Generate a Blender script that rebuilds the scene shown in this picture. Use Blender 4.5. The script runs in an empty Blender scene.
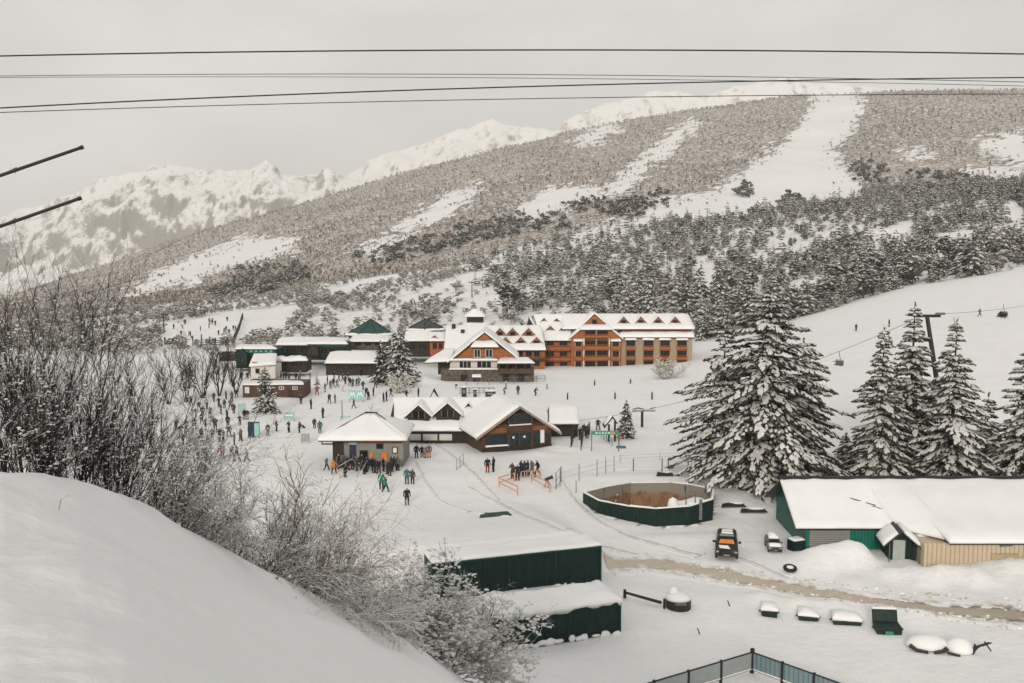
import bpy, math, random
import numpy as np
from mathutils import Vector, Matrix

# ------------------------------------------------------------------ basics
S = bpy.context.scene
COL = S.collection
R = math.radians
F = 995.0                                   # focal length in pixels (35 mm)
PITCH = math.atan((341.5 - 235.0) / F)
CP, SP = math.cos(PITCH), math.sin(PITCH)

def ray(px, py):
    cx = (px - 512.0) / F; cy = (341.5 - py) / F
    d = CP + cy * SP
    return cx / d, (-SP + cy * CP) / d

def at(px, py, Y):
    u, v = ray(px, py)
    return Vector((u * Y, Y, v * Y))

def proj(x, y, z):
    fw = y * CP - z * SP; up = y * SP + z * CP
    return 512 + F * x / fw, 341.5 - F * up / fw

def tag(o, label=None, cat=None, group=None, kind=None):
    if label: o["label"] = label
    if cat: o["category"] = cat
    if group: o["group"] = group
    if kind: o["kind"] = kind
    return o

def empty(name, loc, rz=0.0, label=None, cat=None, group=None):
    o = bpy.data.objects.new(name, None)
    o.empty_display_size = 0.2
    COL.objects.link(o)
    o.location = loc; o.rotation_euler = (0, 0, rz)
    return tag(o, label, cat, group)

def copy_tree(o, parent=None):
    c = o.copy(); COL.objects.link(c)
    if parent is not None:
        c.parent = parent
    for ch in o.children:
        copy_tree(ch, c)
    return c

class MB:
    """collects faces, builds one mesh object"""
    def __init__(self):
        self.v = []; self.f = []; self.m = []
    def add(self, vs, fs, mi=0):
        b = len(self.v)
        self.v.extend([tuple(p) for p in vs])
        for f in fs:
            self.f.append(tuple(i + b for i in f)); self.m.append(mi)
    def box(self, x0, x1, y0, y1, z0, z1, mi=0, M=None):
        vs = [(x0,y0,z0),(x1,y0,z0),(x1,y1,z0),(x0,y1,z0),(x0,y0,z1),(x1,y0,z1),(x1,y1,z1),(x0,y1,z1)]
        if M is not None: vs = [M @ Vector(p) for p in vs]
        self.add(vs, [(3,2,1,0),(4,5,6,7),(0,1,5,4),(1,2,6,5),(2,3,7,6),(3,0,4,7)], mi)
        return self
    def prism_y(self, pts, y0, y1, mi=0):
        """polygon pts (x,z) counterclockwise seen from -y, extruded y0..y1"""
        n = len(pts)
        vs = [(x, y0, z) for x, z in pts] + [(x, y1, z) for x, z in pts]
        fs = [tuple(range(n)), tuple(range(2*n-1, n-1, -1))]
        for i in range(n):
            j = (i+1) % n
            fs.append((j, i, n+i, n+j))
        self.add(vs, fs, mi); return self
    def prism_z(self, pts, z0, z1, mi=0):
        n = len(pts)
        vs = [(x, y, z0) for x, y in pts] + [(x, y, z1) for x, y in pts]
        fs = [tuple(range(n-1, -1, -1)), tuple(range(n, 2*n))]
        for i in range(n):
            j = (i+1) % n
            fs.append((i, j, n+j, n+i))
        self.add(vs, fs, mi); return self
    def slab(self, a, b, c, d, t, mi=0):
        """thick quad: a b c d corners (ccw from outside), thickness t inward along normal"""
        a, b, c, d = map(Vector, (a, b, c, d))
        n = (b-a).cross(d-a).normalized() * t
        vs = [a, b, c, d, a-n, b-n, c-n, d-n]
        self.add(vs, [(0,1,2,3),(7,6,5,4),(1,0,4,5),(2,1,5,6),(3,2,6,7),(0,3,7,4)], mi); return self
    def snow(self, a, b, c, d, th, n=8, m=8, mi=0, rough=0.25, seed=0, over=0.0, edge=6.0):
        """blanket of snow on the patch a b c d (ccw from above): lumpy top, rounded rim"""
        rnd = random.Random(seed)
        a, b, c, d = map(Vector, (a, b, c, d))
        nrm = (b-a).cross(d-a).normalized()
        up = (nrm + Vector((0,0,1))).normalized()
        ph = [rnd.uniform(0, 6.28) for _ in range(6)]
        la = max((b-a).length, .01); lb = max((d-a).length, .01)
        base = len(self.v); top = []; bot = []
        for j in range(m+1):
            for i in range(n+1):
                s = i/n; t = j/m
                s = 0.5 - 0.5*math.cos(math.pi*s) if n > 3 else s
                t = 0.5 - 0.5*math.cos(math.pi*t) if m > 3 else t
                p = (a*(1-s)+b*s)*(1-t)+(d*(1-s)+c*s)*t
                ds = min(s,1-s)*la; dt = min(t,1-t)*lb
                e = min(1.0, 1.0 - (1-min(1,ds/(th*1.1+.001)))**2 + 0.0)
                e2 = min(1.0, 1.0 - (1-min(1,dt/(th*1.1+.001)))**2)
                k = 0.35 + 0.65*min(e, e2)
                w = 1 + rough*(0.5*math.sin(s*la*1.3+ph[0]+t*2)+0.5*math.sin(t*lb*1.1+ph[1])+0.4*math.sin(s*la*3.1+t*lb*2.3+ph[2])+rnd.uniform(-.25,.25))
                top.append(p + up*(th*k*w))
                rim = (i in (0,n) or j in (0,m))
                bot.append(p - nrm*(0.03 + (rnd.uniform(0,.5)*th*over if rim else 0)))
        self.v.extend([tuple(p) for p in top]); self.v.extend([tuple(p) for p in bot])
        N = (n+1)*(m+1)
        def q(i0,i1,i2,i3):
            self.f.append((base+i0,base+i1,base+i2,base+i3)); self.m.append(mi)
        for j in range(m):
            for i in range(n):
                k0 = j*(n+1)+i
                q(k0,k0+1,k0+n+2,k0+n+1)
                q(N+k0+n+1,N+k0+n+2,N+k0+1,N+k0)
        for i in range(n):
            q(N+i,N+i+1,i+1,i)
            k0 = m*(n+1)+i
            q(k0,k0+1,N+k0+1,N+k0)
        for j in range(m):
            k0 = j*(n+1)
            q(k0,k0+n+1,N+k0+n+1,N+k0)
            k1 = k0+n
            q(N+k1,N+k1+n+1,k1+n+1,k1)
        return self
    def tube(self, pts, r0, r1=None, sides=6, mi=0, cap=True):
        if r1 is None: r1 = r0
        pts = [Vector(p) for p in pts]
        n = len(pts); base = len(self.v)
        for i, p in enumerate(pts):
            d = (pts[min(i+1,n-1)] - pts[max(i-1,0)])
            if d.length < 1e-9: d = Vector((0,0,1))
            d.normalize()
            up = Vector((0,0,1)) if abs(d.z) < 0.9 else Vector((1,0,0))
            a = d.cross(up).normalized(); b = d.cross(a)
            r = r0 + (r1-r0)*i/max(1,n-1)
            for k in range(sides):
                th = 2*math.pi*k/sides
                q = p + a*(r*math.cos(th)) + b*(r*math.sin(th))
                self.v.append((q.x,q.y,q.z))
        for i in range(n-1):
            for k in range(sides):
                k2 = (k+1) % sides
                self.f.append((base+i*sides+k, base+(i+1)*sides+k, base+(i+1)*sides+k2, base+i*sides+k2)); self.m.append(mi)
        if cap:
            self.f.append(tuple(base+k for k in range(sides))); self.m.append(mi)
            self.f.append(tuple(base+(n-1)*sides+k for k in range(sides-1,-1,-1))); self.m.append(mi)
        return self
    def blob(self, c, rx, ry, rz, mi=0, seg=7, rings=4, rnd=None, flat=False):
        base = len(self.v)
        c = Vector(c)
        self.v.append(tuple(c+Vector((0,0,-rz*(0.2 if flat else 1)))))
        for i in range(1, rings):
            ph = -math.pi/2 + math.pi*i/rings
            for k in range(seg):
                th = 2*math.pi*k/seg
                w = 1 if rnd is None else rnd.uniform(.82,1.15)
                z = math.sin(ph)*rz
                if flat and z < 0: z *= 0.2
                self.v.append((c.x+math.cos(ph)*math.cos(th)*rx*w, c.y+math.cos(ph)*math.sin(th)*ry*w, c.z+z*w))
        self.v.append(tuple(c+Vector((0,0,rz))))
        last = len(self.v)-1
        for k in range(seg):
            k2 = (k+1)%seg
            self.f.append((base, base+1+k2, base+1+k)); self.m.append(mi)
            for i in range(rings-2):
                o = base+1+i*seg
                self.f.append((o+k,o+k2,o+seg+k2,o+seg+k)); self.m.append(mi)
            o = base+1+(rings-2)*seg
            self.f.append((o+k,o+k2,last)); self.m.append(mi)
        return self
    def mesh(self, name, mats, smooth=False):
        me = bpy.data.meshes.new(name)
        me.from_pydata(self.v, [], self.f)
        if not isinstance(mats, (list, tuple)): mats = [mats]
        for m in mats: me.materials.append(m)
        if self.m: me.polygons.foreach_set("material_index", np.array(self.m, dtype=np.int32))
        if smooth: me.polygons.foreach_set("use_smooth", np.ones(len(self.f), dtype=bool))
        me.update()
        return me
    def build(self, name, mats, parent=None, smooth=False):
        o = bpy.data.objects.new(name, self.mesh(name, mats, smooth))
        COL.objects.link(o)
        if parent is not None: o.parent = parent
        return o

def np_mesh(name, v, tris, mats, mi=None, smooth=False):
    """fast mesh from arrays; tris (n,3) or (n,4)"""
    v = np.asarray(v, dtype=np.float32); t = np.asarray(tris, dtype=np.int32)
    k = t.shape[1]
    me = bpy.data.meshes.new(name)
    me.vertices.add(len(v)); me.vertices.foreach_set("co", v.ravel())
    me.loops.add(t.size); me.loops.foreach_set("vertex_index", t.ravel())
    me.polygons.add(len(t))
    me.polygons.foreach_set("loop_start", np.arange(0, t.size, k, dtype=np.int32))
    for m in (mats if isinstance(mats,(list,tuple)) else [mats]): me.materials.append(m)
    if mi is not None: me.polygons.foreach_set("material_index", np.asarray(mi, dtype=np.int32))
    if smooth: me.polygons.foreach_set("use_smooth", np.ones(len(t), dtype=bool))
    me.update(calc_edges=True); me.validate()
    return me

# ------------------------------------------------------------------ value noise (numpy)
_rs = np.random.RandomState(11)
_PERM = _rs.permutation(4096)
_VAL = _rs.rand(4096)
def vnoise(x, y):
    x = np.asarray(x, float); y = np.asarray(y, float)
    xi = np.floor(x).astype(int); yi = np.floor(y).astype(int)
    fx = x-xi; fy = y-yi
    fx = fx*fx*fx*(fx*(fx*6-15)+10); fy = fy*fy*fy*(fy*(fy*6-15)+10)
    def h(a, b): return _VAL[_PERM[(_PERM[a & 4095] + b) & 4095]]
    return (h(xi,yi)*(1-fx)+h(xi+1,yi)*fx)*(1-fy)+(h(xi,yi+1)*(1-fx)+h(xi+1,yi+1)*fx)*fy
def fbm(x, y, oct=4, gain=.5):
    s = 0; a = 1; t = 0
    for i in range(oct):
        s = s + a*(vnoise(x*2**i+i*17.3, y*2**i-i*9.1)-.5); t += a; a *= gain
    return s/t*2
def in_poly(px, py, poly):
    px = np.asarray(px, float); py = np.asarray(py, float)
    r = np.zeros(px.shape, bool); n = len(poly)
    for i in range(n):
        x0,y0 = poly[i]; x1,y1 = poly[(i+1)%n]
        c = ((y0 > py) != (y1 > py))
        if y1 != y0:
            r ^= c & (px < (x1-x0)*(py-y0)/(y1-y0)+x0)
    return r

# ------------------------------------------------------------------ materials
def nodes(name):
    m = bpy.data.materials.new(name); m.use_nodes = True
    nt = m.node_tree; nt.nodes.clear()
    out = nt.nodes.new("ShaderNodeOutputMaterial"); bs = nt.nodes.new("ShaderNodeBsdfPrincipled")
    nt.links.new(bs.outputs[0], out.inputs[0])
    return m, nt, bs
def N(nt, t, **kw):
    n = nt.nodes.new(t)
    for k, v in kw.items():
        if k in n.inputs.keys() if isinstance(k, str) else False:
            n.inputs[k].default_value = v
        else:
            setattr(n, k, v)
    return n
def ramp(nt, fac, stops):
    r = nt.nodes.new("ShaderNodeValToRGB")
    el = r.color_ramp.elements
    while len(el) < len(stops): el.new(0.5)
    for e, (p, c) in zip(el, stops):
        e.position = p; e.color = (*c, 1) if len(c) == 3 else c
    nt.links.new(fac, r.inputs[0]); return r.outputs[0]
def noise_fac(nt, scale, detail=4, rough=.6, coord="Object", vec=None, stretch=None):
    tc = nt.nodes.new("ShaderNodeTexCoord"); src = tc.outputs[coord]
    if stretch:
        mp = nt.nodes.new("ShaderNodeMapping"); mp.inputs["Scale"].default_value = stretch
        nt.links.new(src, mp.inputs[0]); src = mp.outputs[0]
    n = nt.nodes.new("ShaderNodeTexNoise")
    n.inputs["Scale"].default_value = scale; n.inputs["Detail"].default_value = detail; n.inputs["Roughness"].default_value = rough
    nt.links.new(src, n.inputs["Vector"]); return n.outputs["Fac"]
def mixc(nt, fac, a, b):
    m = nt.nodes.new("ShaderNodeMix"); m.data_type = 'RGBA'
    def put(s, v):
        if hasattr(v, "links") or hasattr(v, "is_output"): nt.links.new(v, s)
        elif isinstance(v, (int, float)): s.default_value = v
        else: s.default_value = (*v, 1)
    put(m.inputs[0], fac); put(m.inputs[6], a); put(m.inputs[7], b)
    return m.outputs[2]
def math_n(nt, op, a, b=None, clamp=False):
    m = nt.nodes.new("ShaderNodeMath"); m.operation = op; m.use_clamp = clamp
    for s, v in ((m.inputs[0], a), (m.inputs[1], b)):
        if v is None: continue
        if isinstance(v, (int, float)): s.default_value = v
        else: nt.links.new(v, s)
    return m.outputs[0]
def bump(nt, bs, fac, strength, dist):
    b = nt.nodes.new("ShaderNodeBump"); b.inputs["Strength"].default_value = strength; b.inputs["Distance"].default_value = dist
    nt.links.new(fac, b.inputs["Height"]); nt.links.new(b.outputs[0], bs.inputs["Normal"])
MATS = {}
def plain(name, col, rough=.6, var=.25, scale=2.0, metal=0, stretch=None, bmp=0):
    if name in MATS: return MATS[name]
    m, nt, bs = nodes(name)
    f = noise_fac(nt, scale, stretch=stretch)
    lo = tuple(c*(1-var) for c in col); hi = tuple(min(1,c*(1+var)) for c in col)
    nt.links.new(ramp(nt, f, [(.3, lo), (.7, hi)]), bs.inputs["Base Color"])
    bs.inputs["Roughness"].default_value = rough; bs.inputs["Metallic"].default_value = metal
    bs.inputs["Specular IOR Level"].default_value = .25
    if bmp: bump(nt, bs, f, .6, bmp)
    MATS[name] = m; return m
def snow_mat(name, scale=.35, col=(.80,.795,.78), bmp=.05, fine=6.0):
    m, nt, bs = nodes(name)
    f = noise_fac(nt, scale, 6, .55)
    nt.links.new(ramp(nt, f, [(.3, tuple(c*.95 for c in col)), (.7, col)]), bs.inputs["Base Color"])
    bs.inputs["Roughness"].default_value = .75
    bs.inputs["Specular IOR Level"].default_value = .25
    f2 = noise_fac(nt, fine, 5, .6)
    mix = math_n(nt, 'ADD', math_n(nt, 'MULTIPLY', f, 2.0), math_n(nt, 'MULTIPLY', f2, .35))
    bump(nt, bs, mix, .55, bmp)
    MATS[name] = m; return m
def striped(name, col, dark, freq, axis=0, rough=.5, duty=.12, var=.2, metal=0, frost=False):
    """ribbed sheet metal or planks: stripes across an object axis"""
    m, nt, bs = nodes(name)
    tc = nt.nodes.new("ShaderNodeTexCoord"); sx = nt.nodes.new("ShaderNodeSeparateXYZ")
    nt.links.new(tc.outputs["Object"], sx.inputs[0])
    fr = math_n(nt, 'FRACT', math_n(nt, 'MULTIPLY', sx.outputs[axis], freq))
    line = math_n(nt, 'LESS_THAN', fr, duty)
    f = noise_fac(nt, 1.2, 5)
    base = ramp(nt, f, [(.25, tuple(c*(1-var) for c in col)), (.75, tuple(min(1,c*(1+var)) for c in col))])
    nt.links.new(mixc(nt, line, base, dark), bs.inputs["Base Color"])
    bs.inputs["Roughness"].default_value = rough; bs.inputs["Metallic"].default_value = metal; bs.inputs["Specular IOR Level"].default_value = .25
    if frost:
        fz = noise_fac(nt, 2.3, 8, .8); nt.links.new(mixc(nt, math_n(nt,"MULTIPLY",math_n(nt,"SUBTRACT",fz,.655),14.0,clamp=True), mixc(nt, line, base, dark), (.55,.55,.53)), bs.inputs["Base Color"])
    w = math_n(nt, 'SINE', math_n(nt, 'MULTIPLY', sx.outputs[axis], freq*6.283))
    bump(nt, bs, w, .5, .03)
    MATS[name] = m; return m
def frosted(name, bark, thr=.25, snowc=(.74,.735,.72), cover=.5, scale=3.0):
    """bark or needles with snow lodged on whatever faces upward"""
    m, nt, bs = nodes(name)
    g = nt.nodes.new("ShaderNodeNewGeometry"); sx = nt.nodes.new("ShaderNodeSeparateXYZ")
    nt.links.new(g.outputs["True Normal"], sx.inputs[0])
    f = noise_fac(nt, scale, 3, .6)
    v = math_n(nt, 'ADD', sx.outputs[2], math_n(nt, 'MULTIPLY', math_n(nt, 'SUBTRACT', f, .5), cover*3))
    fac = math_n(nt, 'MULTIPLY', math_n(nt, 'SUBTRACT', v, thr), 6.0, clamp=True)
    b2 = ramp(nt, noise_fac(nt, scale*1.7, 3), [(.3, tuple(c*.6 for c in bark)), (.7, tuple(c*1.4 for c in bark))])
    nt.links.new(mixc(nt, fac, b2, snowc), bs.inputs["Base Color"])
    bs.inputs["Roughness"].default_value = .85
    bs.inputs["Specular IOR Level"].default_value = .15
    MATS[name] = m; return m

SNOW = snow_mat("snow")
ROOFSNOW = snow_mat("roof_snow", .5, (.80,.795,.785), .04, 5.0)
TREESNOW = plain("lodged_snow", (.60,.592,.56), .8, .16, 1.1)
FROSTED = plain("frosted_needles", (.115,.118,.098), .85, .5, .25)
FROSTED2 = plain("hoar_frosted_needles", (.21,.20,.168), .85, .4, .25)
NEEDLE = plain("conifer_needles", (.030,.038,.028), .8, .45, 1.3)
NEEDLE2 = plain("grey_green_needles", (.055,.058,.044), .8, .4, 1.3)
BARK = plain("bark", (.055,.043,.034), .9, .4, 4.0)
TWIG = frosted("frosted_twigs", (.055,.047,.036), .36, cover=.45)
TWIGD = frosted("dark_twigs", (.026,.023,.021), .58, cover=.28)
TWIGB = frosted("beige_twigs", (.215,.172,.112), .42, cover=.5)
DARK = plain("dark_metal", (.022,.023,.024), .5, .2, 3)
STEEL = plain("grey_steel", (.16,.17,.17), .45, .2, 3, metal=.4)
GLASS = plain("window_glass", (.010,.012,.013), .18, .3, 1.0)
ORANGEWOOD = striped("orange_wood", (.33,.110,.038), (.17,.058,.024), 3.0, 2, .65, .12)
TAN = plain("tan_plaster", (.36,.265,.185), .8, .08, .8)
WHITEWALL = plain("white_plaster", (.60,.57,.52), .8, .1, .8)
BROWNWOOD = striped("brown_planks", (.085,.046,.028), (.035,.02,.014), 4.0, 2, .7, .15, .4)
DARKWOOD = striped("dark_planks", (.035,.026,.020), (.016,.013,.011), 4.0, 2, .7, .15, .3)
STONE = plain("dark_stone", (.10,.082,.064), .9, .75, 2.2, bmp=.05)
GREENSHEET = striped("dark_green_sheet_metal", (.003,.019,.015), (.002,.012,.010), 3.3, 0, .6, .2, .45, frost=True)
TEALSHEET = striped("teal_green_sheet_metal", (.009,.145,.100), (.006,.09,.062), 3.3, 0, .45, .2)
GREENROOF = plain("green_roof_sheet", (.016,.062,.050), .5, .25, .8)
SLATE = plain("grey_slate_roof", (.050,.058,.062), .6, .35, 1.5)
TANSHEET = striped("tan_corrugated_metal", (.53,.44,.31), (.38,.29,.18), 2.6, 0, .5, .28, .06)
GREYWALL = plain("grey_render", (.235,.225,.205), .85, .12, 1.0)
TEALSIGN = plain("teal_sign", (.25,.48,.46), .5, .12, 1.5)
WHITEPAINT = plain("white_paint", (.72,.72,.70), .5, .06, 2)
NAVY = plain("navy_panel", (.020,.028,.060), .5, .15, 2)
ORANGE = plain("orange_paint", (.62,.20,.035), .5, .15, 2)
# ------------------------------------------------------------------ the land
KN = [-700,-200,0,100,200,300,400,500,600,700,800,900,1024,1224,1700]
LEVELS = [   # (distance, image heights of the ground along KN; None = flat at z)
 (45, -28.0), (60, -28.0), (80, -28.0), (100, -28.0), (112, -27.9),
 (125, [458,458,458,458,458,458,458,458,458,457,454,449,442,430,420]),
 (150, [427,427,427,427,427,427,427,427,427,425,415,403,390,372,350]),
 (175, [403,403,403,403,403,403,403,403,403,401,387,370,352,330,310]),
 (200, [386,386,386,386,386,386,386,386,386,384,366,345,322,300,280]),
 (225, [374,374,374,374,374,374,374,374,374,371,348,325,302,280,262]),
 (250, [366,366,366,366,365,365,365,366,366,362,335,308,284,262,250]),
 (275, [358,358,358,358,357,356,355,357,357,350,322,294,271,255,245]),
 (320, [348,348,348,346,343,338,334,330,328,322,303,280,260,246,236]),
 (400, [336,336,334,330,322,314,308,300,293,284,270,255,240,228,220]),
 (600, [326,326,322,315,303,292,277,262,247,232,220,208,200,192,186]),
 (1000,[322,322,314,302,285,265,245,224,207,196,188,174,170,164,160]),
 (1500,[322,322,310,288,260,236,209,187,167,150,140,130,130,126,124]),
 (2300,[325,325,305,266,233,205,174,149,126,108,95,90,91,96,100]),
 (2700,[335,335,318,282,249,221,192,168,146,128,116,110,111,116,120]),
]
UK = np.array([ray(p, 300)[0] for p in KN])
LY = np.log(np.array([l[0] for l in LEVELS], float))
VT = []
for Y, row in LEVELS:
    VT.append(np.full(len(KN), row/Y) if isinstance(row, float) else np.array([ray(p, q)[1] for p, q in zip(KN, row)]))
VT = np.array(VT)
UF = np.linspace(UK[0], UK[-1], 600)
VF = np.array([np.interp(UF, UK, r) for r in VT])
ker = np.hanning(37); ker /= ker.sum()
for i in range(5, len(VF)):
    pad = np.concatenate([np.full(18, VF[i][0]), VF[i], np.full(18, VF[i][-1])])
    VF[i] = np.convolve(pad, ker, 'valid')
dl = np.diff(LY)[:, None]
sl = np.diff(VF, axis=0)/dl
MS = np.zeros_like(VF)
MS[1:-1] = np.where(sl[1:]*sl[:-1] > 0, 2*sl[1:]*sl[:-1]/(sl[1:]+sl[:-1]+1e-12), 0)
MS[0] = sl[0]; MS[-1] = sl[-1]
def land_v(u, Y):
    u = np.asarray(u, float); Y = np.asarray(Y, float)
    u, Y = np.broadcast_arrays(u, Y)
    L = np.clip(np.log(np.maximum(Y, 1)), LY[0], LY[-1])
    k = np.clip(np.searchsorted(LY, L, side='right')-1, 0, len(LY)-2)
    h = LY[k+1]-LY[k]; t = (L-LY[k])/h
    g = np.clip((u-UF[0])/(UF[1]-UF[0]), 0, len(UF)-1.001); gi = g.astype(int); gf = g-gi
    def A(arr, kk): return arr[kk, gi]*(1-gf)+arr[kk, gi+1]*gf
    y0, y1, m0, m1 = A(VF,k), A(VF,k+1), A(MS,k)*h, A(MS,k+1)*h
    t2 = t*t; t3 = t2*t
    return (2*t3-3*t2+1)*y0+(t3-2*t2+t)*m0+(-2*t3+3*t2)*y1+(t3-t2)*m1
MOUNDS = []      # (x, y, amplitude, sx, sy, angle)
def mound(px, Y, amp, sx, sy, ang=0):
    MOUNDS.append(((px-512)/F*Y*1.0, Y, amp, sx, sy, ang))
for a in [(836,83.4,1.35,2.6,1.7),(866,83.0,1.5,1.7,1.5),(818,81.5,.55,2.2,1.6),(945,79.4,.55,2.8,1.2),(985,78.6,.45,3.0,1.2),(680,92.6,-.30,5,1.6),(905,80.2,.3,1.4,1.0),
          (1030,81,.9,4,1.5),(700,90,.3,4,3),(655,112,.5,8,2.5),(740,104,.5,4,4),(560,131,.7,3,1.2),(470,139,1.2,2.2,1.6),(540,127.5,.5,3,1.2),
          (700,74,.35,5,3),(930,70.5,.5,2.2,1.3),(560,75.5,.4,6,2),(300,191,1.0,4,2),(272,186,.6,3,2),(330,214,.9,5,2),(420,205,1.6,4,2.5),
          (640,70,.25,4,2.2),(808,73.4,.55,1.3,1.0),(846,72.9,.55,1.5,1.0),(889,71.9,.45,1.4,.9),(771,74.2,.55,1.2,1.0)]:
    mound(*a)
CA_, SA_ = math.cos(R(18.4)), math.sin(R(18.4))
def land_z(x, y):
    x = np.asarray(x, float); y = np.asarray(y, float)
    z = land_v(x/y, y)*y
    for mx, my, a, sx, sy, an in MOUNDS:
        z = z + a*np.exp(-((x-mx)/sx)**2-((y-my)/sy)**2)
    lx = (x-7.0)*CA_+(y-80.3)*SA_; ly = -(x-7.0)*SA_+(y-80.3)*CA_        # the snow is banked up to roof height behind the upper container
    ss = lambda a, b, t: (lambda q: q*q*(3-2*q))(np.clip((t-a)/(b-a), 0, 1))
    z = z + 3.14*ss(.35, 1.5, ly)*(1-ss(0, 27, ly))*(1-ss(-1.6, 3.2, lx+ly*-.05))
    near = np.clip((330-y)/150, 0, 1)
    z = z + near*(.22*fbm(x/9, y/9, 3)+.05*fbm(x/1.7+31, y/1.7, 3))
    pile = np.clip((y-74)/4,0,1)*np.clip((87-y)/3,0,1)*np.clip((x-24)/3,0,1)
    z = z + pile*(.18*fbm(x/.8, y/.8, 3)+.42*fbm(x/2.1+4, y/1.7, 3))
    far = np.clip((y-320)/500, 0, 1)
    z = z + far*(y*.010)*fbm(x/160+3, y/240, 5, .55)*np.clip((2500-y)/700, .15, 1)
    mid = np.clip((y-290)/80,0,1)*np.clip((900-y)/300,0,1)
    z = z + mid*2.2*fbm(x/28, y/40, 4)
    return z
def ground(px, py, lo=50, hi=2400):
    """where the sight line through a pixel meets the land"""
    u, v = ray(px, py)
    Y = np.exp(np.linspace(math.log(lo), math.log(hi), 900))
    d = land_z(u*Y, Y) - v*Y
    k = np.argmax(d > 0)
    if d[k] <= 0: k = len(Y)-1
    if k > 0:
        t = d[k-1]/(d[k-1]-d[k]+1e-12); Yk = Y[k-1]+(Y[k]-Y[k-1])*t
    else: Yk = Y[0]
    return Vector((u*Yk, Yk, float(land_z(u*Yk, Yk))))
def gz(x, y): return float(land_z(x, y))

# the sunken tank (its hole in the snow)
PITRIM = [(583,492,105.0),(599,500.5,101.0),(628,506,98.2),(656,508.5,96.6),(690,506,96.8),(713,499,98.5),(714.5,489,105.5),(690,484,109),(671,482,110.5),(630,482.5,110.5),(605,486.5,107.5)]
PITRIM = [(a,b,Y*.974) for a,b,Y in PITRIM]
PITXY = [(ray(a,b)[0]*Y, Y) for a, b, Y in PITRIM]

# image-space outlines of what grows where, measured on the photograph, used only to decide what stands at a place on the land
RUN = [(815,90),(858,90),(858,112),(850,130),(829,150),(843,170),(850,182),(840,192),(800,204),(706,205),(702,201),(722,186),(755,165),(787,140),(809,113)]
CLEAR = [(480,262),(560,238),(640,215),(690,200),(860,180),(862,200),(800,207),(745,222),(690,232),(640,240),(560,256),(500,275)]
STREAKS = [
 [(694,116),(700,124),(668,152),(640,178),(612,198),(606,194),(628,170),(655,146)],
 [(572,140),(612,124),(622,130),(585,146)],
 [(400,226),(450,194),(482,182),(478,194),(430,224),(404,236)],
 [(352,252),(392,238),(410,226),(404,238),(372,256)],
 [(974,140),(1024,134),(1024,156),(985,150)], [(1000,150),(1060,148),(1060,162),(1006,160)],
 [(908,150),(930,152),(926,160),(905,156)],
 [(510,216),(545,190),(578,186),(572,204),(540,220)],
 [(640,216),(655,196),(676,196),(672,214),(650,222)],
 [(960,168),(1024,170),(1024,184),(975,178)],
 [(118,300),(160,272),(240,240),(292,236),(290,252),(230,268),(170,286)],
 [(560,195),(590,186),(600,196),(575,206)],
]
BARE = [  # open snow lower down the hill
 [(160,346),(165,328),(225,312),(296,306),(285,330),(235,346)],
 [(690,300),(694,270),(708,262),(722,284),(712,306)], [(760,300),(845,268),(860,262),(850,282),(790,312)],
 [(925,250),(940,236),(985,228),(990,242),(955,258),(930,262)], [(1000,205),(1024,208),(1024,230),(1006,222)],
 [(820,326),(860,300),(900,288),(935,284),(1000,272),(1060,262),(1060,330),(820,430)],
 [(400,300),(450,280),(500,266),(504,272),(455,290),(405,312)], [(330,290),(420,262),(426,268),(336,300)],
 [(640,318),(660,306),(690,304),(690,318)],[(440,318),(470,300),(530,290),(532,296),(480,310)],
 [(870,236),(900,226),(930,224),(900,244)],
]
def run_mask(px, py):
    m = in_poly(px, py, RUN)
    for p in STREAKS: m |= in_poly(px, py, p)
    return m
def bare_mask(px, py):
    m = in_poly(px, py, BARE[0])
    for p in BARE[1:]: m |= in_poly(px, py, p)
    return m

cols = np.unique(np.concatenate([np.linspace(-700,-60,60), np.arange(-60,1085,4.5), np.linspace(1085,1700,60)]))
ug = np.array([ray(p, 300)[0] for p in cols])
yg = np.concatenate([np.exp(np.arange(math.log(45), math.log(88), .010)), np.exp(np.arange(math.log(88), math.log(115), .0045)),
                     np.exp(np.arange(math.log(115), math.log(340), .008)), np.exp(np.arange(math.log(340), math.log(2700), .0075))])
UG, YG = np.meshgrid(ug, yg)
XG = UG*YG
px_, py_ = np.array(PITXY)[:,0], np.array(PITXY)[:,1]
# snap land vertices near the tank's rim onto it, leave the inside out
inside = in_poly(XG, YG, PITXY)
best = np.full(XG.shape, 1e9); bx = XG.copy(); by = YG.copy()
near = (YG > 90) & (YG < 111) & (XG > 4) & (XG < 24)
for i in range(len(PITXY)):
    a = np.array(PITXY[i]); b = np.array(PITXY[(i+1)%len(PITXY)]); d = b-a
    t = np.clip(((XG-a[0])*d[0]+(YG-a[1])*d[1])/(d@d), 0, 1)
    qx = a[0]+t*d[0]; qy = a[1]+t*d[1]
    dd = np.hypot(XG-qx, YG-qy)
    k = dd < best; best = np.where(k, dd, best); bx = np.where(k, qx, bx); by = np.where(k, qy, by)
snap = near & (best < .48)
XG = np.where(snap, bx, XG); YG2 = np.where(snap, by, YG)
inside &= ~snap
ZG = land_z(XG, YG2)
pxg, pyg = proj(XG, YG2, ZG)
jx = pxg + 14*fbm(XG/YG2*40, YG2/YG2*np.log(YG2)*40, 5, .65); jy = pyg + 9*fbm(XG/YG2*44+9, np.log(YG2)*44, 5, .65)
_rj = np.random.RandomState(2); jx = jx+_rj.normal(size=jx.shape)*4; jy = jy+_rj.normal(size=jx.shape)*2.5
wood = ((YG2 > 640) & ~run_mask(jx, jy) & ~in_poly(jx, jy, CLEAR)).astype(float)
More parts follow.
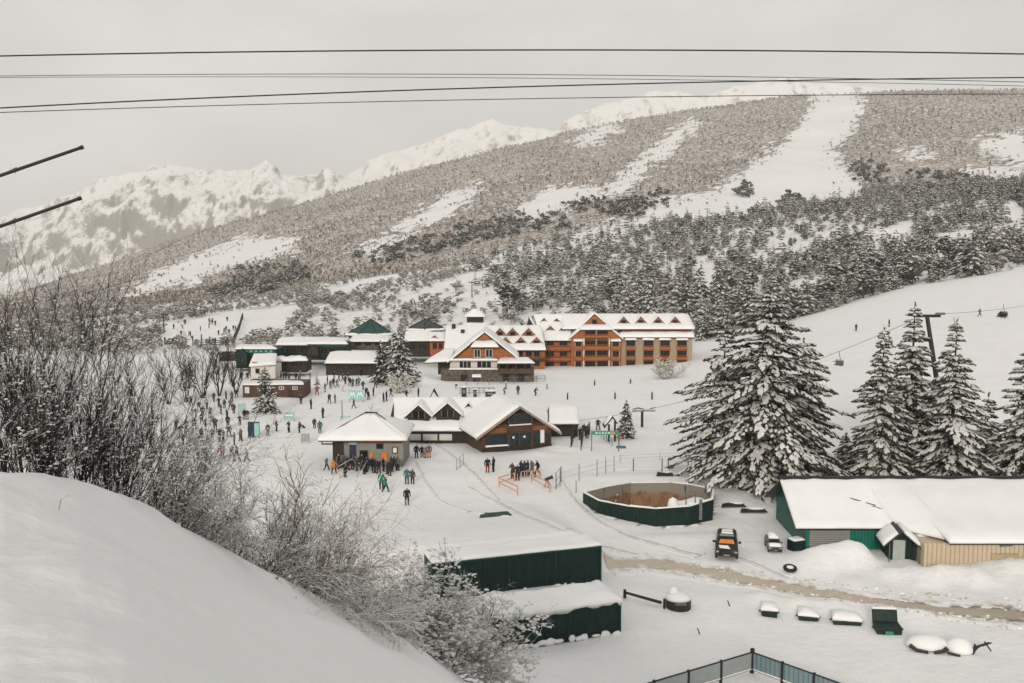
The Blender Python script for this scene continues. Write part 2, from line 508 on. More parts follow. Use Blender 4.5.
grey = ((YG2 > 300) & (YG2 <= 640) & ~bare_mask(jx, jy) & ~in_poly(jx, jy, CLEAR) & ~run_mask(jx, jy)).astype(float)
nr, nc = XG.shape
idx = np.arange(nr*nc).reshape(nr, nc)
quads = np.stack([idx[:-1,:-1], idx[:-1,1:], idx[1:,1:], idx[1:,:-1]], -1).reshape(-1, 4)
quads = quads[~inside.ravel()[quads].any(1)]
ctr = np.stack([XG.ravel()[quads].mean(1), YG2.ravel()[quads].mean(1)], 1)
quads = quads[~in_poly(ctr[:,0], ctr[:,1], PITXY)]

m, nt, bs = nodes("snow_land")
at1 = nt.nodes.new("ShaderNodeAttribute"); at1.attribute_name = "wood"
at2 = nt.nodes.new("ShaderNodeAttribute"); at2.attribute_name = "undergrowth"
f = noise_fac(nt, .30, 6, .55)
tramp = noise_fac(nt, 1.6, 8, .72)
snowc = mixc(nt, math_n(nt,'MULTIPLY', math_n(nt,'SUBTRACT', tramp, .52), 5.0, clamp=True), ramp(nt, f, [(.3, (.77,.765,.755)), (.7, (.815,.81,.80))]), (.735,.73,.715))
tint = noise_fac(nt, .006, 3, .6)
brown = ramp(nt, tint, [(.35, (.110,.082,.056)), (.65, (.22,.155,.098))])
sp1 = noise_fac(nt, .16, 5, .75)
fw = math_n(nt, 'MULTIPLY', math_n(nt, 'SUBTRACT', math_n(nt, 'ADD', math_n(nt,'MULTIPLY',at1.outputs["Fac"],.42), sp1), .79), 6.0, clamp=True)
c1 = mixc(nt, math_n(nt, 'MULTIPLY', fw, .9), snowc, brown)
sp2 = noise_fac(nt, .5, 5, .75)
fg = math_n(nt, 'MULTIPLY', math_n(nt, 'SUBTRACT', math_n(nt, 'ADD', math_n(nt,'MULTIPLY',at2.outputs["Fac"],.25), sp2), .80), 7.0, clamp=True)
c2 = mixc(nt, math_n(nt, 'MULTIPLY', fg, .85), c1, (.10,.092,.078))
nt.links.new(c2, bs.inputs["Base Color"])
bs.inputs["Roughness"].default_value = .8; bs.inputs["Specular IOR Level"].default_value = .2
f2 = noise_fac(nt, 1.7, 8, .7)
bump(nt, bs, math_n(nt,'ADD', math_n(nt,'MULTIPLY',f,1.5), math_n(nt,'MULTIPLY',f2,1.0)), .8, .16)
me = np_mesh("snow_ground", np.stack([XG, YG2, ZG], -1).reshape(-1,3), quads, m, smooth=True)
for nm, arr in (("wood", wood), ("undergrowth", grey)):
    a = me.attributes.new(nm, 'FLOAT', 'POINT'); a.data.foreach_set("value", arr.ravel().astype(np.float32))
o = bpy.data.objects.new("snow_ground", me); COL.objects.link(o); tag(o, kind="structure")

# ---- far summits
def range_mesh(name, ridge, Y0, Yc, foot, amp, seed, thr, wl):
    rp = np.array(ridge, float)
    pc = np.arange(rp[0,0], rp[-1,0], 2.0)
    rv = np.array([ray(a, b)[1] for a, b in zip(pc, np.interp(pc, rp[:,0], rp[:,1]))])
    fv = np.array([ray(a, foot)[1] for a in pc])
    uu = np.array([ray(a, 200)[0] for a in pc])
    T = np.linspace(0, 1.25, 130)
    Yt = Y0+(Yc-Y0)*T
    tt = np.minimum(T,1)[:,None]; back = np.maximum(T-1,0)[:,None]
    V = fv[None,:]+(rv-fv)[None,:]*(tt**1.25) - back*.25
    Yy = Yt[:,None]*np.ones_like(V); X = uu[None,:]*Yy; Z = V*Yy
    rid = 1-np.abs(fbm(X/wl+seed, Yy/(wl*1.6), 6, .58))*2
    w = np.clip(tt*1.6,0,1)*(1-.75*np.clip((tt-.75)/.25,0,1))
    Z = Z + amp*w*(rid-.6) + amp*.22*fbm(X/(wl*.12), Yy/(wl*.3)+seed, 4, .6)*np.clip(tt*2,0,1)*(1-.6*np.clip((tt-.7)/.3,0,1))
    r_, c_ = Z.shape; ix = np.arange(r_*c_).reshape(r_, c_)
    q = np.stack([ix[:-1,:-1], ix[:-1,1:], ix[1:,1:], ix[1:,:-1]], -1).reshape(-1,4)
    m, nt, bs = nodes(name+"_rock_and_snow")
    g = nt.nodes.new("ShaderNodeNewGeometry"); sx = nt.nodes.new("ShaderNodeSeparateXYZ"); nt.links.new(g.outputs["Normal"], sx.inputs[0])
    n1 = noise_fac(nt, .016, 9, .78, stretch=(1,.6,.45))
    n2 = noise_fac(nt, .09, 6, .8)
    v = math_n(nt,'ADD', math_n(nt,'MULTIPLY', math_n(nt,'SUBTRACT', 1.0, sx.outputs[2]), .55), math_n(nt,'ADD', math_n(nt,'MULTIPLY',n1,.75), math_n(nt,'MULTIPLY',n2,.35)))
    fac = math_n(nt,'MULTIPLY', math_n(nt,'SUBTRACT', v, thr), 9.0, clamp=True)
    rockc = mixc(nt, math_n(nt,'MULTIPLY',fac,.8), (.82,.81,.79), (.155,.135,.115))
    px3 = nt.nodes.new("ShaderNodeSeparateXYZ"); nt.links.new(g.outputs["Position"], px3.inputs[0])
    n3 = noise_fac(nt, .004, 6, .7)      # bare woods on the lower flank
    low_ = math_n(nt,'ADD', math_n(nt,'DIVIDE', math_n(nt,'SUBTRACT', 40.0+.10*0, math_n(nt,'SUBTRACT', px3.outputs[2], math_n(nt,'MULTIPLY', px3.outputs[0], .10))), 160.0), math_n(nt,'MULTIPLY', math_n(nt,'SUBTRACT', n3, .5), 2.6))
    wf = math_n(nt,'MULTIPLY', math_n(nt,'MULTIPLY', low_, 2.0, clamp=True), math_n(nt,'MULTIPLY', math_n(nt,'SUBTRACT', n2, .36), 3.2, clamp=True), clamp=True)
    nt.links.new(mixc(nt, wf, rockc, (.16,.128,.10)), bs.inputs["Base Color"])
    bs.inputs["Roughness"].default_value = .85
    me = np_mesh(name, np.stack([X,Yy,Z],-1).reshape(-1,3), q, m, smooth=True)
    o = bpy.data.objects.new(name, me); COL.objects.link(o); tag(o, kind="structure")
range_mesh("mountain_ridge", [(-420,300),(-200,260),(-60,228),(0,217),(40,205),(80,190),(120,175),(155,166),(180,163),(200,171),(214,171),(250,169),(268,162),(282,171),(318,170),(327,166),(345,177),(380,190),(430,205),(520,230)],
           2750, 3900, 320, 120, 3.1, .655, 420)
range_mesh("far_mountain_ridge", [(300,200),(345,178),(372,160),(400,150),(430,141),(460,128),(488,120),(520,124),(552,126),(580,113),(610,103),(640,96),(660,90),(684,92),(700,99),(722,90),(745,84),(768,80),(786,77),(810,84),(850,84),(900,92),(1000,100),(1200,120)],
           3300, 5000, 260, 110, 8.7, .68, 480)

# ---- the snow bank the photographer stands on
BK = [(-500,448,13,),(-250,470,14.5),(-100,480,15.5),(0,484,16.0),(40,486,17.0),(80,491,18.0),(120,502,19.0),(160,523,20.3),(200,546,21.8),(240,571,23.4),(280,592,25.0),(320,611,26.5),(360,627,28.0),(400,645,29.4),(430,661,30.6),(470,688,32.0),(520,722,33.5),(640,800,36.0),(900,960,40.0)]
bkx = np.array([b[0] for b in BK], float); bku = np.array([ray(b[0], b[1])[0] for b in BK]); bkv = np.array([ray(b[0], b[1])[1] for b in BK]); bkY = np.array([b[2] for b in BK], float)
def bank_z(x, y):
    x = np.asarray(x, float); y = np.asarray(y, float); u = x/y
    Yc = np.interp(u, bku, bkY); zc = np.interp(u, bku, bkv)*Yc
    s = (zc+1.55)/(Yc-1.0)
    w = 2.2
    d = (y-Yc)/w
    soft = w*np.where(d > 20, d, np.log1p(np.exp(np.clip(d,-30,20))))
    z = -1.55 + s*(y-1.0) - soft*(.95+s*.4) + .693*w*(.95+s*.4)*np.exp(-((y-Yc)/3.5)**2)
    z = z + .30*fbm(x/4.5, y/4.5, 3)*np.clip(y/8,0,1) + .15*fbm(x/1.9+5, y/2.6, 3) + .05*fbm(x/1.1, y/1.1, 3)+.02*fbm(x/.3,y/.3,2)
    return z
bc = np.concatenate([np.linspace(-500,-40,40), np.arange(-40,520,5), np.linspace(520,900,20)])
bu = np.interp(bc, bkx, bku)
byg = np.concatenate([np.exp(np.linspace(math.log(1.3), math.log(34), 200)), np.linspace(34.3, 75, 60)])
BU, BY = np.meshgrid(bu, byg); BX = BU*BY
BZ = np.maximum(bank_z(BX, BY), -31)
ix = np.arange(BZ.size).reshape(BZ.shape)
q = np.stack([ix[:-1,:-1], ix[:-1,1:], ix[1:,1:], ix[1:,:-1]], -1).reshape(-1,4)
q = q[(BZ.ravel()[q] > -30.9).any(1)]
BSNOW = snow_mat("bank_snow", .6, (.80,.797,.785), .09, 7.0)
me = np_mesh("snow_bank", np.stack([BX,BY,BZ],-1).reshape(-1,3), q, BSNOW, smooth=True)
o = bpy.data.objects.new("snow_bank_ground", me); COL.objects.link(o); tag(o, kind="structure")
def bank(px, Y):
    u = ray(px, 560)[0]; x = u*Y
    return Vector((x, Y, float(bank_z(x, Y))))

# ---- the dirty track ploughed through the snow
def strip(name, pts, width, mat_, lift, n=160, wob=.25):
    P = np.array([tuple(ground(a, b))[:2] for a, b in pts])
    s = np.concatenate([[0], np.cumsum(np.hypot(*np.diff(P, axis=0).T))])
    t = np.linspace(0, s[-1], n)
    X = np.interp(t, s, P[:,0]); Yv = np.interp(t, s, P[:,1])
    k = np.ones(9)/9
    X[4:-4] = np.convolve(X, k, 'valid'); Yv[4:-4] = np.convolve(Yv, k, 'valid')
    dx = np.gradient(X); dy = np.gradient(Yv); L = np.hypot(dx, dy); nx, ny = -dy/L, dx/L
    W = np.interp(t/s[-1], np.linspace(0,1,len(width)), width)*(1+wob*fbm(t/2.0, t*0+3, 3))
    rows = np.linspace(-1, 1, 13)
    vx = X[:,None]+nx[:,None]*W[:,None]*rows; vy = Yv[:,None]+ny[:,None]*W[:,None]*rows
    vz = land_z(vx, vy)+lift
    rut = -.07*np.exp(-((np.abs(rows)-.45)/.16)**2)[None,:]
    vz = vz + rut + .05*fbm(vx/.6, vy/.6, 3) + .05
    vz[:,0] -= .12; vz[:,-1] -= .12
    ii = np.arange(vz.size).reshape(vz.shape)
    qq = np.stack([ii[:-1,:-1], ii[1:,:-1], ii[1:,1:], ii[:-1,1:]], -1).reshape(-1,4)
    if ny.mean() > 0: qq = qq[:, ::-1]
    me = np_mesh(name, np.stack([vx,vy,vz],-1).reshape(-1,3), qq, mat_, smooth=True)
    a = me.attributes.new("across", 'FLOAT', 'POINT'); a.data.foreach_set("value", (np.abs(rows)[None,:]+0*vx).ravel().astype(np.float32))
    a = me.attributes.new("along", 'FLOAT', 'POINT'); a.data.foreach_set("value", ((t/s[-1])[:,None]+0*vx).ravel().astype(np.float32))
    o = bpy.data.objects.new(name, me); COL.objects.link(o); tag(o, kind="structure"); return o
m, nt, bs = nodes("dirty_packed_snow")
ac = nt.nodes.new("ShaderNodeAttribute"); ac.attribute_name = "across"
al = nt.nodes.new("ShaderNodeAttribute"); al.attribute_name = "along"
n1 = noise_fac(nt, 1.1, 6, .7); n2 = noise_fac(nt, 5.0, 5, .7)
mud = mixc(nt, math_n(nt,'MULTIPLY', math_n(nt,'SUBTRACT', al.outputs["Fac"], .55), 1.6, clamp=True), (.50,.435,.345), (.25,.205,.15))
rt = math_n(nt,'SUBTRACT', 1.0, math_n(nt,'MULTIPLY', math_n(nt,'ABSOLUTE', math_n(nt,'SUBTRACT', ac.outputs['Fac'], .42)), 5.5), clamp=True)
mud2 = mixc(nt, math_n(nt,'MULTIPLY', math_n(nt,'MULTIPLY', rt, math_n(nt,'MULTIPLY', math_n(nt,'SUBTRACT', n2, .32), 5.0, clamp=True)), math_n(nt,'ADD', .25, math_n(nt,'MULTIPLY', al.outputs['Fac'], .75))), mud, (.11,.09,.065))
e = math_n(nt,'ADD', math_n(nt,'MULTIPLY', math_n(nt,'SUBTRACT', 1.0, ac.outputs["Fac"]), 1.1), math_n(nt,'MULTIPLY', math_n(nt,'SUBTRACT', n1, .5), 2.2))
ft = math_n(nt,'MULTIPLY', math_n(nt,'SUBTRACT', e, math_n(nt,'SUBTRACT', .42, math_n(nt,'MULTIPLY', al.outputs["Fac"], .22))), 2.2, clamp=True)
nt.links.new(mixc(nt, ft, (.79,.785,.77), mud2), bs.inputs["Base Color"])
bs.inputs["Roughness"].default_value = .85
bump(nt, bs, n2, .8, .08)
strip("road", [(604,556),(640,562),(690,569),(740,578),(800,590),(850,598),(900,606),(960,612),(1024,616),(1100,622)], [2.6,3.5,2.8,2.3,2.2,2.5,2.9,3.1], m, .012)

# ski tracks and sledge ruts pressed into the piste
m, nt, bs = nodes("pressed_snow")
ac = nt.nodes.new("ShaderNodeAttribute"); ac.attribute_name = "across"
n1 = noise_fac(nt, 1.7, 7, .75)
ft = math_n(nt,'MULTIPLY', math_n(nt,'ADD', math_n(nt,'SUBTRACT', .35, ac.outputs["Fac"]), math_n(nt,'MULTIPLY', math_n(nt,'SUBTRACT', n1, .45), 3.0)), 2.0, clamp=True)
nt.links.new(mixc(nt, ft, (.785,.78,.77), (.56,.545,.515)), bs.inputs["Base Color"]); bs.inputs["Roughness"].default_value = .8
bump(nt, bs, n1, .9, .15)
for pts, w in (([(468,486),(500,503),(530,518),(562,532),(600,545),(640,556)],[.5,.7,.9,.8,1.0,1.2]),([(560,478),(575,500),(600,522),(640,540),(700,556)],[.4,.5,.6,.8,1.0]),
               ([(416,462),(425,480),(440,500),(470,512)],[.6,.5,.4,.3]),([(600,470),(640,468),(700,470)],[.3,.4,.3]),([(735,556),(760,566),(790,580)],[.5,.7,.6]),([(428,440),(445,450),(470,470),(500,500)],[.8,.7,.6,.4])):
    strip("path", pts, w, m, .006)
# ------------------------------------------------------------------ plants
def conifer(H, Rb, seed, whorls, boughs, pads, zb=.06, droop=.35, snow=.75, size=.8, power=.85, lean=0, ragged=.3, lite=False, narrow=1.0):
    """arrays for a snow-laden conifer: every bough carries overlapping sprays of needles with snow lodged on top"""
    rs = np.random.RandomState(seed)
    P=[]; D=[]; L=[]; ph=rs.uniform(0,6.28,4)
    for w in range(whorls):
        t = (w + rs.uniform(-.3,.3))/whorls
        t = min(max(t, 0), .985)
        z0 = H*(zb+(1-zb)*t)
        prof = (1-t)**power
        if t < .12: prof *= .72+2.3*t
        n = max(3, int(boughs*(.55+.45*(1-t))+.5))
        a0 = rs.uniform(0, 6.28)
        for b in range(n):
            a = a0+6.283*b/n+rs.uniform(-.35,.35)
            ln = Rb*prof*rs.uniform(1-ragged,1+ragged*.8)+.03*H*(1-t)*.5+.012*H
            ln *= 1+ragged*(.40*math.sin(a*2+ph[0]+t*5)+.35*math.sin(a*3+ph[1]-t*13)+.25*math.sin(t*31+ph[2]))
            if rs.rand() < .07: ln *= 1.28
            if rs.rand() < ragged*.22: continue
            k = max(1, int(pads*(.35+.65*ln/Rb)))
            el = R(28*(t-.30))+rs.uniform(-.12,.12)
            ca, sa = math.cos(a), math.sin(a)
            for i in range(k):
                s = (i+.55+rs.uniform(-.3,.3))/k
                s = .12+.88*s
                r = ln*s
                off = rs.uniform(-1,1)*.34*ln*(1.05-s)*.9*narrow
                z = z0 - abs(off)*.25*(narrow<1) + r*math.tan(el) - droop*ln*s*s*(.9-.3*t) + .10*ln*max(0,s-.75)*2
                P.append((ca*r-sa*off+lean*z, sa*r+ca*off, z+rs.uniform(-.04,.04)*size))
                ang = a + np.sign(off+1e-6)*rs.uniform(.1,.9)*(1.1-s*.7)
                D.append((math.cos(ang), math.sin(ang), -.18-.35*s*droop*2+rs.uniform(-.15,.15)))
                L.append(size*rs.uniform(.65,1.25)*(.55+.45*min(1,ln/Rb*1.5)))
    # leader
    for i in range(4):
        P.append((lean*H,0,H*(.975+.01*i))); D.append((rs.uniform(-.4,.4),rs.uniform(-.4,.4),.9)); L.append(size*.45)
    return sprays(P,D,L,rs,snow,lite)

def sprays(P,D,L,rs,snow,lite=False):
    """needle sprays (drooping, ragged) with snow lodged on top, as one triangle mesh: material 0 needles, 1 snow"""
    P=np.array(P); D=np.array(D); L=np.array(L)[:,None]
    D/=np.linalg.norm(D,axis=1,keepdims=True)
    n=len(P)
    side=np.cross(D,(0,0,1.0)); side/=np.linalg.norm(side,axis=1,keepdims=True)+1e-9
    up=np.cross(side,D)
    j=lambda lo,hi: rs.uniform(lo,hi,(n,1))
    i=np.arange(n)
    if lite:
        w=L*j(.3,.5)
        V=[P-D*L*.5, P+side*w-up*L*j(.1,.35), P+D*L*j(.45,.8)-up*L*j(.05,.3), P-side*w-up*L*j(.1,.35), P+up*L*j(.05,.2)]
        B,A,T,C_,C=[i+n*k for k in range(5)]
        dark=[(B,A,C),(A,T,C),(T,C_,C),(C_,B,C)]
    else:
        w=L*j(.20,.34)
        V=[P-D*L*.55, P+D*L*j(.55,.95)-up*L*.16, P+side*w-up*L*j(.08,.22), P-side*w-up*L*j(.08,.22), P+up*L*j(.02,.08)+D*L*.05]
        # ragged fingers of needles fanning out and hanging
        for q in range(6):
            s_=(-1)**q; t=(q//2)*.33-.25
            V.append(P+D*L*(t+j(.15,.45))+side*s_*L*j(.38,.66)-up*L*j(.18,.50))
        B,T,A,C_,C=[i+n*k for k in range(5)]; Fg=[i+n*(5+k) for k in range(6)]
        dark=[(B,A,C),(A,T,C),(T,C_,C),(C_,B,C),(B,C,Fg[0]),(B,Fg[1],C),(C,A,Fg[2]),(C,Fg[3],C_),(C,T,Fg[4]),(C,Fg[5],T),(A,Fg[2],Fg[4])]
    V=np.concatenate(V)
    F=np.concatenate([np.stack(f,-1) for f in dark]); M=np.zeros(len(F),int)
    k=rs.rand(n)<snow
    q=np.where(k)[0]; m=len(q); Lq=L[q]; jj=lambda lo,hi: rs.uniform(lo,hi,(m,1))
    Pq=P[q]+up[q]*Lq*.05; Dq=D[q]; Sq=side[q]; Uq=up[q]
    cen=Pq+Uq*Lq*jj(.06,.14)+Dq*Lq*jj(-.1,.15)
    if lite:
        ring=[Pq-Dq*Lq*jj(.3,.5), Pq+Sq*Lq*jj(.18,.42)-Uq*Lq*.06, Pq+Dq*Lq*jj(.35,.65)-Uq*Lq*.08, Pq-Sq*Lq*jj(.18,.42)-Uq*Lq*.06]
    else:
        ring=[Pq-Dq*Lq*jj(.45,.75), Pq-Dq*Lq*.12+Sq*Lq*jj(.14,.40)-Uq*Lq*.05, Pq+Dq*Lq*jj(.1,.3)+Sq*Lq*jj(.16,.52)-Uq*Lq*jj(.05,.2), Pq+Dq*Lq*jj(.6,1.0)-Uq*Lq*.16,
              Pq+Dq*Lq*jj(.1,.3)-Sq*Lq*jj(.16,.52)-Uq*Lq*jj(.05,.2), Pq-Dq*Lq*.12-Sq*Lq*jj(.14,.40)-Uq*Lq*.05]
    nr=len(ring); o=len(V); ii=np.arange(m)
    SV=np.concatenate(ring+[cen]); c=ii+o+m*nr
    SF=np.concatenate([np.stack((ii+o+m*a_,ii+o+m*((a_+1)%nr),c),-1) for a_ in range(nr)])
    return np.concatenate([V,SV]), np.concatenate([F,SF]), np.concatenate([M,np.ones(len(SF),int)])

def roundtree(H, W, seed, n, size, snow, lite=True):
    """loose rounded crown of a snow-dusted broadleaf or shrub"""
    rs=np.random.RandomState(seed); P=[];D=[];L=[]
    lob=[(rs.uniform(-.4,.4)*W,rs.uniform(-.4,.4)*W,rs.uniform(.35,.8)*H,rs.uniform(.35,.6)) for _ in range(5)]
    for i in range(n):
        cx,cy,cz,r=lob[rs.randint(5)]
        d=rs.normal(size=3); d/=np.linalg.norm(d); q=r*rs.rand()**.4
        x,y,z=cx+d[0]*W*q,cy+d[1]*W*q,cz+d[2]*H*.5*q
        if z<.05*H: z=.05*H+rs.rand()*.2*H
        P.append((x,y,z)); a=math.atan2(y,x)+rs.uniform(-.9,.9); D.append((math.cos(a),math.sin(a),rs.uniform(-.5,.5))); L.append(size*rs.uniform(.6,1.3))
    return sprays(P,D,L,rs,snow,lite)

def trunk_mesh(H, r, name="trunk", lean=0):
    mb=MB(); mb.tube([(0,0,-.4),(lean*H*.3,0,H*.3),(lean*H*.65,0,H*.65),(lean*H*.97,0,H*.97)], r, r*.12, 8)
    return mb.mesh(name, BARK)

def make_conifer(name, loc, H, Rb, label, group=None, mats=None, rz=0, **kw):
    t=empty(name, loc, rz, label, "tree", group)
    v,f,mi=conifer(H,Rb,**kw)
    o=bpy.data.objects.new("crown", np_mesh("crown", v, f, mats or [NEEDLE,TREESNOW], mi)); COL.objects.link(o); o.parent=t
    k=bpy.data.objects.new("trunk", trunk_mesh(H, .015*H+.06, lean=kw.get("lean",0))); COL.objects.link(k); k.parent=t
    return t

# ---- the big firs by the shed
FIRGREEN=plain('fir_needles',(.048,.052,.038),.85,.45,.8)
def big(px, Y, top, halfpx, label, seed, **kw):
    u,_=ray(px,470); x=u*Y; z=gz(x,Y)
    H=at(px,top,Y).z-z
    a=dict(whorls=33, boughs=8, pads=44, droop=.42, snow=.74, size=.56, zb=.02, narrow=.85)
    a.update(kw)
    return make_conifer("fir_tree",(x,Y,z-.2),H,halfpx/F*Y,label,"large firs behind the green shed",mats=[FIRGREEN,TREESNOW],seed=seed,rz=seed*1.7,**a)
big(765,109,287,80,"huge wide snow-laden fir, the biggest tree, between round tank and green shed",5,whorls=32,boughs=10,pads=62,power=.62,ragged=.45,droop=.5,size=.60)
big(722,113,322,52,"fir with low sweeping branches on the tank side of the biggest fir",7,whorls=24,boughs=7,power=.55,ragged=.5,droop=.45)
big(800,113,338,46,"fir half hidden behind the shed side of the biggest fir",8,whorls=24,power=.65,ragged=.4)
big(879,108,326,37,"narrow pointed fir behind the shed, on the left of the group beside the lift pylon",9,power=.8,size=.52)
big(908,112,302,42,"tallest thin-topped fir behind the shed, just before the lift pylon",10,power=.85,size=.52)
big(950,107,318,50,"broad fir behind the shed with a sharp spire right of the lift pylon",11,power=.9,size=.54,droop=.45)
big(985,112,392,28,"short fir tucked against the right flank of the sharp-spired fir",12,whorls=16,pads=30)
big(1024,106,344,42,"fir cut by the right edge of the photo behind the tan shed",13,power=.75,size=.48)
big(845,117,432,18,"small dark young fir in the gap between the biggest fir and the narrow fir",14,whorls=16,pads=7)

def mid_fir(px, py, top, halfpx, label, seed, **kw):
    g=ground(px,py); H=(py-top)/F*g.y*1.02
    a=dict(whorls=22,boughs=8,pads=8,droop=.3,snow=.75,size=.55,zb=.04); a.update(kw)
    return make_conifer("fir_tree",g-Vector((0,0,.15)),H,halfpx/F*g.y,label,None,seed=seed,rz=seed,**a)
mid_fir(266,413,367,13,"slim pale fir standing in front of the dark brown cabin",21,snow=.62,mats=[NEEDLE2,TREESNOW],power=.7)
mid_fir(399,384,331,20,"round-topped snowy fir between the green pavilion and the orange chalet",22,size=.8,power=.55)
mid_fir(381,382,340,10,"dark narrow tree at the left side of the round-topped snowy fir",23,snow=.35,size=.6)
mid_fir(626,438,400,9,"small snowy fir beside the lift entrance banner",24,size=.45)
mid_fir(317,388,371,3,"thin pale sapling on the snow right of the brown cabin",25,whorls=9,pads=3,size=.35,mats=[NEEDLE2,TREESNOW])

# ---- forest on the hill above the hotel
PROTO=[]
for s in range(9):
    if s<6: v,f,mi=conifer(9.0, [1.7,2.1,2.5,1.9,2.8,2.3][s], 100+s, 13, 7, 5, zb=.05, droop=.3, snow=[.84,.9,.78,.92,.82,.88][s], size=.95, power=[.8,.6,.5,.9,.55,.7][s], ragged=.5)
    else: v,f,mi=roundtree(7.0,3.2,130+s,190,.95,.85,False)
    PROTO.append((np_mesh("crown", v, f, [(NEEDLE2,FROSTED,FROSTED,FROSTED2,NEEDLE2,FROSTED,FROSTED2,FROSTED,NEEDLE2)[s], TREESNOW], mi), trunk_mesh(8.0,.16)))
rs=np.random.RandomState(5)
CONIF=[(470,262),(520,250),(560,240),(640,226),(700,216),(740,214),(800,200),(850,180),(880,178),(930,190),(1024,178),(1090,176),(1090,262),(1024,270),(985,282),(930,292),(880,306),(830,330),(810,335),(700,345),(690,322),(530,318),(500,320),(470,318),(455,300)]
# candidate spots, nearest first
cand=[]
Yc=285.0
while Yc<900:
    step=3.9*(Yc/300)**.6
    for x in np.arange(-.75*Yc, .78*Yc, step):
        cand.append((x+rs.uniform(-.5,.5)*step*1.1, Yc+rs.uniform(-.5,.5)*step*1.3))
    Yc+=step*1.15
cand=np.array(cand); cz=land_z(cand[:,0],cand[:,1]); cpx,cpy=proj(cand[:,0],cand[:,1],cz)
inC=in_poly(cpx+8*fbm(cand[:,0]/30,cand[:,1]/30,2),cpy+5*fbm(cand[:,0]/25+7,cand[:,1]/25,2),CONIF)&~bare_mask(cpx,cpy)&(cpx>-30)&(cpx<1060)
inC&=~in_poly(cpx,cpy,[(690,195),(850,180),(862,200),(800,206),(745,216),(690,224)])
dens=.58+.9*fbm(cand[:,0]/34,cand[:,1]/45,4)
left=np.clip((cpx-460)/100,.45,1)*np.where((cpx>490)&(cpx<720)&(cpy>272),1.5,1)
sel=np.where(inC&(rs.rand(len(cand))<np.clip(dens,.15,1)*left))[0]
sel=sel[np.argsort(cand[sel,1])]
def zone(px,py):
    if px<560: a="behind the left half of the hotel"
    elif px<700: a="behind the right half of the hotel"
    elif px<800: a="above the biggest fir"
    elif px<900: a="along the chairlift slope"
    else: a="above the upper chairlift slope"
    return a
NIND=270
for i,k in enumerate(sel[:NIND]):
    s=rs.randint(9); x,y=cand[k]; z=cz[k]
    h=.42+1.05*rs.rand()**1.3*(1.25 if cpx[k]<720 else 1.0)
    zn=zone(cpx[k],cpy[k])
    o=empty("conifer",(x,y,z-.2),rs.uniform(0,6.28),"snow-dusted conifer in the hillside forest "+zn,"tree","forest conifers "+zn)
    wdt=h*rs.uniform(.85,1.25); o.scale=(wdt,wdt,h)
    c=bpy.data.objects.new("crown",PROTO[s][0]); COL.objects.link(c); c.parent=o
    c=bpy.data.objects.new("trunk",PROTO[s][1]); COL.objects.link(c); c.parent=o

def scatter_stuff(name, bases, pts, zs, scale, mats, rot=True, seed=0):
    """join many plants that read as one mass into one object"""
    r=np.random.RandomState(seed); VV=[];FF=[];MM=[];off=0
    for i,(p,z) in enumerate(zip(pts,zs)):
        v,f,mi=bases[r.randint(len(bases))]
        a=r.uniform(0,6.28); ca,sa=math.cos(a),math.sin(a); h=scale[i]; w=h*r.uniform(.8,1.3)
        q=np.empty_like(v); q[:,0]=(v[:,0]*ca-v[:,1]*sa)*w+p[0]; q[:,1]=(v[:,0]*sa+v[:,1]*ca)*w+p[1]; q[:,2]=v[:,2]*h+z
        VV.append(q);FF.append(f+off);MM.append(mi);off+=len(v)
    o=bpy.data.objects.new(name,np_mesh(name,np.concatenate(VV),np.concatenate(FF),mats,np.concatenate(MM))); COL.objects.link(o)
    return tag(o,kind="stuff")
low=[conifer(9.0, r_, 200+i, 8, 6, 3, zb=.04, droop=.3, snow=sn_, size=1.35, power=pw, lite=True, ragged=.5) for i,(r_,sn_,pw) in enumerate([(1.9,.85,.7),(2.4,.8,.55),(1.8,.9,.9),(2.7,.8,.5),(2.2,.92,.7)])]
low+=[roundtree(6.0,3.0,230+i,80,1.3,.85) for i in range(4)]
rest=sel[NIND:][:3000]
print("conifers", len(sel), "rest", len(rest))
scatter_stuff("conifer_forest", low, cand[rest], cz[rest]-.3, (.4+.95*rs.rand(len(rest))**1.4), [FROSTED,TREESNOW], seed=3)

# ---- bare frosted woods: twiggy clumps
def twigclump(seed, n, H, W, wid, up=.8, frost=.45):
    r=np.random.RandomState(seed)
    V=[];Fc=[];M=[]
    for i in range(n):
        a=r.uniform(0,6.28); t=r.rand()**.7
        base=np.array([math.cos(a)*W*.35*r.rand(),math.sin(a)*W*.35*r.rand(),H*r.uniform(0,.35)])
        tip=np.array([math.cos(a)*W*t,math.sin(a)*W*t,H*(.35+.65*math.sqrt(max(0,1-t*t*.8)))*r.uniform(.75,1.05)])
        d=tip-base; s=np.cross(d,r.normal(size=3)); s/=np.linalg.norm(s)+1e-9; s*=wid*r.uniform(.5,1.3)
        o=len(V); mid=base+d*.55
        V+= [base-s*.4,base+s*.4,mid+s,tip,mid-s]
        Fc+=[(o,o+1,o+2),(o,o+2,o+4),(o+4,o+2,o+3)]
        mm=1 if r.rand()<frost else 0
        M+=[mm]*3
    return np.array(V),np.array(Fc),np.array(M)
BROWNTW=plain("brown_bare_branches",(.165,.115,.075),.9,.35,.02)
GREYTW=plain("grey_bare_branches",(.235,.215,.178),.9,.45,.03)
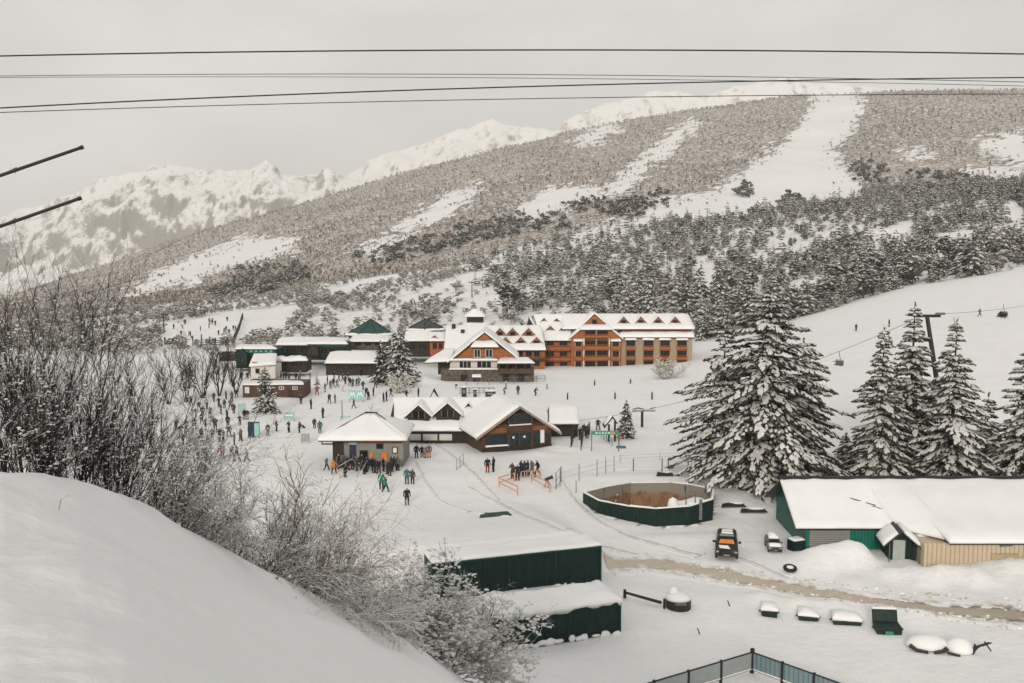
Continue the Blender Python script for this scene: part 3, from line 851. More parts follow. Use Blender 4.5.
# brown deciduous wood on the upper mountain
rs=np.random.RandomState(17)
bases=[twigclump(300+i,18,7.0,2.6,.36,frost=.30) for i in range(4)]+[roundtree(6.5,2.8,310+i,16,1.7,.45) for i in range(4)]
pp=[];Yc=640.0
while Yc<2320:
    st=4.3*(Yc/640)**.72
    for x in np.arange(-.62*Yc,.62*Yc,st): pp.append((x+rs.uniform(-.5,.5)*st,Yc+rs.uniform(-.5,.5)*st*1.6))
    Yc+=st*1.7
pp=np.array(pp); pz=land_z(pp[:,0],pp[:,1]); qx,qy=proj(pp[:,0],pp[:,1],pz)
jx=qx+14*fbm(pp[:,0]/pp[:,1]*40,np.log(pp[:,1])*40,5,.65)+rs.normal(size=len(qx))*6; jy=qy+9*fbm(pp[:,0]/pp[:,1]*44+9,np.log(pp[:,1])*44,5,.65)+rs.normal(size=len(qx))*3.5
dens=.70+.7*fbm(pp[:,0]/70,pp[:,1]/110,4)
lb=np.clip((qy-(330-qx*.22))/40,0,.6)       # thinner on the lower left flank
ok=~run_mask(jx,jy)&~in_poly(jx,jy,CLEAR)&(rs.rand(len(pp))<np.clip(dens-lb*.5,.05,1))&(qx>-20)&(qx<1050)
ok|=(rs.rand(len(pp))<.015)&(qx>0)&(qx<1030)&in_poly(qx,qy,CLEAR)
print("brown wood", ok.sum())
scatter_stuff("deciduous_woods",bases,pp[ok],pz[ok]-.3,(.30+.55*rs.rand(ok.sum())**1.3)*(pp[ok][:,1]/1000)**.25,[BROWNTW,TREESNOW],seed=4)
# grey frosted scrub on the lower slopes left of the conifers
bases=[roundtree(4.2,2.3,320+i,34,1.05,.72) for i in range(7)]
pp=[];Yc=288.0
while Yc<680:
    st=3.3*(Yc/300)**.6
    for x in np.arange(-.62*Yc,.62*Yc,st): pp.append((x+rs.uniform(-.5,.5)*st,Yc+rs.uniform(-.5,.5)*st*1.4))
    Yc+=st*1.25
pp=np.array(pp); pz=land_z(pp[:,0],pp[:,1]); qx,qy=proj(pp[:,0],pp[:,1],pz)
dens=.66+1.0*fbm(pp[:,0]/30,pp[:,1]/42,4)
inC2=in_poly(qx,qy,CONIF)
ok=~bare_mask(qx,qy)&~run_mask(qx,qy)&(rs.rand(len(pp))<np.clip(dens,.08,1)*np.where(inC2,.4,1)*np.where(in_poly(qx,qy,CLEAR),.3,1))&(qx>-20)&(qx<1050)
print("scrub", ok.sum())
scatter_stuff("frosted_scrub",bases,pp[ok],pz[ok]-.2,(.35+.9*rs.rand(ok.sum())**1.5),[GREYTW,TREESNOW],seed=6)
# darker evergreen thickets on the middle mountain
THICK=[[(205,300),(240,268),(300,262),(310,280),(250,300)],[(350,258),(420,240),(480,218),(560,214),(575,228),(500,240),(430,256),(380,266)],[(590,214),(640,196),(668,190),(672,206),(630,222)],[(845,168),(862,160),(890,168),(892,184),(852,182)],[(730,196),(745,182),(756,192),(750,200)],[(775,206),(790,190),(806,198),(800,212)],[(900,172),(960,176),(1030,190),(1030,206),(930,192)],[(560,205),(600,196),(616,206),(580,216)]]
tk=[];
for P_ in THICK:
    xs=[p[0] for p in P_]; ys=[p[1] for p in P_]
    n_=int((max(xs)-min(xs))*(max(ys)-min(ys))*.05)+5
    for _ in range(n_):
        a,b=rs.uniform(min(xs),max(xs)),rs.uniform(min(ys),max(ys))
        if in_poly([a],[b],P_)[0]: tk.append(ground(a,b,250))
bases=[roundtree(5.5,3.4,340+i,60,1.5,.42) for i in range(4)]
tk=np.array([tuple(t) for t in tk])
scatter_stuff("evergreen_thickets",bases,tk[:,:2],tk[:,2]-.3,rs.uniform(.8,1.5,len(tk)),[plain("dark_scrub",(.045,.048,.038),.9,.3,.05),TREESNOW],seed=7)

# ---- bare shrubs along the bank
def grow(mb, rnd, p, d, L, r, depth, spread, up, curl, snowpts, sides=4):
    n=5; pts=[p]; q=p.copy(); dd=d.copy()
    for i in range(n):
        dd=(dd+Vector((rnd.gauss(0,curl),rnd.gauss(0,curl),rnd.gauss(0,curl)+up))).normalized()
        q=q+dd*(L/n); pts.append(q.copy())
    mb.tube(pts,r,r*.35,sides,cap=False)
    if snowpts is not None and dd.z<.75:
        for k in range(1,n+1):
            if rnd.random()<.22: snowpts.append((pts[k],r))
    if depth>0:
        k=rnd.randint(3,5)
        for _ in range(k):
            i=rnd.randint(1,n); s=pts[i]
            a=(pts[i]-pts[i-1]).normalized()
            v=Vector((rnd.gauss(0,1),rnd.gauss(0,1),rnd.gauss(0,1))); v=(v-a*v.dot(a)).normalized()
            nd=(a+v*rnd.uniform(.35,1.0)*spread).normalized()
            grow(mb,rnd,s,nd,L*rnd.uniform(.4,.62),r*.55,depth-1,spread,up,curl*1.15,snowpts,3)
def shrub(name, loc, label, group, seed, stems, H, tilt, spread=.8, lean=(0,0), r=.022, depth=3, up=.05, curl=.10, matl=None, snowy=.06, foot=.5, cat="shrub", twig_r=None):
    rnd=random.Random(seed)
    t=empty(name,loc,0,label,cat,group)
    big_=MB(); small=MB(); sp=[]
    for i in range(stems):
        a=rnd.uniform(0,6.283); tl=rnd.random()**.6*tilt
        d=Vector((math.cos(a)*math.sin(tl)+lean[0],math.sin(a)*math.sin(tl)+lean[1],math.cos(tl))).normalized()
        p=Vector((math.cos(a)*foot*rnd.random(),math.sin(a)*foot*rnd.random(),-.25))
        L=H*rnd.uniform(.6,1.1)
        n=7; pts=[p.copy()]; q=p.copy(); dd=d.copy()
        for k in range(n):
            dd=(dd+Vector((rnd.gauss(0,curl),rnd.gauss(0,curl),rnd.gauss(0,curl)+up))).normalized()
            q=q+dd*(L/n); pts.append(q.copy())
        big_.tube(pts,r*rnd.uniform(.7,1.3),r*.25,5,cap=False)
        for k in range(2,n+1):
            for _ in range(rnd.randint(2,3) if stems>40 else rnd.randint(1,2)):
                a_=(pts[k]-pts[k-1]).normalized(); v=Vector((rnd.gauss(0,1),rnd.gauss(0,1),rnd.gauss(0,1))); v=(v-a_*v.dot(a_)).normalized()
                grow(small,rnd,pts[k],(a_+v*rnd.uniform(.3,.9)*spread).normalized(),L*rnd.uniform(.18,.38),(twig_r or r*.42),depth-2,spread,up,curl,sp,3)
            if dd.z<.8 and rnd.random()<.35: sp.append((pts[k],r))
    if snowy>0:
        for p,rr in sp:
            if rnd.random()<.8:
                s=snowy*rnd.uniform(.4,1.2); small.blob(p+Vector((0,0,s*.3)),s*rnd.uniform(1,2.0),s*rnd.uniform(1,1.8),s*.7,mi=1,rnd=rnd,seg=6,rings=4)
    big_.build("stem",matl or TWIG,t); small.build("twigs",[matl or TWIG,TREESNOW],t)
    return t
G1="bare shrubs on the crest of the snow bank"
# (px, Y, stems, H, tilt, lean, label)
for i,(px,Y,st,H,tl,ln,lb,mt) in enumerate([
 (-70,16.2,10,3.1,.7,(.12,0),"bare shrub at the left edge with boughs reaching into the picture",TWIGD),
 (20,17.0,13,3.1,.55,(0,0),"tall bare shrub with thin upright shoots nearest the left edge",TWIGD),
 (62,18.6,15,3.8,.40,(0,.05),"tallest bare shrub whose spiky shoots rise against the snowy mountain",TWIGD),
 (100,19.6,15,3.1,.50,(.05,0),"dense dark bare shrub in the middle of the tall thicket",TWIGD),
 (128,20.6,12,3.2,.60,(.25,0),"bare shrub leaning right with frosted outer branches",TWIG),
 (150,21.2,10,2.6,.60,(.65,0),"white-frosted shrub bending far right over the bank crest",TWIG),
 (172,22.0,8,2.0,.7,(.8,-.1),"low frosted shrub with arching twigs touching the snow of the bank",TWIG)]):
    shrub("bare_shrub",bank(px,Y),lb,G1,40+i,int(st*2.0),H,tl,lean=ln,matl=mt,r=.016,depth=3+(i>0),up=.07 if i<4 else .0,curl=.09,snowy=.018,twig_r=.0085)
G2="frosted bushes on the far side of the snow bank"
for i,(px,Y,st,H,tl,ln,lb,mt,dz) in enumerate([
 (222,24.0,44,3.0,.95,(0,0),"left part of the rounded frosted bush in front of the crowd",TWIG,.0),
 (258,25.2,70,3.6,.98,(.05,0),"tallest rounded frosted bush with beige twigs in front of the kiosk path",TWIGB,.0),
 (294,26.2,56,3.0,1.05,(.3,0),"frosted bush drooping right from the rounded clump towards the ski area",TWIGB,.0),
 (330,28.0,26,2.2,1.1,(.3,0),"low tangled frosted bush between the rounded clump and the dark bush",TWIG,.1),
 (388,30.4,16,1.9,1.0,(.1,0),"dark snowy bush with black gaps below the piste",TWIGD,.2),
 (412,31.0,40,3.0,1.0,(.1,0),"snow-clotted bush in front of the upper green container",TWIG,.6),
 (440,31.6,36,2.8,1.15,(.5,0),"bush with white arching twigs reaching across the lower green container",TWIG,.5),
 (478,33.0,7,.9,1.0,(.1,0),"tiny frosted twig tuft at the foot of the bank below the containers",TWIGB,0)]):
    b=bank(px,Y)
    shrub("frosted_bush",b+Vector((0,0,dz-.2)),lb,G2,60+i,st,H,tl,lean=ln,matl=mt,r=.024,depth=3 if i<4 and st>40 else 4,up=-.06 if i<4 else -.02,curl=.15,snowy=.045 if i>2 else .02,spread=1.0,foot=.8,twig_r=.012)
# bare trees and bushes down in the village
for i,(px,py,top,lb,mt) in enumerate([
 (186,402,352,"dark bare tree left of the brown cabin, nearest the tall thicket",TWIGD),
 (203,398,346,"dark bare tree with a forked trunk left of the brown cabin",TWIGD),
 (219,396,348,"dark bare tree just left of the green-fronted building",TWIGD),
 (236,392,356,"smaller bare tree beside the left end of the brown cabin",TWIGD),
 (168,404,356,"bare tree rising behind the thicket under the beginner slope",TWIGD),
 (666,378,360,"round frosted bush before the right end of the hotel",TWIGB),
 (401,392,376,"little pale bare bush at the foot of the round-topped fir",TWIGB),
 (578,364,358,"tiny bush in the snow before the hotel balconies",TWIG)]):
    g=ground(px,py); H=(py-top)/F*g.y
    if i<5: shrub("bare_tree",g,lb,"bare trees beside the brown cabin",80+i,7,H*.95,.45,matl=mt,r=.10,depth=4,up=.10,curl=.10,snowy=0,foot=.3,spread=.9,cat="tree",twig_r=.055)
    else: shrub("frosted_bush",g,lb,None,80+i,int(8+H*5),H,1.0,matl=mt,r=.06,depth=4,curl=.12,snowy=.10,foot=.8,spread=1.0,twig_r=.045)
# ------------------------------------------------------------------ buildings
class Bld:
    """a building whose front stands at distance Y0; P() turns a measured point of its elevation into local metres"""
    def __init__(self, name, px, py, Y, label, cat="building", group=None):
        p = at(px, py, Y); self.o = p; self.Y = Y
        self.root = empty(name, p, 0, label, cat, group)
    def P(self, px, py, dy=0.0):
        q = at(px, py, self.Y+dy) - self.o
        return Vector((q.x, dy, q.z))
    def X(self, px): return self.P(px, 350).x
    def Z(self, py): return self.P(512, py).z
    def part(self, mb, name, mat_, parent=None, smooth=False):
        return mb.build(name, mat_, parent or self.root, smooth)
    def wall(self, px0, px1, pyb, pyt, dy0, dy1, mat_, name="wall", parent=None, down=1.0):
        a, b = self.P(px0, pyb, dy0), self.P(px1, pyt, dy0)
        return self.part(MB().box(a.x, b.x, dy0, dy1, a.z-down, b.z), name, mat_, parent)
    def window(self, px0, px1, pyt, pyb, dy, frame=None, name="window", bars=1, parent=None, pane=None):
        a, b = self.P(px0, pyb, dy), self.P(px1, pyt, dy)
        x0, x1, z0, z1 = a.x, b.x, a.z, b.z; t = .09
        mb = MB()
        mb.box(x0-t, x0, dy-.07, dy+.05, z0-t, z1+t); mb.box(x1, x1+t, dy-.07, dy+.05, z0-t, z1+t)
        mb.box(x0, x1, dy-.07, dy+.05, z1, z1+t); mb.box(x0, x1, dy-.09, dy+.05, z0-t, z0)
        for k in range(bars):
            xc = x0+(x1-x0)*(k+1)/(bars+1); mb.box(xc-.04, xc+.04, dy-.06, dy+.04, z0, z1)
        o = self.part(mb, name, frame or BROWNWOOD, parent)
        self.part(MB().box(x0, x1, dy-.015, dy+.03, z0, z1), "pane", pane or GLASS, o)
        return o
    def balcony(self, px0, px1, pyt, pyb, dy0, dy1, mat_, name="balcony", parent=None):
        a, b = self.P(px0, pyb, dy0), self.P(px1, pyt, dy0)
        mb = MB(); z0, z1 = a.z, b.z; h = z1-z0
        mb.box(a.x, b.x, dy0, dy1, z0-.12, z0+.02)                     # floor
        mb.box(a.x, b.x, dy0-.05, dy0, z0+.12, z0+h*.62)               # boarding
        mb.box(a.x-.03, b.x+.03, dy0-.09, dy0+.03, z1-.10, z1)         # rail
        n = max(2, int((b.x-a.x)/1.2))
        for i in range(n+1):
            x = a.x+(b.x-a.x)*i/n; mb.box(x-.04, x+.04, dy0-.075, dy0+.015, z0-.1, z1-.1)
        return self.part(mb, name, mat_, parent)
    def snowquad(self, pts, th=.45, name="roof_snow", parent=None, n=10, m=6, seed=1, rough=.25, under=None, over=.3):
        """pts: (px,py,dy) ccw from above: front-left, front-right, back-right, back-left"""
        q = [self.P(*p) for p in pts]
        if under is not None:
            mb = MB(); mb.slab(*q, .18); r = self.part(mb, "roof", under, parent)
            mb = MB(); mb.snow(*[p+Vector((0,0,.035)) for p in q], th, n, m, seed=seed, rough=rough, over=over); self.part(mb, name, ROOFSNOW, r, True); return r
        mb = MB(); mb.snow(*q, th, n, m, seed=seed, rough=rough, over=over)
        return self.part(mb, name, ROOFSNOW, parent, True)
    def dormer(self, pxc, pyb, pyt, half, dy, back=3.0, mat_=None, win=True, seed=0, snowth=.28, frame=None, name="dormer"):
        a = self.P(pxc-half, pyb, dy); b = self.P(pxc+half, pyb, dy); t = self.P(pxc, pyt, dy)
        h = t.z-a.z; ze = a.z+h*.32
        mb = MB(); mb.prism_y([(a.x, a.z-.4), (b.x, a.z-.4), (b.x, ze), (t.x, t.z), (a.x, ze)], dy, dy+back)
        o = self.part(mb, name, mat_ or ORANGEWOOD)
        w = (b.x-a.x)
        if win:
            g = MB(); g.box(t.x-w*.20, t.x+w*.20, dy-.05, dy-.005, a.z+.08*h, a.z+.50*h); self.part(g, "window", GLASS, o)
            f = MB(); f.box(t.x-w*.25, t.x-w*.20, dy-.08, dy-.004, a.z+.04*h, a.z+.52*h); f.box(t.x+w*.20, t.x+w*.25, dy-.08, dy-.004, a.z+.04*h, a.z+.52*h); f.box(t.x-w*.25, t.x+w*.25, dy-.08, dy-.004, a.z+.50*h, a.z+.55*h)
            self.part(f, "window_frame", frame or BROWNWOOD, o)
        s = MB(); e = w*.16; dz = (t.z-ze)/(w/2)*e
        y0, y1 = dy-.35, dy+back
        s.snow((a.x-e, y0, ze-dz), (t.x, y0, t.z), (t.x, y1, t.z), (a.x-e, y1, ze-dz), snowth, 5, 5, seed=seed)
        s.snow((t.x, y0, t.z), (b.x+e, y0, ze-dz), (b.x+e, y1, ze-dz), (t.x, y1, t.z), snowth, 5, 5, seed=seed+1)
        self.part(s, "roof_snow", ROOFSNOW, o, True)
        v = MB()     # dark barge boards
        for sx, ex in ((a.x-e, -1), (b.x+e, 1)):
            v.slab((sx, y0-.03, ze-dz-.06), (t.x, y0-.03, t.z-.06), (t.x, y0-.03, t.z+.05), (sx, y0-.03, ze-dz+.05), .06) if ex < 0 else v.slab((t.x, y0-.03, t.z-.06), (sx, y0-.03, ze-dz-.06), (sx, y0-.03, ze-dz+.05), (t.x, y0-.03, t.z+.05), .06)
        self.part(v, "barge_board", DARKWOOD, o)
        return o

# ---------------- the big hotel
H = Bld("hotel", 600, 366, 250, "large orange and tan hotel with balconies and long snowy roof at foot of hill", "hotel")
P = H.P
H.wall(621, 692.5, 367, 337, 0, 13, TAN)
H.wall(622, 691.5, 337.2, 329, 1.6, 12.5, ORANGEWOOD, "upper_wall", down=0)
H.snowquad([(619.5,337.5,-1.0),(694.5,337.5,-1.0),(693.5,332.8,1.55),(619.5,332.8,1.55)], .5, under=DARKWOOD, n=14, m=4)
H.snowquad([(562,329.3,.6),(694.5,329.3,.6),(686,314.6,8.0),(562,314.6,8.0)], .55, under=DARKWOOD, n=16, m=8, seed=3)
q = MB(); q.snow(P(694.5,329.3,.6), P(694.0,328.4,14), P(687,315,8.2), P(686,314.6,8.0), .4, 5, 6, seed=4); H.part(q, "roof_snow", ROOFSNOW, smooth=True)
q = MB(); q.snow(P(694,329,15.5), P(540,329,15.5), P(546,314.6,8.0), P(686,314.6,8.0), .5, 12, 5, seed=5); H.part(q, "roof_snow", ROOFSNOW, smooth=True)
for i, c in enumerate((623.5, 640.8, 658, 675)):
    H.dormer(c, 324.6, 316.4, 5.0, 2.6, 4.5, seed=i*3, snowth=.2)
for i, (a, b) in enumerate(((626,635.5),(643.5,653.5),(660,670),(677,687))):
    for (t, bt) in ((340.2,345.6),(350.4,355.8),(360.6,365.6)):
        H.window(a+.7, b-.7, t, bt, -.45, bars=2)
    for (t, bt) in ((346.2,350.0),(356.2,359.8)):
        H.balcony(a-.2, b+.2, t-.6, bt, -1.05, -.3, ORANGEWOOD)
    H.wall(a, b, 367, 338.8, -.36, .1, ORANGEWOOD if i else TAN, "bay", down=.8)
    H.snowquad([(a-1.2,340.0,-1.2),(b+1.2,340.0,-1.2),(b+1.0,338.0,-.1),(a-1.0,338.0,-.1)], .35, n=5, m=4, seed=30+i)
# middle gabled block
mb = MB()
pts = [(571,369),(621,369),(621,337),(611,329.5),(581,329.5),(571,337)]
mb.prism_y([(P(a,b,-1.6).x, P(a,b,-1.6).z) for a, b in pts], -1.6, 3); H.part(mb, "gable_wall", ORANGEWOOD)
mb = MB(); mb.prism_y([(P(a,b,.9).x, P(a,b,.9).z) for a, b in ((582.5,325.4),(608,325.4),(594.5,315.4))], .9, 6)
o = H.part(mb, "pediment", ORANGEWOOD); H.window(592.3,596.5,319.8,323.6,.82, bars=0, parent=o)
for k, (l, r) in enumerate((((568,339.2),(594.5,313.8)),((594.5,313.8),(624,339.2)))):
    pa, pb = (P(l[0],l[1],1.2), P(r[0],r[1],1.2)); pc, pd = pb+Vector((0,7,0)), pa+Vector((0,7,0))
    q = MB(); q.snow(pa, pb, pc, pd, .5, 8, 5, seed=50+k); H.part(q, "roof_snow", ROOFSNOW, smooth=True)
H.snowquad([(580,329.9,-2.3),(612.5,329.9,-2.3),(608.5,325.3,.85),(583,325.3,.85)], .45, under=DARKWOOD, n=10, m=4, seed=7)
for s in (((568.5,339.6),(580.3,329.6)),((611.8,329.6),(623.5,339.6))):      # sloping snowy verges
    pa, pb = P(s[0][0],s[0][1],-2.2), P(s[1][0],s[1][1],-2.2)
    q = MB(); q.snow(pa, pb, pb+Vector((0,3.6,0)), pa+Vector((0,3.6,0)), .35, 5, 4, seed=9); H.part(q, "roof_snow", ROOFSNOW, smooth=True)
for (a, b) in ((575,582),(612,619.5)):
    for (t, bt) in ((341.4,345.8),(351.6,356),(361.6,366)):
        H.window(a+.9, b-.9, t, bt, -2.05, bars=1)
    for (t, bt) in ((346.6,350.2),(357,360.4)):
        H.balcony(a-.4, b+.4, t-.4, bt, -2.6, -2.0, ORANGEWOOD)
    H.wall(a-.6, b+.6, 367, 340.2, -2.0, -1.6, TAN, "bay", down=.6)
    H.snowquad([(a-1.6,341.3,-2.8),(b+1.6,341.3,-2.8),(b+1.4,339.4,-1.6),(a-1.4,339.4,-1.6)], .3, n=5, m=4, seed=40)
for (a, b) in ((585,595.5),(597,608)):
    for (t, bt) in ((329.9,334.4),(340.6,345),(351,355.4),(361.5,366.3)):
        H.window(a+.6, b-.6, t, bt, -1.68, bars=3)
for (t, bt) in ((334.2,337.6),(344.6,350),(355.4,360.6)):
    H.balcony(583.6, 609.4, t, bt, -3.0, -1.62, ORANGEWOOD)
for a in (583.2,608.6):
    H.wall(a, a+1.3, 367, 338, -3.05, -2.75, WHITEWALL, "column", down=.6)
H.wall(595.8, 596.7, 367, 330.5, -2.95, -2.75, TAN, "column", down=.6)
# left part with the twin dormers
H.wall(541, 571, 368, 340, -.4, 12, ORANGEWOOD)
H.snowquad([(541,340.8,-1.5),(571.5,340.8,-1.5),(571,314.8,8.0),(533.5,314.8,8.0)], .5, under=DARKWOOD, n=12, m=10, seed=12)
H.dormer(550.3, 334.4, 325.8, 6.2, 1.4, 4, seed=60); H.dormer(563.6, 334.4, 325.8, 6.0, 1.4, 4, seed=62)
H.dormer(544, 323.4, 317.8, 3.5, 4.8, 3, seed=64); H.dormer(556.6, 323.2, 318.4, 3.8, 4.8, 3, seed=66); H.dormer(571, 322.4, 319.6, 2.0, 5.0, 2, win=False, mat_=DARKWOOD, seed=68)
for (a, b) in ((547,553.6),(560,566.8)):
    for (t, bt) in ((341.4,345.2),(351.6,356),(362,367)):
        H.window(a, b, t, bt, -.5, bars=2)
for (t, bt) in ((345.4,350.6),(356,361)):
    H.balcony(542, 570.4, t, bt, -1.6, -.45, ORANGEWOOD)
mb = MB(); mb.prism_y([(P(a,b,2).x, P(a,b,2).z) for a, b in ((524.6,340),(541.6,340),(529.8,318.6))], 2, 12); H.part(mb, "gable_wall", DARKWOOD)
q = MB(); q.snow(P(529.5,318,1.0), P(542.5,341,1.0), P(542.5,341,1.0)+Vector((0,10,0)), P(529.5,318,1.0)+Vector((0,10,0)), .4, 6, 6, seed=14); H.part(q, "roof_snow", ROOFSNOW, smooth=True)

# ---------------- the long dormered wing to its left
Wg = Bld("hotel_wing", 505, 369, 240, "low hotel wing with two rows of little snowy dormers, left of the big hotel", "hotel")
Wg.wall(446, 545, 370, 349, 0, 12, ORANGEWOOD)
Wg.snowquad([(444,350.4,-1.2),(546,350.4,-1.2),(541,326,9.5),(446,326,9.5)], .5, under=DARKWOOD, n=18, m=10, seed=21)
q = MB(); q.snow(Wg.P(541,326,9.5), Wg.P(446,326,9.5), Wg.P(446,350,20), Wg.P(546,350,20), .4, 4, 4, seed=22); Wg.part(q, "roof_snow", ROOFSNOW, smooth=True)
for i, c in enumerate((486,500,512.5,528.5)): Wg.dormer(c, 336, 328, 5.4, 4.2, 4, seed=70+2*i, snowth=.2)
for i, c in enumerate((505.5,520.8,536.5)): Wg.dormer(c, 345.4, 337, 5.8, .9, 4, seed=80+2*i, snowth=.2)
for a in (517.5,526.2,534.2): 
    for (t, bt) in ((351.5,356),(361,365.5)): Wg.window(a, a+5.2, t, bt, -.08, bars=1)
for (t, bt) in ((356.6,360.4),): Wg.balcony(516, 545, t, bt, -1.2, -.05, BROWNWOOD)
mb = MB(); mb.box(Wg.P(452,326,8).x, Wg.P(455.5,326,8).x, 7.2, 8.6, Wg.P(452,333,8).z, Wg.P(452,324,8).z); mb.box(Wg.P(461,330,6).x, Wg.P(464.5,326,6).x, 5.2, 6.6, Wg.P(462,337,6).z, Wg.P(462,329.6,6).z)
Wg.part(mb, "chimney", DARKWOOD)

# ---------------- front chalet restaurant
C = Bld("chalet", 470, 382, 210, "orange gabled chalet restaurant with white ground floor on a dark stone base", "chalet")
P = C.P
C.wall(441, 534, 384, 369, -2.2, 9, STONE, "base_wall", down=1.5)
C.wall(450, 497, 369.5, 360, 0, 9, WHITEWALL, "ground_floor_wall", down=0)
C.wall(438, 450.2, 372, 361.5, 1, 9, DARKWOOD, "side_wall", down=.5)
mb = MB(); mb.prism_y([(P(a,b,0).x, P(a,b,0).z) for a, b in ((453,360),(516,360),(516,357),(494,343.5),(475,343.5),(453,358))], 0, 10); C.part(mb, "gable_wall", ORANGEWOOD)
mb = MB(); mb.prism_y([(P(a,b,1.4).x, P(a,b,1.4).z) for a, b in ((474.5,342.3),(495,342.3),(484.5,333.6))], 1.4, 9); C.part(mb, "gable_top", ORANGEWOOD)
C.snowquad([(470.5,347.4,-1.3),(499,347.4,-1.3),(494.6,341.6,1.3),(475,341.6,1.3)], .4, under=DARKWOOD, n=9, m=4, seed=31)
for k, (l, r) in enumerate((((447,363.0),(484.6,332.2)),((484.6,332.2),(519,359.6)))):
    pa, pb = P(l[0],l[1],-1.2 if 0 else 1.0), P(r[0],r[1],1.0)
    q = MB(); q.snow(pa, pb, pb+Vector((0,10,0)), pa+Vector((0,10,0)), .45, 10, 6, seed=33+k); C.part(q, "roof_snow", ROOFSNOW, smooth=True)
    pa, pb = P(l[0],l[1],-1.4), P(r[0],r[1],-1.4)
    if k == 0: pb = pa+(pb-pa)*.62
    else: pa = pb+(pa-pb)*.62
    q = MB(); q.snow(pa, pb, pb+Vector((0,2.5,0)), pa+Vector((0,2.5,0)), .3, 8, 4, seed=35+k); C.part(q, "verge_snow", ROOFSNOW, smooth=True)
for (a, b) in ((474.5,480),(486,492)): C.window(a, b, 349.6, 357, -.06, frame=WHITEPAINT, bars=1)
for (a, b) in ((459.6,470.8),(477.2,491)): C.window(a, b, 361.4, 368, -.06, frame=WHITEPAINT, bars=2)
C.snowquad([(449,360.4,-1.5),(498,360.4,-1.5),(498,359.4,-.02),(449,359.4,-.02)], .3, name="ledge_snow", n=12, m=4, seed=41)
C.snowquad([(449,369.4,-2.6),(498,369.4,-2.6),(498,368.6,-.02),(449,368.6,-.02)], .22, name="ledge_snow", n=12, m=4, seed=42)
C.snowquad([(424.5,363,-1.0),(450,361.6,-1.0),(455,349.5,6.5),(446,349.5,6.5)], .5, under=DARKWOOD, n=8, m=6, seed=43)
C.window(440.5, 447, 363.5, 368.8, .92, bars=2)
# terrace roof and posts
C.snowquad([(497,363.4,-4.2),(535,363.4,-4.2),(528,358.6,.5),(500,358.6,.5)], .35, under=DARKWOOD, n=10, m=5, seed=44)
mb = MB()
for a in (498.5,507,516,525,533): 
    x = P(a,370,-3.8).x; mb.box(x-.09, x+.09, -3.9, -3.72, P(a,371,-3.8).z, P(a,363.2,-3.8).z)
C.part(mb, "terrace_post", BROWNWOOD)
C.wall(497, 534, 373.6, 370.6, -4.1, -3.95, BROWNWOOD, "terrace_rail", down=0)
C.window(500, 512, 363.9, 369.6, -.1, bars=3); C.window(514, 530, 364, 369.6, -.1, bars=4)
C.snowquad([(472,377.2,-3.4),(481.5,377.2,-3.4),(481,374.4,-2.25),(472,374.4,-2.25)], .25, name="canopy_snow", n=5, m=4, seed=45)
for a in (461, 473, 503, 518): C.window(a, a+6, 374.6, 381, -2.27, bars=1)

def fence_line(name, pts, h, label, group=None, rail=(.35,.9), r=.03, post=DARK, railm=None, step=2.0, zoff=0, sides=5, sag=0, rr=None):
    """posts standing on the snow with rails between them; pts are world xy"""
    root = empty(name, (pts[0][0], pts[0][1], gz(*pts[0])), 0, label, "fence", group)
    o = Vector(root.location); mbr = MB(); tops = []
    for (a, b) in zip(pts[:-1], pts[1:]):
        L = math.hypot(b[0]-a[0], b[1]-a[1]); n = max(1, int(round(L/step)))
        for i in range(n+1):
            if i == 0 and a is not pts[0]: continue
            x = a[0]+(b[0]-a[0])*i/n; y = a[1]+(b[1]-a[1])*i/n
            p = Vector((x, y, gz(x,y)+zoff))-o; tops.append(p)
            MB().tube([p-Vector((0,0,.3)), p+Vector((0,0,h))], r, r, sides).build("post", post, root)
    for k in rail: mbr.tube([t+Vector((0,0,h*k)) for t in tops], rr or r*.6, rr or r*.6, 4)
    mbr.build("rail", railm or post, root)
    return root
def gxy(px, py): g = ground(px, py); return (g.x, g.y)
fence_line("terrace_fence", [gxy(466,385), gxy(500,384), gxy(528,383), gxy(545,381)], 1.3, "row of thin pale posts fencing the chalet terrace", rail=(.5,.95), r=.06, post=STEEL, step=2.6)
fence_line("snow_fence", [gxy(460,394), gxy(474,393.6), gxy(494,393.2)], 1.2, "dark slatted fence on the snow below the chalet", rail=(.2,.5,.8,.97), r=.05, step=1.0)

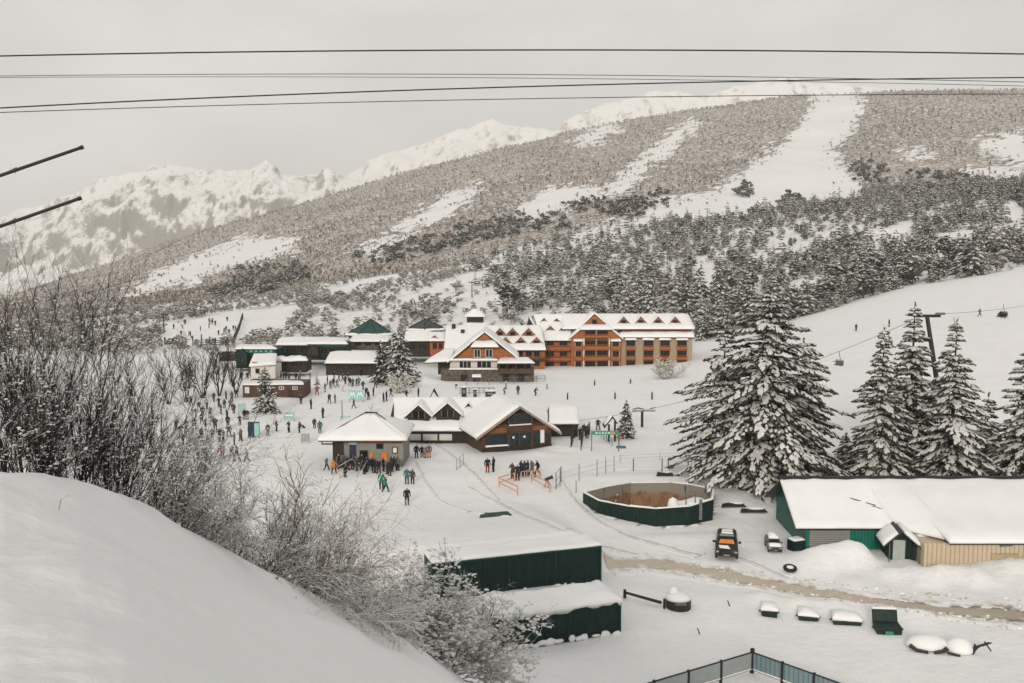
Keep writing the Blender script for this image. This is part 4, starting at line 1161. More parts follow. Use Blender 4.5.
# ---------------- turret, pavilions and houses behind
def pyramid(name, pxc, py_apex, px0, px1, py_eave, py_base, Y, label, roofm, wallm, sides=6, cat="building", snowcap=False, walls=True, seed=0, eave_over=1.12, group=None, squash=.8):
    b = Bld(name, pxc, py_base, Y, label, cat, group)
    R_ = (px1-px0)/2/F*Y; dz = R_*squash
    cy = dz
    apex = Vector((b.P(pxc,py_apex).x, cy, at(pxc,py_apex,Y+cy).z-b.o.z)); ze = b.Z(py_eave)
    xc = (px0+px1)/2; xcl = b.X(xc)
    ring = [Vector((xcl+R_*math.cos(2*math.pi*(k+.5)/sides), cy+dz*math.sin(2*math.pi*(k+.5)/sides), ze)) for k in range(sides)]
    s = 1/max(p.x-xcl for p in ring)*R_
    ring = [Vector((xcl+(p.x-xcl)*s, p.y, p.z)) for p in ring]
    mb = MB(); n = len(ring)
    mb.add([tuple(p) for p in ring]+[tuple(apex)]+[(p.x,p.y,p.z-.25) for p in ring], [(k,(k+1)%n,n) for k in range(n)]+[(k+n+1,(k+1)%n+n+1,(k+1)%n,k) for k in range(n)]+[tuple(range(2*n,n,-1))])
    r = b.part(mb, "roof", roofm)
    rim = MB()
    for k in range(n):     # hip ridges as raised seams and snow along the eaves
        rim.tube([ring[k]+Vector((0,0,.06)), apex+Vector((0,0,.06))], .10, .06, 5)
    b.part(rim, "hip_seam", DARK, r)
    es = MB()
    for k in range(n):
        p, q = ring[k], ring[(k+1)%n]
        f_ = .97 if snowcap else .13
        es.snow(p+Vector((0,0,.03)), q+Vector((0,0,.03)), q+(apex-q)*f_+Vector((0,0,.04)), p+(apex-p)*f_+Vector((0,0,.04)), .35 if snowcap else .28, 6, 4, seed=seed+k, rough=.6)
    b.part(es, "roof_snow", ROOFSNOW, r, True)
    if walls:
        mb = MB(); mb.prism_z([(xcl+(p.x-xcl)*.84, cy+(p.y-cy)*.84) for p in ring], -1.0, ze-.2); w = b.part(mb, "wall", wallm)
    return b
pyramid("pavilion", 368, 319, 342.5, 392, 336.5, 347, 262, "octagonal pavilion with a dark green pointed roof behind the shops", GREENROOF, DARKWOOD, 8, "pavilion", seed=5)
pyramid("pavilion", 424, 318.6, 404.5, 445, 331, 348, 262, "pavilion with a grey slate pointed roof left of the chalet", SLATE, DARKWOOD, 6, "pavilion", seed=15)
T = pyramid("turret", 475, 318, 462, 489, 326, 338, 268, "snow-capped two-tiered turret rising behind the hotel wing", SLATE, DARKWOOD, 4, "turret", snowcap=True, seed=25)
mb = MB(); x0 = T.X(475); cy_ = 27/2/F*268*.8
mb.box(x0-2.2, x0+2.2, cy_-2.0, cy_+2.0, T.Z(322.5), T.Z(316.6)); T.part(mb, "upper_wall", DARKWOOD)
mb = MB(); a = T.Z(317)
for p, q in (((-3,-3),(3,-3)),((3,-3),(3,3)),((3,3),(-3,3)),((-3,3),(-3,-3))):
    mb.snow((x0+p[0]*.95,cy_+p[1]*.9,a),(x0+q[0]*.95,cy_+q[1]*.9,a),(x0+q[0]*.08,cy_+q[1]*.08,a+2.0),(x0+p[0]*.08,cy_+p[1]*.08,a+2.0),.25,5,5,seed=2)
T.part(mb, "upper_roof_snow", ROOFSNOW, smooth=True)

def front_house(name, px0, px1, pyb, pye, pyr, Y, depth, wallm, label, cat="building", roofm=None, snowth=.45, windows=(), hip=0, over=1.4, group=None, seed=0, door=None, trim=None, back=True):
    """house whose ridge runs across the picture; front slope covered in snow"""
    b = Bld(name, (px0+px1)/2, pyb, Y, label, cat, group)
    b.wall(px0, px1, pyb, pye, 0, depth, wallm)
    h = depth/2
    b.snowquad([(px0-over,pye+.3,-.9),(px1+over,pye+.3,-.9),(px1+over-hip,pyr,h),(px0-over+hip,pyr,h)], snowth, under=roofm or DARKWOOD, n=12, m=7, seed=seed)
    if back:
        zr = b.P(px0,pyr,h).z; ze = b.P(px0,pye,0).z
        xl, xr = b.P(px0-over,pye,-.9).x, b.P(px1+over,pye,-.9).x; rl, rr = b.P(px0-over+hip,pyr,h).x, b.P(px1+over-hip,pyr,h).x
        mb = MB(); mb.snow((xr,depth+.9,ze),(xl,depth+.9,ze),(rl,h,zr),(rr,h,zr),snowth,8,5,seed=seed+1)
        if hip: 
            mb.snow((xl,depth+.9,ze),(xl,-.9,ze),(rl,h-.05,zr),(rl,h+.05,zr),snowth*.8,5,5,seed=seed+2); mb.snow((xr,-.9,ze),(xr,depth+.9,ze),(rr,h+.05,zr),(rr,h-.05,zr),snowth*.8,5,5,seed=seed+3)
        else:
            g = MB()
            for x0_, x1_ in ((b.X(px0), b.X(px0)+.2), (b.X(px1)-.2, b.X(px1))):
                g.add([(x0_,0,ze-.05),(x0_,depth,ze-.05),(x0_,h,zr-.15),(x1_,0,ze-.05),(x1_,depth,ze-.05),(x1_,h,zr-.15)],[(0,2,1),(3,4,5),(0,3,5,2),(1,2,5,4)])
            b.part(g, "gable_wall", wallm)
        b.part(mb, "roof_snow", ROOFSNOW, smooth=True)
    for w in windows: b.window(w[0], w[1], w[2], w[3], -.06, bars=w[4] if len(w) > 4 else 1, frame=trim)
    return b
front_house("house", 430, 445, 352, 341, 333, 246, 8, ORANGEWOOD, "small orange house with a snowy roof under the slate pavilion", "house", windows=[(433,436.5,343.5,348.5),(439,442,343.5,348.5)], seed=3).dormer(434.5, 341, 335.2, 4.6, .2, 4, seed=5)
front_house("building", 277, 341, 356, 345, 338.5, 247, 12, GREENSHEET, "long dark green shop with a flat snowy roof behind the brown cabin", hip=5, windows=[(286,296,347,352,2),(300,312,347,352,2),(318,334,347,353,3)], seed=7)
g = Bld("building", 330, 352, 238, "teal-green fronted shop with a gabled porch left of the green pavilion", "building")
g.wall(309, 346, 354, 344.5, 0, 8, GREENSHEET)
g.wall(310, 346, 346.4, 343.2, -.5, -.05, TEALSHEET, "fascia", down=0)
g.snowquad([(307,344.3,-1),(348,344.3,-1),(343,339.5,5),(316,339.5,5)], .45, under=DARKWOOD, n=10, m=6, seed=8)
for a in (321,329,337): g.window(a, a+6, 348, 353, -.06, bars=1)
mb = MB(); mb.prism_y([(g.P(a,b,-2).x, g.P(a,b,-2).z) for a, b in ((308,356),(318,356),(318,349),(312.5,345.5),(307.5,350))], -2, 1); g.part(mb, "porch", DARKWOOD)
g2 = Bld("building", 258, 362, 232, "shop with a bright teal fascia band left of the long dark green shop", "building")
g2.wall(236, 275, 364, 350.5, 0, 9, GREENSHEET)
g2.wall(240, 274.5, 353, 348.6, -.5, -.05, TEALSHEET, "fascia", down=0)
mb = MB(); 
for k in range(6):      # pale lozenges along the fascia
    x = g2.P(246+k*5,351,-.5).x; z = g2.P(246,350.8,-.5).z; mb.add([(x-.35,-.515,z),(x,-.515,z-.35),(x+.35,-.515,z),(x,-.515,z+.35)],[(0,1,2,3)])
g2.part(mb, "fascia_pattern", TEALSIGN)
g2.snowquad([(234,349.2,-1.1),(277,349.2,-1.1),(272,346,4.5),(238,346,4.5)], .4, under=DARKWOOD, n=10, m=5, seed=9)
mb = MB(); mb.prism_y([(g2.P(a,b,-2).x, g2.P(a,b,-2).z) for a, b in ((237,365),(247,365),(247,355),(242,348.5),(236.5,355))], -2, 1); g2.part(mb, "porch", GREENSHEET)
for a in (250,259,267): g2.window(a, a+5, 355, 361, -.06, bars=1)
sb = Bld("kiosk", 228, 356, 240, "small dark kiosk with an orange chimney box at the foot of the beginner slope", "kiosk")
sb.wall(219, 236, 357, 351, 0, 5, DARKWOOD); sb.snowquad([(218,351.2,-.8),(238,351.2,-.8),(236,348,3),(220,348,3)], .4, n=6, m=4, seed=6)
sb.wall(231, 233.4, 350.6, 346.4, 1.4, 1.9, plain("amber_panel",(.55,.30,.05),.6), "chimney_box", down=.2)
for a in (221,229): sb.window(a, a+4, 352.5, 355.5, -.06, bars=0)
front_house("building", 351, 386, 346, 341.5, 336.5, 250, 10, STONE, "low snow-roofed shop under the octagonal pavilion", seed=11, hip=4, windows=[(355,361,342.4,345.2),(365,371,342.4,345.2),(375,381,342.4,345.2)])
front_house("building", 326, 376, 371, 363.2, 352.5, 222, 13, DARKWOOD, "wide low building with a big hipped white roof behind the skiers", seed=13, hip=7, windows=[(336,345,365,369.5,3),(348,357,365,369.5,3),(360,369,365,369.5,3)])
lt = Bld("tent", 262, 372, 212, "white canopy tent with reddish side markings above the brown cabin", "tent")
lt.snowquad([(249,366,-1),(276,364,-1),(277,354,7),(254,354,7)], .3, under=WHITEPAINT, n=8, m=6, seed=14); lt.wall(251,275,374,366,0,6,WHITEWALL)
lt.window(256,259,369,373,-.06,bars=0); lt.wall(252,257,364.8,362,-.5,-.3,plain("faded_red",(.42,.16,.12),.7),"banner",down=0)
dk = Bld("shop", 290, 366, 220, "dark open-fronted snowy shop between the tent and the hipped roof", "shop")
dk.wall(276, 306, 368, 361, 0, 6, DARKWOOD); dk.snowquad([(274,361.6,-1.2),(308,360.6,-1.2),(306,357,4),(277,357.5,4)], .55, n=10, m=5, seed=15, rough=.5); dk.window(280,287,362.5,366,-.06); dk.window(291,303,362.5,366.5,-.06,bars=2)
cb = Bld("cabin", 272, 399, 182, "long dark brown cabin with a flat snowy top behind the slim fir", "cabin")
cb.wall(243, 303, 400, 384.6, 0, 7, BROWNWOOD, down=2)
cb.snowquad([(242.5,385,-.4),(304,384.4,-.4),(303,381,7.3),(243,381,7.3)], .3, n=14, m=5, seed=16)
cb.window(245.5,248.6,387.5,392.5,-.06,frame=WHITEPAINT,bars=0,pane=plain("pale_blind",(.55,.53,.48),.8)); cb.window(279.5,283.5,387,389,-.06,frame=WHITEPAINT,bars=1); cb.window(293,297,387,389,-.06,frame=WHITEPAINT,bars=1)
cb.wall(288,292.5,396.5,390.6,-.12,-.01,DARKWOOD,"door",down=0)

front_house("building", 405, 431, 353, 341, 331.5, 255, 10, DARKWOOD, "low snow-roofed annex under the grey slate pavilion", seed=51, hip=3, windows=[(409,415,344,349,1),(419,426,344,349,1)])
# ---------------- the kiosk with the queue
K = Bld("ski_kiosk", 368, 467, 118.8, "grey ticket kiosk with orange fascia and hipped snowy roof in the queue", "kiosk")
P = K.P
K.wall(333, 403, 468, 440, 0, 7.5, GREYWALL, down=1.2)
K.wall(338, 402.5, 443.4, 439.4, -.12, -.003, plain("orange_fascia",(.30,.13,.05),.7,.3), "fascia", down=0)
ze = K.Z(438.6); x0, x1 = K.X(317.5), K.X(407); xr0, xr1 = K.X(360), K.X(368); zr = at(365,415.5,118.8+3.7).z-K.o.z
mb = MB(); y0, y1, ym = -1.3, 8.6, 3.7
mb.box(x0+.1, x1-.1, y0+.1, y1-.1, ze-.16, ze-.02); rf = K.part(mb, "roof", DARKWOOD)
mb = MB()
mb.snow((x0,y0,ze),(x1,y0,ze),(xr1,ym,zr),(xr0,ym,zr),.38,14,8,seed=2); mb.snow((x1,y0,ze),(x1,y1,ze),(xr1,ym+.05,zr),(xr1,ym-.05,zr),.34,8,6,seed=3)
mb.snow((x0,y1,ze),(x0,y0,ze),(xr0,ym-.05,zr),(xr0,ym+.05,zr),.34,8,6,seed=4); mb.snow((x1,y1,ze),(x0,y1,ze),(xr0,ym,zr),(xr1,ym,zr),.36,8,6,seed=5)
K.part(mb, "roof_snow", ROOFSNOW, rf, True)
mb = MB(); mb.tube([(x0+1.2,y0+.9,ze+.72),(xr0,ym-.1,zr+.40)], .07, .09, 5); mb.tube([(xr0,ym-.1,zr+.42),(xr1+.6,ym-.2,zr+.38)],.12,.08,5); mb.tube([(xr1+.4,ym-.2,zr+.36),(xr1+1.7,ym-1.2,zr-.25)],.08,.05,5)
K.part(mb, "hip_seam", DARK, rf)
K.wall(349.5,356,461.8,443.6,-.10,-.004,NAVY,"door",down=0)
K.wall(348.8,356.8,444.6,442.3,-.2,-.105,TEALSIGN,"door_sign",down=0)
K.window(360.5,367,451,460,-.06,frame=DARK,bars=0); K.window(377,382.5,444.4,448,-.06,frame=DARK,bars=0)
wn = K.window(393,396.8,447.6,452.6,-.06,frame=DARK,bars=0,pane=WHITEPAINT)
mb = MB(); mb.box(K.X(321),K.X(333),-1.0,-.85,K.Z(443),K.Z(441.8)); mb.box(K.X(321.2),K.X(322),-1.0,-.85,K.Z(443),ze-.15); K.part(mb,"eave_bracket",DARK)
K.wall(333,343,467,442,-.25,-.004,DARKWOOD,"side_panel",down=.6)
for a, b in ((369.4,373.4),(382,387)): K.wall(a,b,460,453,-.2,-.05,ORANGE,"poster",down=0)

# ---------------- long low building with dormers
B = Bld("lodge_wing", 425, 441, 136, "long snow-roofed building with two dark glazed dormers beside the wooden lodge", "building")
P = B.P
B.wall(392, 470, 443, 430.6, 0, 11, WHITEWALL, down=1.2)
B.wall(391.5, 470, 434, 430.4, -.16, -.003, NAVY, "fascia", down=0)
B.wall(391.5, 470, 443, 440.6, -.12, -.003, DARKWOOD, "plinth", down=1)
for a in (403.5,421,437.5,452): B.wall(a,a+1.6,441,434,-.14,-.003,DARKWOOD,"post",down=0)
B.wall(452,470,442,434,-.18,-.003,DARKWOOD,"shutter",down=1)
B.snowquad([(388,431.4,-1.0),(474,431.4,-1.0),(500,398.6,6.5),(393.5,398.6,6.5)], .42, under=DARKWOOD, n=18, m=12, seed=5)
q = MB(); q.snow(P(500,398.6,6.5),P(393.5,398.6,6.5),P(390,431,14),P(500,431,14),.35,8,4,seed=6); B.part(q,"roof_snow",ROOFSNOW,smooth=True)
for i, (c, yt, yb, hw) in enumerate(((418.5,405.2,419.4,11),(447.6,403.2,417.8,11.6))):
    o = B.dormer(c, yb, yt, hw, .6+i*.1, 5, mat_=DARKWOOD, win=False, seed=90+i*3, snowth=.22)
    a = P(c-6, yb-1, .5+i*.1); b = P(c+6, yb-8, .5+i*.1)
    f = MB(); f.box(a.x, b.x, .5+i*.1, .58+i*.1, a.z, b.z); pn = B.part(f, "window", GLASS, o)
    f = MB(); 
    for s in (0,.5,1): x = a.x+(b.x-a.x)*s; f.box(x-.06,x+.06,.44+i*.1,.497+i*.1,a.z,b.z)
    B.part(f, "window_bar", plain("grey_wood",(.13,.11,.09),.8), pn)
o = B.dormer(468.5, 411.6, 403, 5, 4.0, 4, mat_=DARKWOOD, win=False, seed=97, snowth=.2)
mb = MB(); mb.add([tuple(P(*p)) for p in ((389.6,421,-.6),(398.2,430.5,-1.05),(394,400,5.8),(390.4,421,-.4),(399,430.5,-.85),(394.8,400,6.0))],[(0,1,2),(3,5,4),(0,2,5,3),(1,4,5,2),(0,3,4,1)]); B.part(mb,"gable_end",DARKWOOD)
q = MB(); q.snow(P(390,425.5,-.9),P(397.4,431,-1.3),P(396.6,424,-.4),P(391.2,420.5,-.3),.14,5,4,seed=3); B.part(q,"gable_snow",ROOFSNOW,smooth=True)

# ---------------- wooden lodge, turned a little
p0 = ground(482, 452.5); LZ = p0.z
Lr = empty("wooden_lodge", p0, R(19), "brown wooden lodge with a glazed gable front facing the orange barriers", "lodge")
def lp(mb, name, m_, parent=None, smooth=False): return mb.build(name, m_, parent or Lr, smooth)
Wd, AX, EZ, AZ, DP = 9.8, 5.0, 2.75, 6.0, 9.0
mb = MB(); mb.prism_y([(0,-1.2),(Wd,-1.2),(Wd,EZ),(AX,AZ-.15),(0,EZ)], 0, DP); lp(mb, "wall", BROWNWOOD)
OB=plain("orange_brown_board",(.20,.075,.03),.7,.3); lp(MB().prism_y([(.35,2.45),(3.5,2.45),(3.5,3.5),(1.9,3.5),(.35,2.95)],-.05,-.004),"orange_board",OB); lp(MB().box(7.1,9.2,-.05,-.004,2.5,3.1),"orange_board",OB)
def lwin(x0,x1,z0,z1,bars,nm="window",fm=None):
    mb = MB(); t=.08
    mb.box(x0-t,x0,-.12,-.004,z0,z1); mb.box(x1,x1+t,-.12,-.004,z0,z1); mb.box(x0-t,x1+t,-.12,-.004,z1,z1+t); mb.box(x0-t,x1+t,-.14,-.004,z0-t,z0)
    for k in range(bars): x=x0+(x1-x0)*(k+1)/(bars+1); mb.box(x-.03,x+.03,-.10,-.004,z0,z1)
    o=lp(mb,nm,fm or BROWNWOOD); lp(MB().box(x0,x1,-.05,-.006,z0,z1),"pane",plain("teal_tinted_glass",(.015,.030,.034),.12,.4,.8),o); return o
lwin(.55,3.5,.95,2.35,0); lwin(3.85,5.15,.55,2.35,1); lwin(5.3,8.0,.7,2.35,2); lwin(3.75,6.85,3.75,4.75,3)
mb = MB(); mb.prism_y([(1.95,3.6),(3.55,3.6),(3.55,4.72)],-.045,-.006); mb.prism_y([(7.0,3.6),(8.2,3.6),(7.0,4.6)],-.045,-.006); mb.prism_y([(3.7,4.92),(6.7,4.92),(5.0,5.6)],-.045,-.006); lp(mb,"gable_pane",GLASS)
mb = MB()
for x in (3.66,6.95): mb.box(x-.1,x+.1,-.22,-.006,.2,4.95)
mb.box(.3,9.4,-.2,-.008,3.2,3.38); mb.box(3.2,7.2,-.21,-.008,4.86,4.96); lp(mb,"beam",BROWNWOOD)
lp(MB().box(8.2,8.75,-.10,-.004,.75,2.5),"door",WHITEPAINT); lp(MB().box(9.0,9.55,-.10,-.004,.5,1.9),"shutter",DARKWOOD); lp(MB().box(-.03,Wd+.03,-.09,-.004,-1,.5),"plinth",DARKWOOD)
mb = MB(); mb.snow((.4,-.5,.78),(3.6,-.5,.78),(3.6,-.02,.80),(.4,-.02,.80),.14,8,3,seed=2); mb.snow((3.7,-.34,3.40),(6.9,-.34,3.40),(6.9,-.02,3.40),(3.7,-.02,3.40),.14,8,3,seed=3); lp(mb,"ledge_snow",ROOFSNOW,None,True)
mb = MB()
for x in (4.35,5.9): mb.tube([(x,-.125,1.75),(x,-.105,1.75)],.17,.17,8)
lp(mb,"round_sticker",WHITEPAINT)
def lroof(x0,z0,x1,z1,sd):
    mb=MB(); y0,y1=-1.0,DP+.6
    a=[(x0,y0,z0),(x1,y0,z1),(x1,y1,z1),(x0,y1,z0)]
    mb.slab(*a,.16); r=lp(mb,"roof",DARKWOOD); q=MB(); q.snow(*[(p[0],p[1]+(.18 if p[1]<0 else 0),p[2]+.03) for p in a],.36,8,14,seed=sd); lp(q,"roof_snow",ROOFSNOW,r,True)
    e=MB(); nrm=.2
    e.slab((x0,y0-.04,z0-.22),(x1,y0-.04,z1-.22),(x1,y0-.04,z1+.10),(x0,y0-.04,z0+.10),.05); lp(e,"barge_board",plain("pale_board",(.28,.22,.17),.8),r)
sl = (AZ-EZ)/AX
lroof(-1.1,EZ-1.1*sl,AX,AZ,1)
sr = (AZ-EZ)/(Wd-AX); lroof(AX,AZ,Wd+1.1,EZ-1.1*sr,2)
front_house("shed", 550, 578, 434, 424, 407, 141, 9, DARKWOOD, "small snow-covered shed peeking out behind the right side of the wooden lodge", "shed", seed=44, over=1)
sp_ = Bld("hut_roof", 612, 440, 137, "small dark A-frame shelter left of the little snowy fir", "shelter")
mb = MB(); P=sp_.P; pk=P(612.5,417,0); l_=P(604,428,0); r_=P(618,424,0)
for a,b in ((l_,pk),(pk,r_)): mb.slab(a,b,b+Vector((0,3,0)),a+Vector((0,3,0)),.12)
sp_.part(mb,"roof",DARKWOOD)
mb=MB(); mb.box(P(608,430,.3).x,P(610,430,.3).x,.3,.5,-2,P(608,424.5,.3).z); mb.box(P(614,430,.3).x,P(616,430,.3).x,.3,.5,-2,P(614,421.5,.3).z); sp_.part(mb,"post",DARKWOOD)
q=MB(); q.snow(l_+Vector((.2,.4,.05)),pk+Vector((0,.4,.05)),pk+Vector((0,2.8,.05)),l_+Vector((.2,2.8,.05)),.25,5,4); sp_.part(q,"roof_snow",ROOFSNOW,smooth=True)
sp2 = Bld("hut_roof", 434, 398, 172, "tiny black A-frame shelter on the snow above the long dormered building", "shelter")
P=sp2.P; mb=MB(); a,b,c=P(429,398.5,0),P(433.5,390,0),P(439,398,0); mb.slab(a,b,b+Vector((0,2,0)),a+Vector((0,2,0)),.15); mb.slab(b,c,c+Vector((0,2,0)),b+Vector((0,2,0)),.15); sp2.part(mb,"roof",DARKWOOD); q=MB(); q.snow(b+Vector((.3,.5,0)),c+Vector((0,.5,.05)),c+Vector((0,2,.05)),b+Vector((.3,2,0)),.2,4,4); sp2.part(q,"roof_snow",ROOFSNOW,smooth=True)

# ---------------- the green shed and its tan extension
def world_part(root, mb, name, m_, parent=None, smooth=False):
    o = mb.build(name, m_, parent or root, smooth)
    return o
sy0 = 86.4; sy1 = sy0+10
sx0, sx1 = at(806,535,sy0).x, at(902,535,sy0).x
Sh = empty("green_shed", (sx0, sy0, -28), 0, "long green metal shed with a deep snow roof and a grey roller door", "shed")
def s_(mb, nm, m_, parent=None, smooth=False): return mb.build(nm, m_, parent or Sh, smooth)
LX = sx1-sx0; ez = 28+at(850,523.5,sy0).z; rz_ = 28+at(900,480.5,sy0+5).z
mb = MB(); mb.box(0,LX,0,.15,-1,ez); s_(mb,"front_wall",TEALSHEET)
mb = MB(); mb.add([(0,0,-1),(0,10,-1),(0,10,ez),(0,5,rz_-.1),(0,0,ez),(.15,0.15,-1),(.15,10,-1),(.15,10,ez),(.15,5,rz_-.1),(.15,.15,ez)],[(4,3,2,1,0),(5,6,7,8,9)]); s_(mb,"end_wall",TEALSHEET)
mb = MB(); mb.box(.3,3.9,-.06,-.004,.3,ez-.18); s_(mb,"roller_door",striped("grey_roller_door",(.23,.23,.21),(.15,.15,.14),5,2,.6,.25,.1))
mb = MB(); mb.box(-.02,.22,-.1,.1,-1,ez-.05); s_(mb,"corner_post",TEALSHEET)
def sroof(x0,x1,y0,z0,y1,z1,th,sd,nm="roof_snow",n=16,m=12):
    a=[(x0,y0,z0),(x1,y0,z0),(x1,y1,z1),(x0,y1,z1)]
    mb=MB(); mb.slab(*a,.14); r=s_(mb,"roof",DARK); q=MB(); q.snow(*[(p[0],p[1],p[2]+.03) for p in a],th,n,m,seed=sd,rough=.35); s_(q,nm,ROOFSNOW,r,True); return r
k = (rz_-ez)/5
sroof(-1.1, LX+.6, -.6, ez-.6*k, 5, rz_, .36, 3)
mb = MB(); mb.slab((30,10.6,ez-.6*k),(-1.1,10.6,ez-.6*k),(-1.1,5.02,rz_),(30,5.02,rz_),.14); s_(mb,"roof",DARK)
mb = MB(); mb.box(-1.15,30,4.9,5.25,rz_+.02,rz_+.40); s_(mb,"ridge_cap",DARK)
TY = 81.7; tez = 28+at(975,541,TY).z
mb = MB(); mb.snow((LX+1.9,TY-sy0-.6,tez-.02),(30,TY-sy0-.6,tez-.02),(30,5,rz_),(LX+.3,5,rz_),.42,20,14,seed=8,rough=.3); s_(mb,"roof_snow",ROOFSNOW,None,True)
mb = MB(); mb.snow((LX-.9,-.75,ez-.25),(LX+2.6,TY-sy0-.55,tez),(LX+2.2,5,rz_+.02),(LX-2.2,5,rz_+.02),.47,12,12,seed=18,rough=.3); s_(mb,"valley_snow",ROOFSNOW,None,True)
mb = MB(); mb.slab((LX+2.0,TY-sy0-.5,tez-.07),(30,TY-sy0-.5,tez-.07),(30,5,rz_-.05),(LX+.3,5,rz_-.05),.12); s_(mb,"roof",DARK)
mb = MB()       # dark tubes added on the roof snow for cracks where it slid
for a, b in (((4.6,2.4),(7.6,1.2)),((6.4,1.5),(8.6,.3))):
    pts=[]
    for i in range(6):
        t=i/5; y=a[1]+(b[1]-a[1])*t; pts.append((a[0]+(b[0]-a[0])*t+.1*math.sin(i*2.4),y+.12*math.sin(i*3.7),ez+k*y+.40))
    mb.tube(pts,.05,.03,5)
s_(mb,"snow_crack",DARK)
Tn = empty("tan_shed", (sx1+2.2, TY, -28), 0, "tan corrugated metal extension with a square door joined to the green shed", "shed")
x_ = at(924,555,TY).x-(sx1+2.2)
mb = MB(); mb.box(x_,24,0,8,-1,tez-.2); mb.build("wall",TANSHEET,Tn)
dx0 = at(991,560,TY).x-(sx1+2.2); dx1 = at(1018,560,TY).x-(sx1+2.2)
zt = 28+at(1000,553.5,TY).z; mb = MB(); mb.box(dx0,dx1,-.09,-.004,-.6,zt); d_ = mb.build("door",plain("tan_door",(.43,.33,.21),.6,.08,2),Tn)
mb = MB(); 
for z in (zt*.5,zt*.98): mb.box(dx0+.05,dx1-.05,-.12,-.092,z-.05,z+.02)
mb.box((dx0+dx1)/2-.02,(dx0+dx1)/2+.02,-.12,-.092,-.5,zt-.06); mb.build("door_bar",plain("tan_bar",(.36,.27,.17),.6,.1,2),d_)
mb = MB(); mb.tube([(dx0+.6,-.25,tez-.28),(dx0+1.6,-.3,tez-.26)],.13,.09,6); mb.tube([(x_+3,-.2,tez-.2),(x_+5,-.22,tez-.22)],.06,.04,5); mb.build("gutter",STEEL,Tn)
# little porch hut
hx = at(899,560,83.2).x; Hh = empty("porch_hut", (hx,83.2,-28), R(-8), "small dark green porch hut with snow-topped gable in front of the green shed", "hut")
mb = MB(); mb.prism_y([(-.9,-.8),(1.35,-.8),(1.35,1.55),(0,2.75),(-.9,1.9)],0,2.6); mb.build("wall",GREENSHEET,Hh)
mb = MB(); mb.box(-.55,.45,-.07,-.004,-.3,1.95); mb.build("door",plain("pale_grey_door",(.36,.38,.36),.6,.1),Hh)
mb = MB(); mb.slab((-1.5,-.7,1.45),(0,-.7,2.85),(0,2.6,2.85),(-1.5,2.6,1.45),.08); mb.slab((0,-.7,2.85),(2.1,-.7,1.1),(2.1,2.6,1.1),(0,2.6,2.85),.08); rr=mb.build("roof",DARK,Hh)
mb = MB(); mb.snow((-1.45,-.5,1.5),(-.25,-.5,2.65),(-.25,2.4,2.65),(-1.45,2.4,1.5),.24,6,6,seed=1,rough=.5); mb.snow((.25,-.5,2.70),(2.0,-.5,1.2),(2.0,2.4,1.2),(.25,2.4,2.70),.26,6,6,seed=2,rough=.5); mb.build("roof_snow",ROOFSNOW,rr,True)
mb = MB()
for x in (-.95,1.5): mb.tube([(x,-.6,-.8),(x,-.6,1.7)],.05,.05,6)
mb.build("post",STEEL,Hh)
# gap filler between shed and tan wall: a small lean-to
ln = empty("lean_to", (sx1+.2,84.0,-28), 0, "small snow-buried lean-to in the gap between green shed and tan wall", "shed")
mb = MB(); mb.box(.2,1.9,0,2.5,-.5,1.7); mb.build("wall",GREYWALL,ln); mb = MB(); mb.snow((0,-.6,1.75),(2.4,-.6,1.75),(2.4,2.6,2.1),(0,2.6,2.1),.4,6,6,seed=4); mb.build("roof_snow",ROOFSNOW,ln,True)

# ---------------- two green containers below the bank
def container(px, py, pyt, pxl, pyl, depth, label, seed, lip, th):
    g = ground(px, py, 55, 120); g2 = ground(pxl, pyl, 55, 120)
    yaw = math.atan2(g.y-g2.y, g.x-g2.x); L = math.hypot(g.x-g2.x, g.y-g2.y)
    h = at(px, pyt, g.y).z-g.z
    r = empty("container", g, yaw, label, "container", "dark green containers below the snow bank")
    mb = MB(); mb.box(-L-.6,0,0,depth,-1.5,h); b = mb.build("body",GREENSHEET,r)
    mb = MB(); mb.box(-L-.63,.03,-.06,-.004,h-.12,h+.01); mb.box(-.08,.05,-.07,.1,-1.5,h+.012); 
    for i in range(int(L//4)): mb.box(-3.9*(i+1)-.05,-3.9*(i+1)+.05,-.045,-.004,-1.5,h-.12)
    mb.build("frame",plain("green_frame",(.008,.036,.030),.5),r)
    mb = MB(); mb.snow((-L-.6,-lip,h+.02),(.1,-lip,h+.02),(.1,depth+.2,h+.02),(-L-.6,depth+.2,h+.02),th,30,10,seed=seed,rough=.25,over=1.2); mb.build("roof_snow",ROOFSNOW,b,True)
    mb = MB(); rnd = random.Random(seed)      # rag of snow clinging along the foot and frost streaks
    for i in range(26):
        x=-rnd.random()*L; w=rnd.uniform(.15,.5); mb.blob((x,-.12,rnd.uniform(-.02,.12)),w,.16,rnd.uniform(.08,.3),seg=7,rings=4,rnd=rnd)
    mb.build("drifted_snow",ROOFSNOW,b,True)
    return r, L, h
container(600.5,582,546,440,602,2.6,"upper dark green container, the longer one, with snow level with the piste",3,-.05,.25)
container(620,632,601,505,651,2.9,"lower dark green container half buried, with a thick snow lid",5,.12,.55)

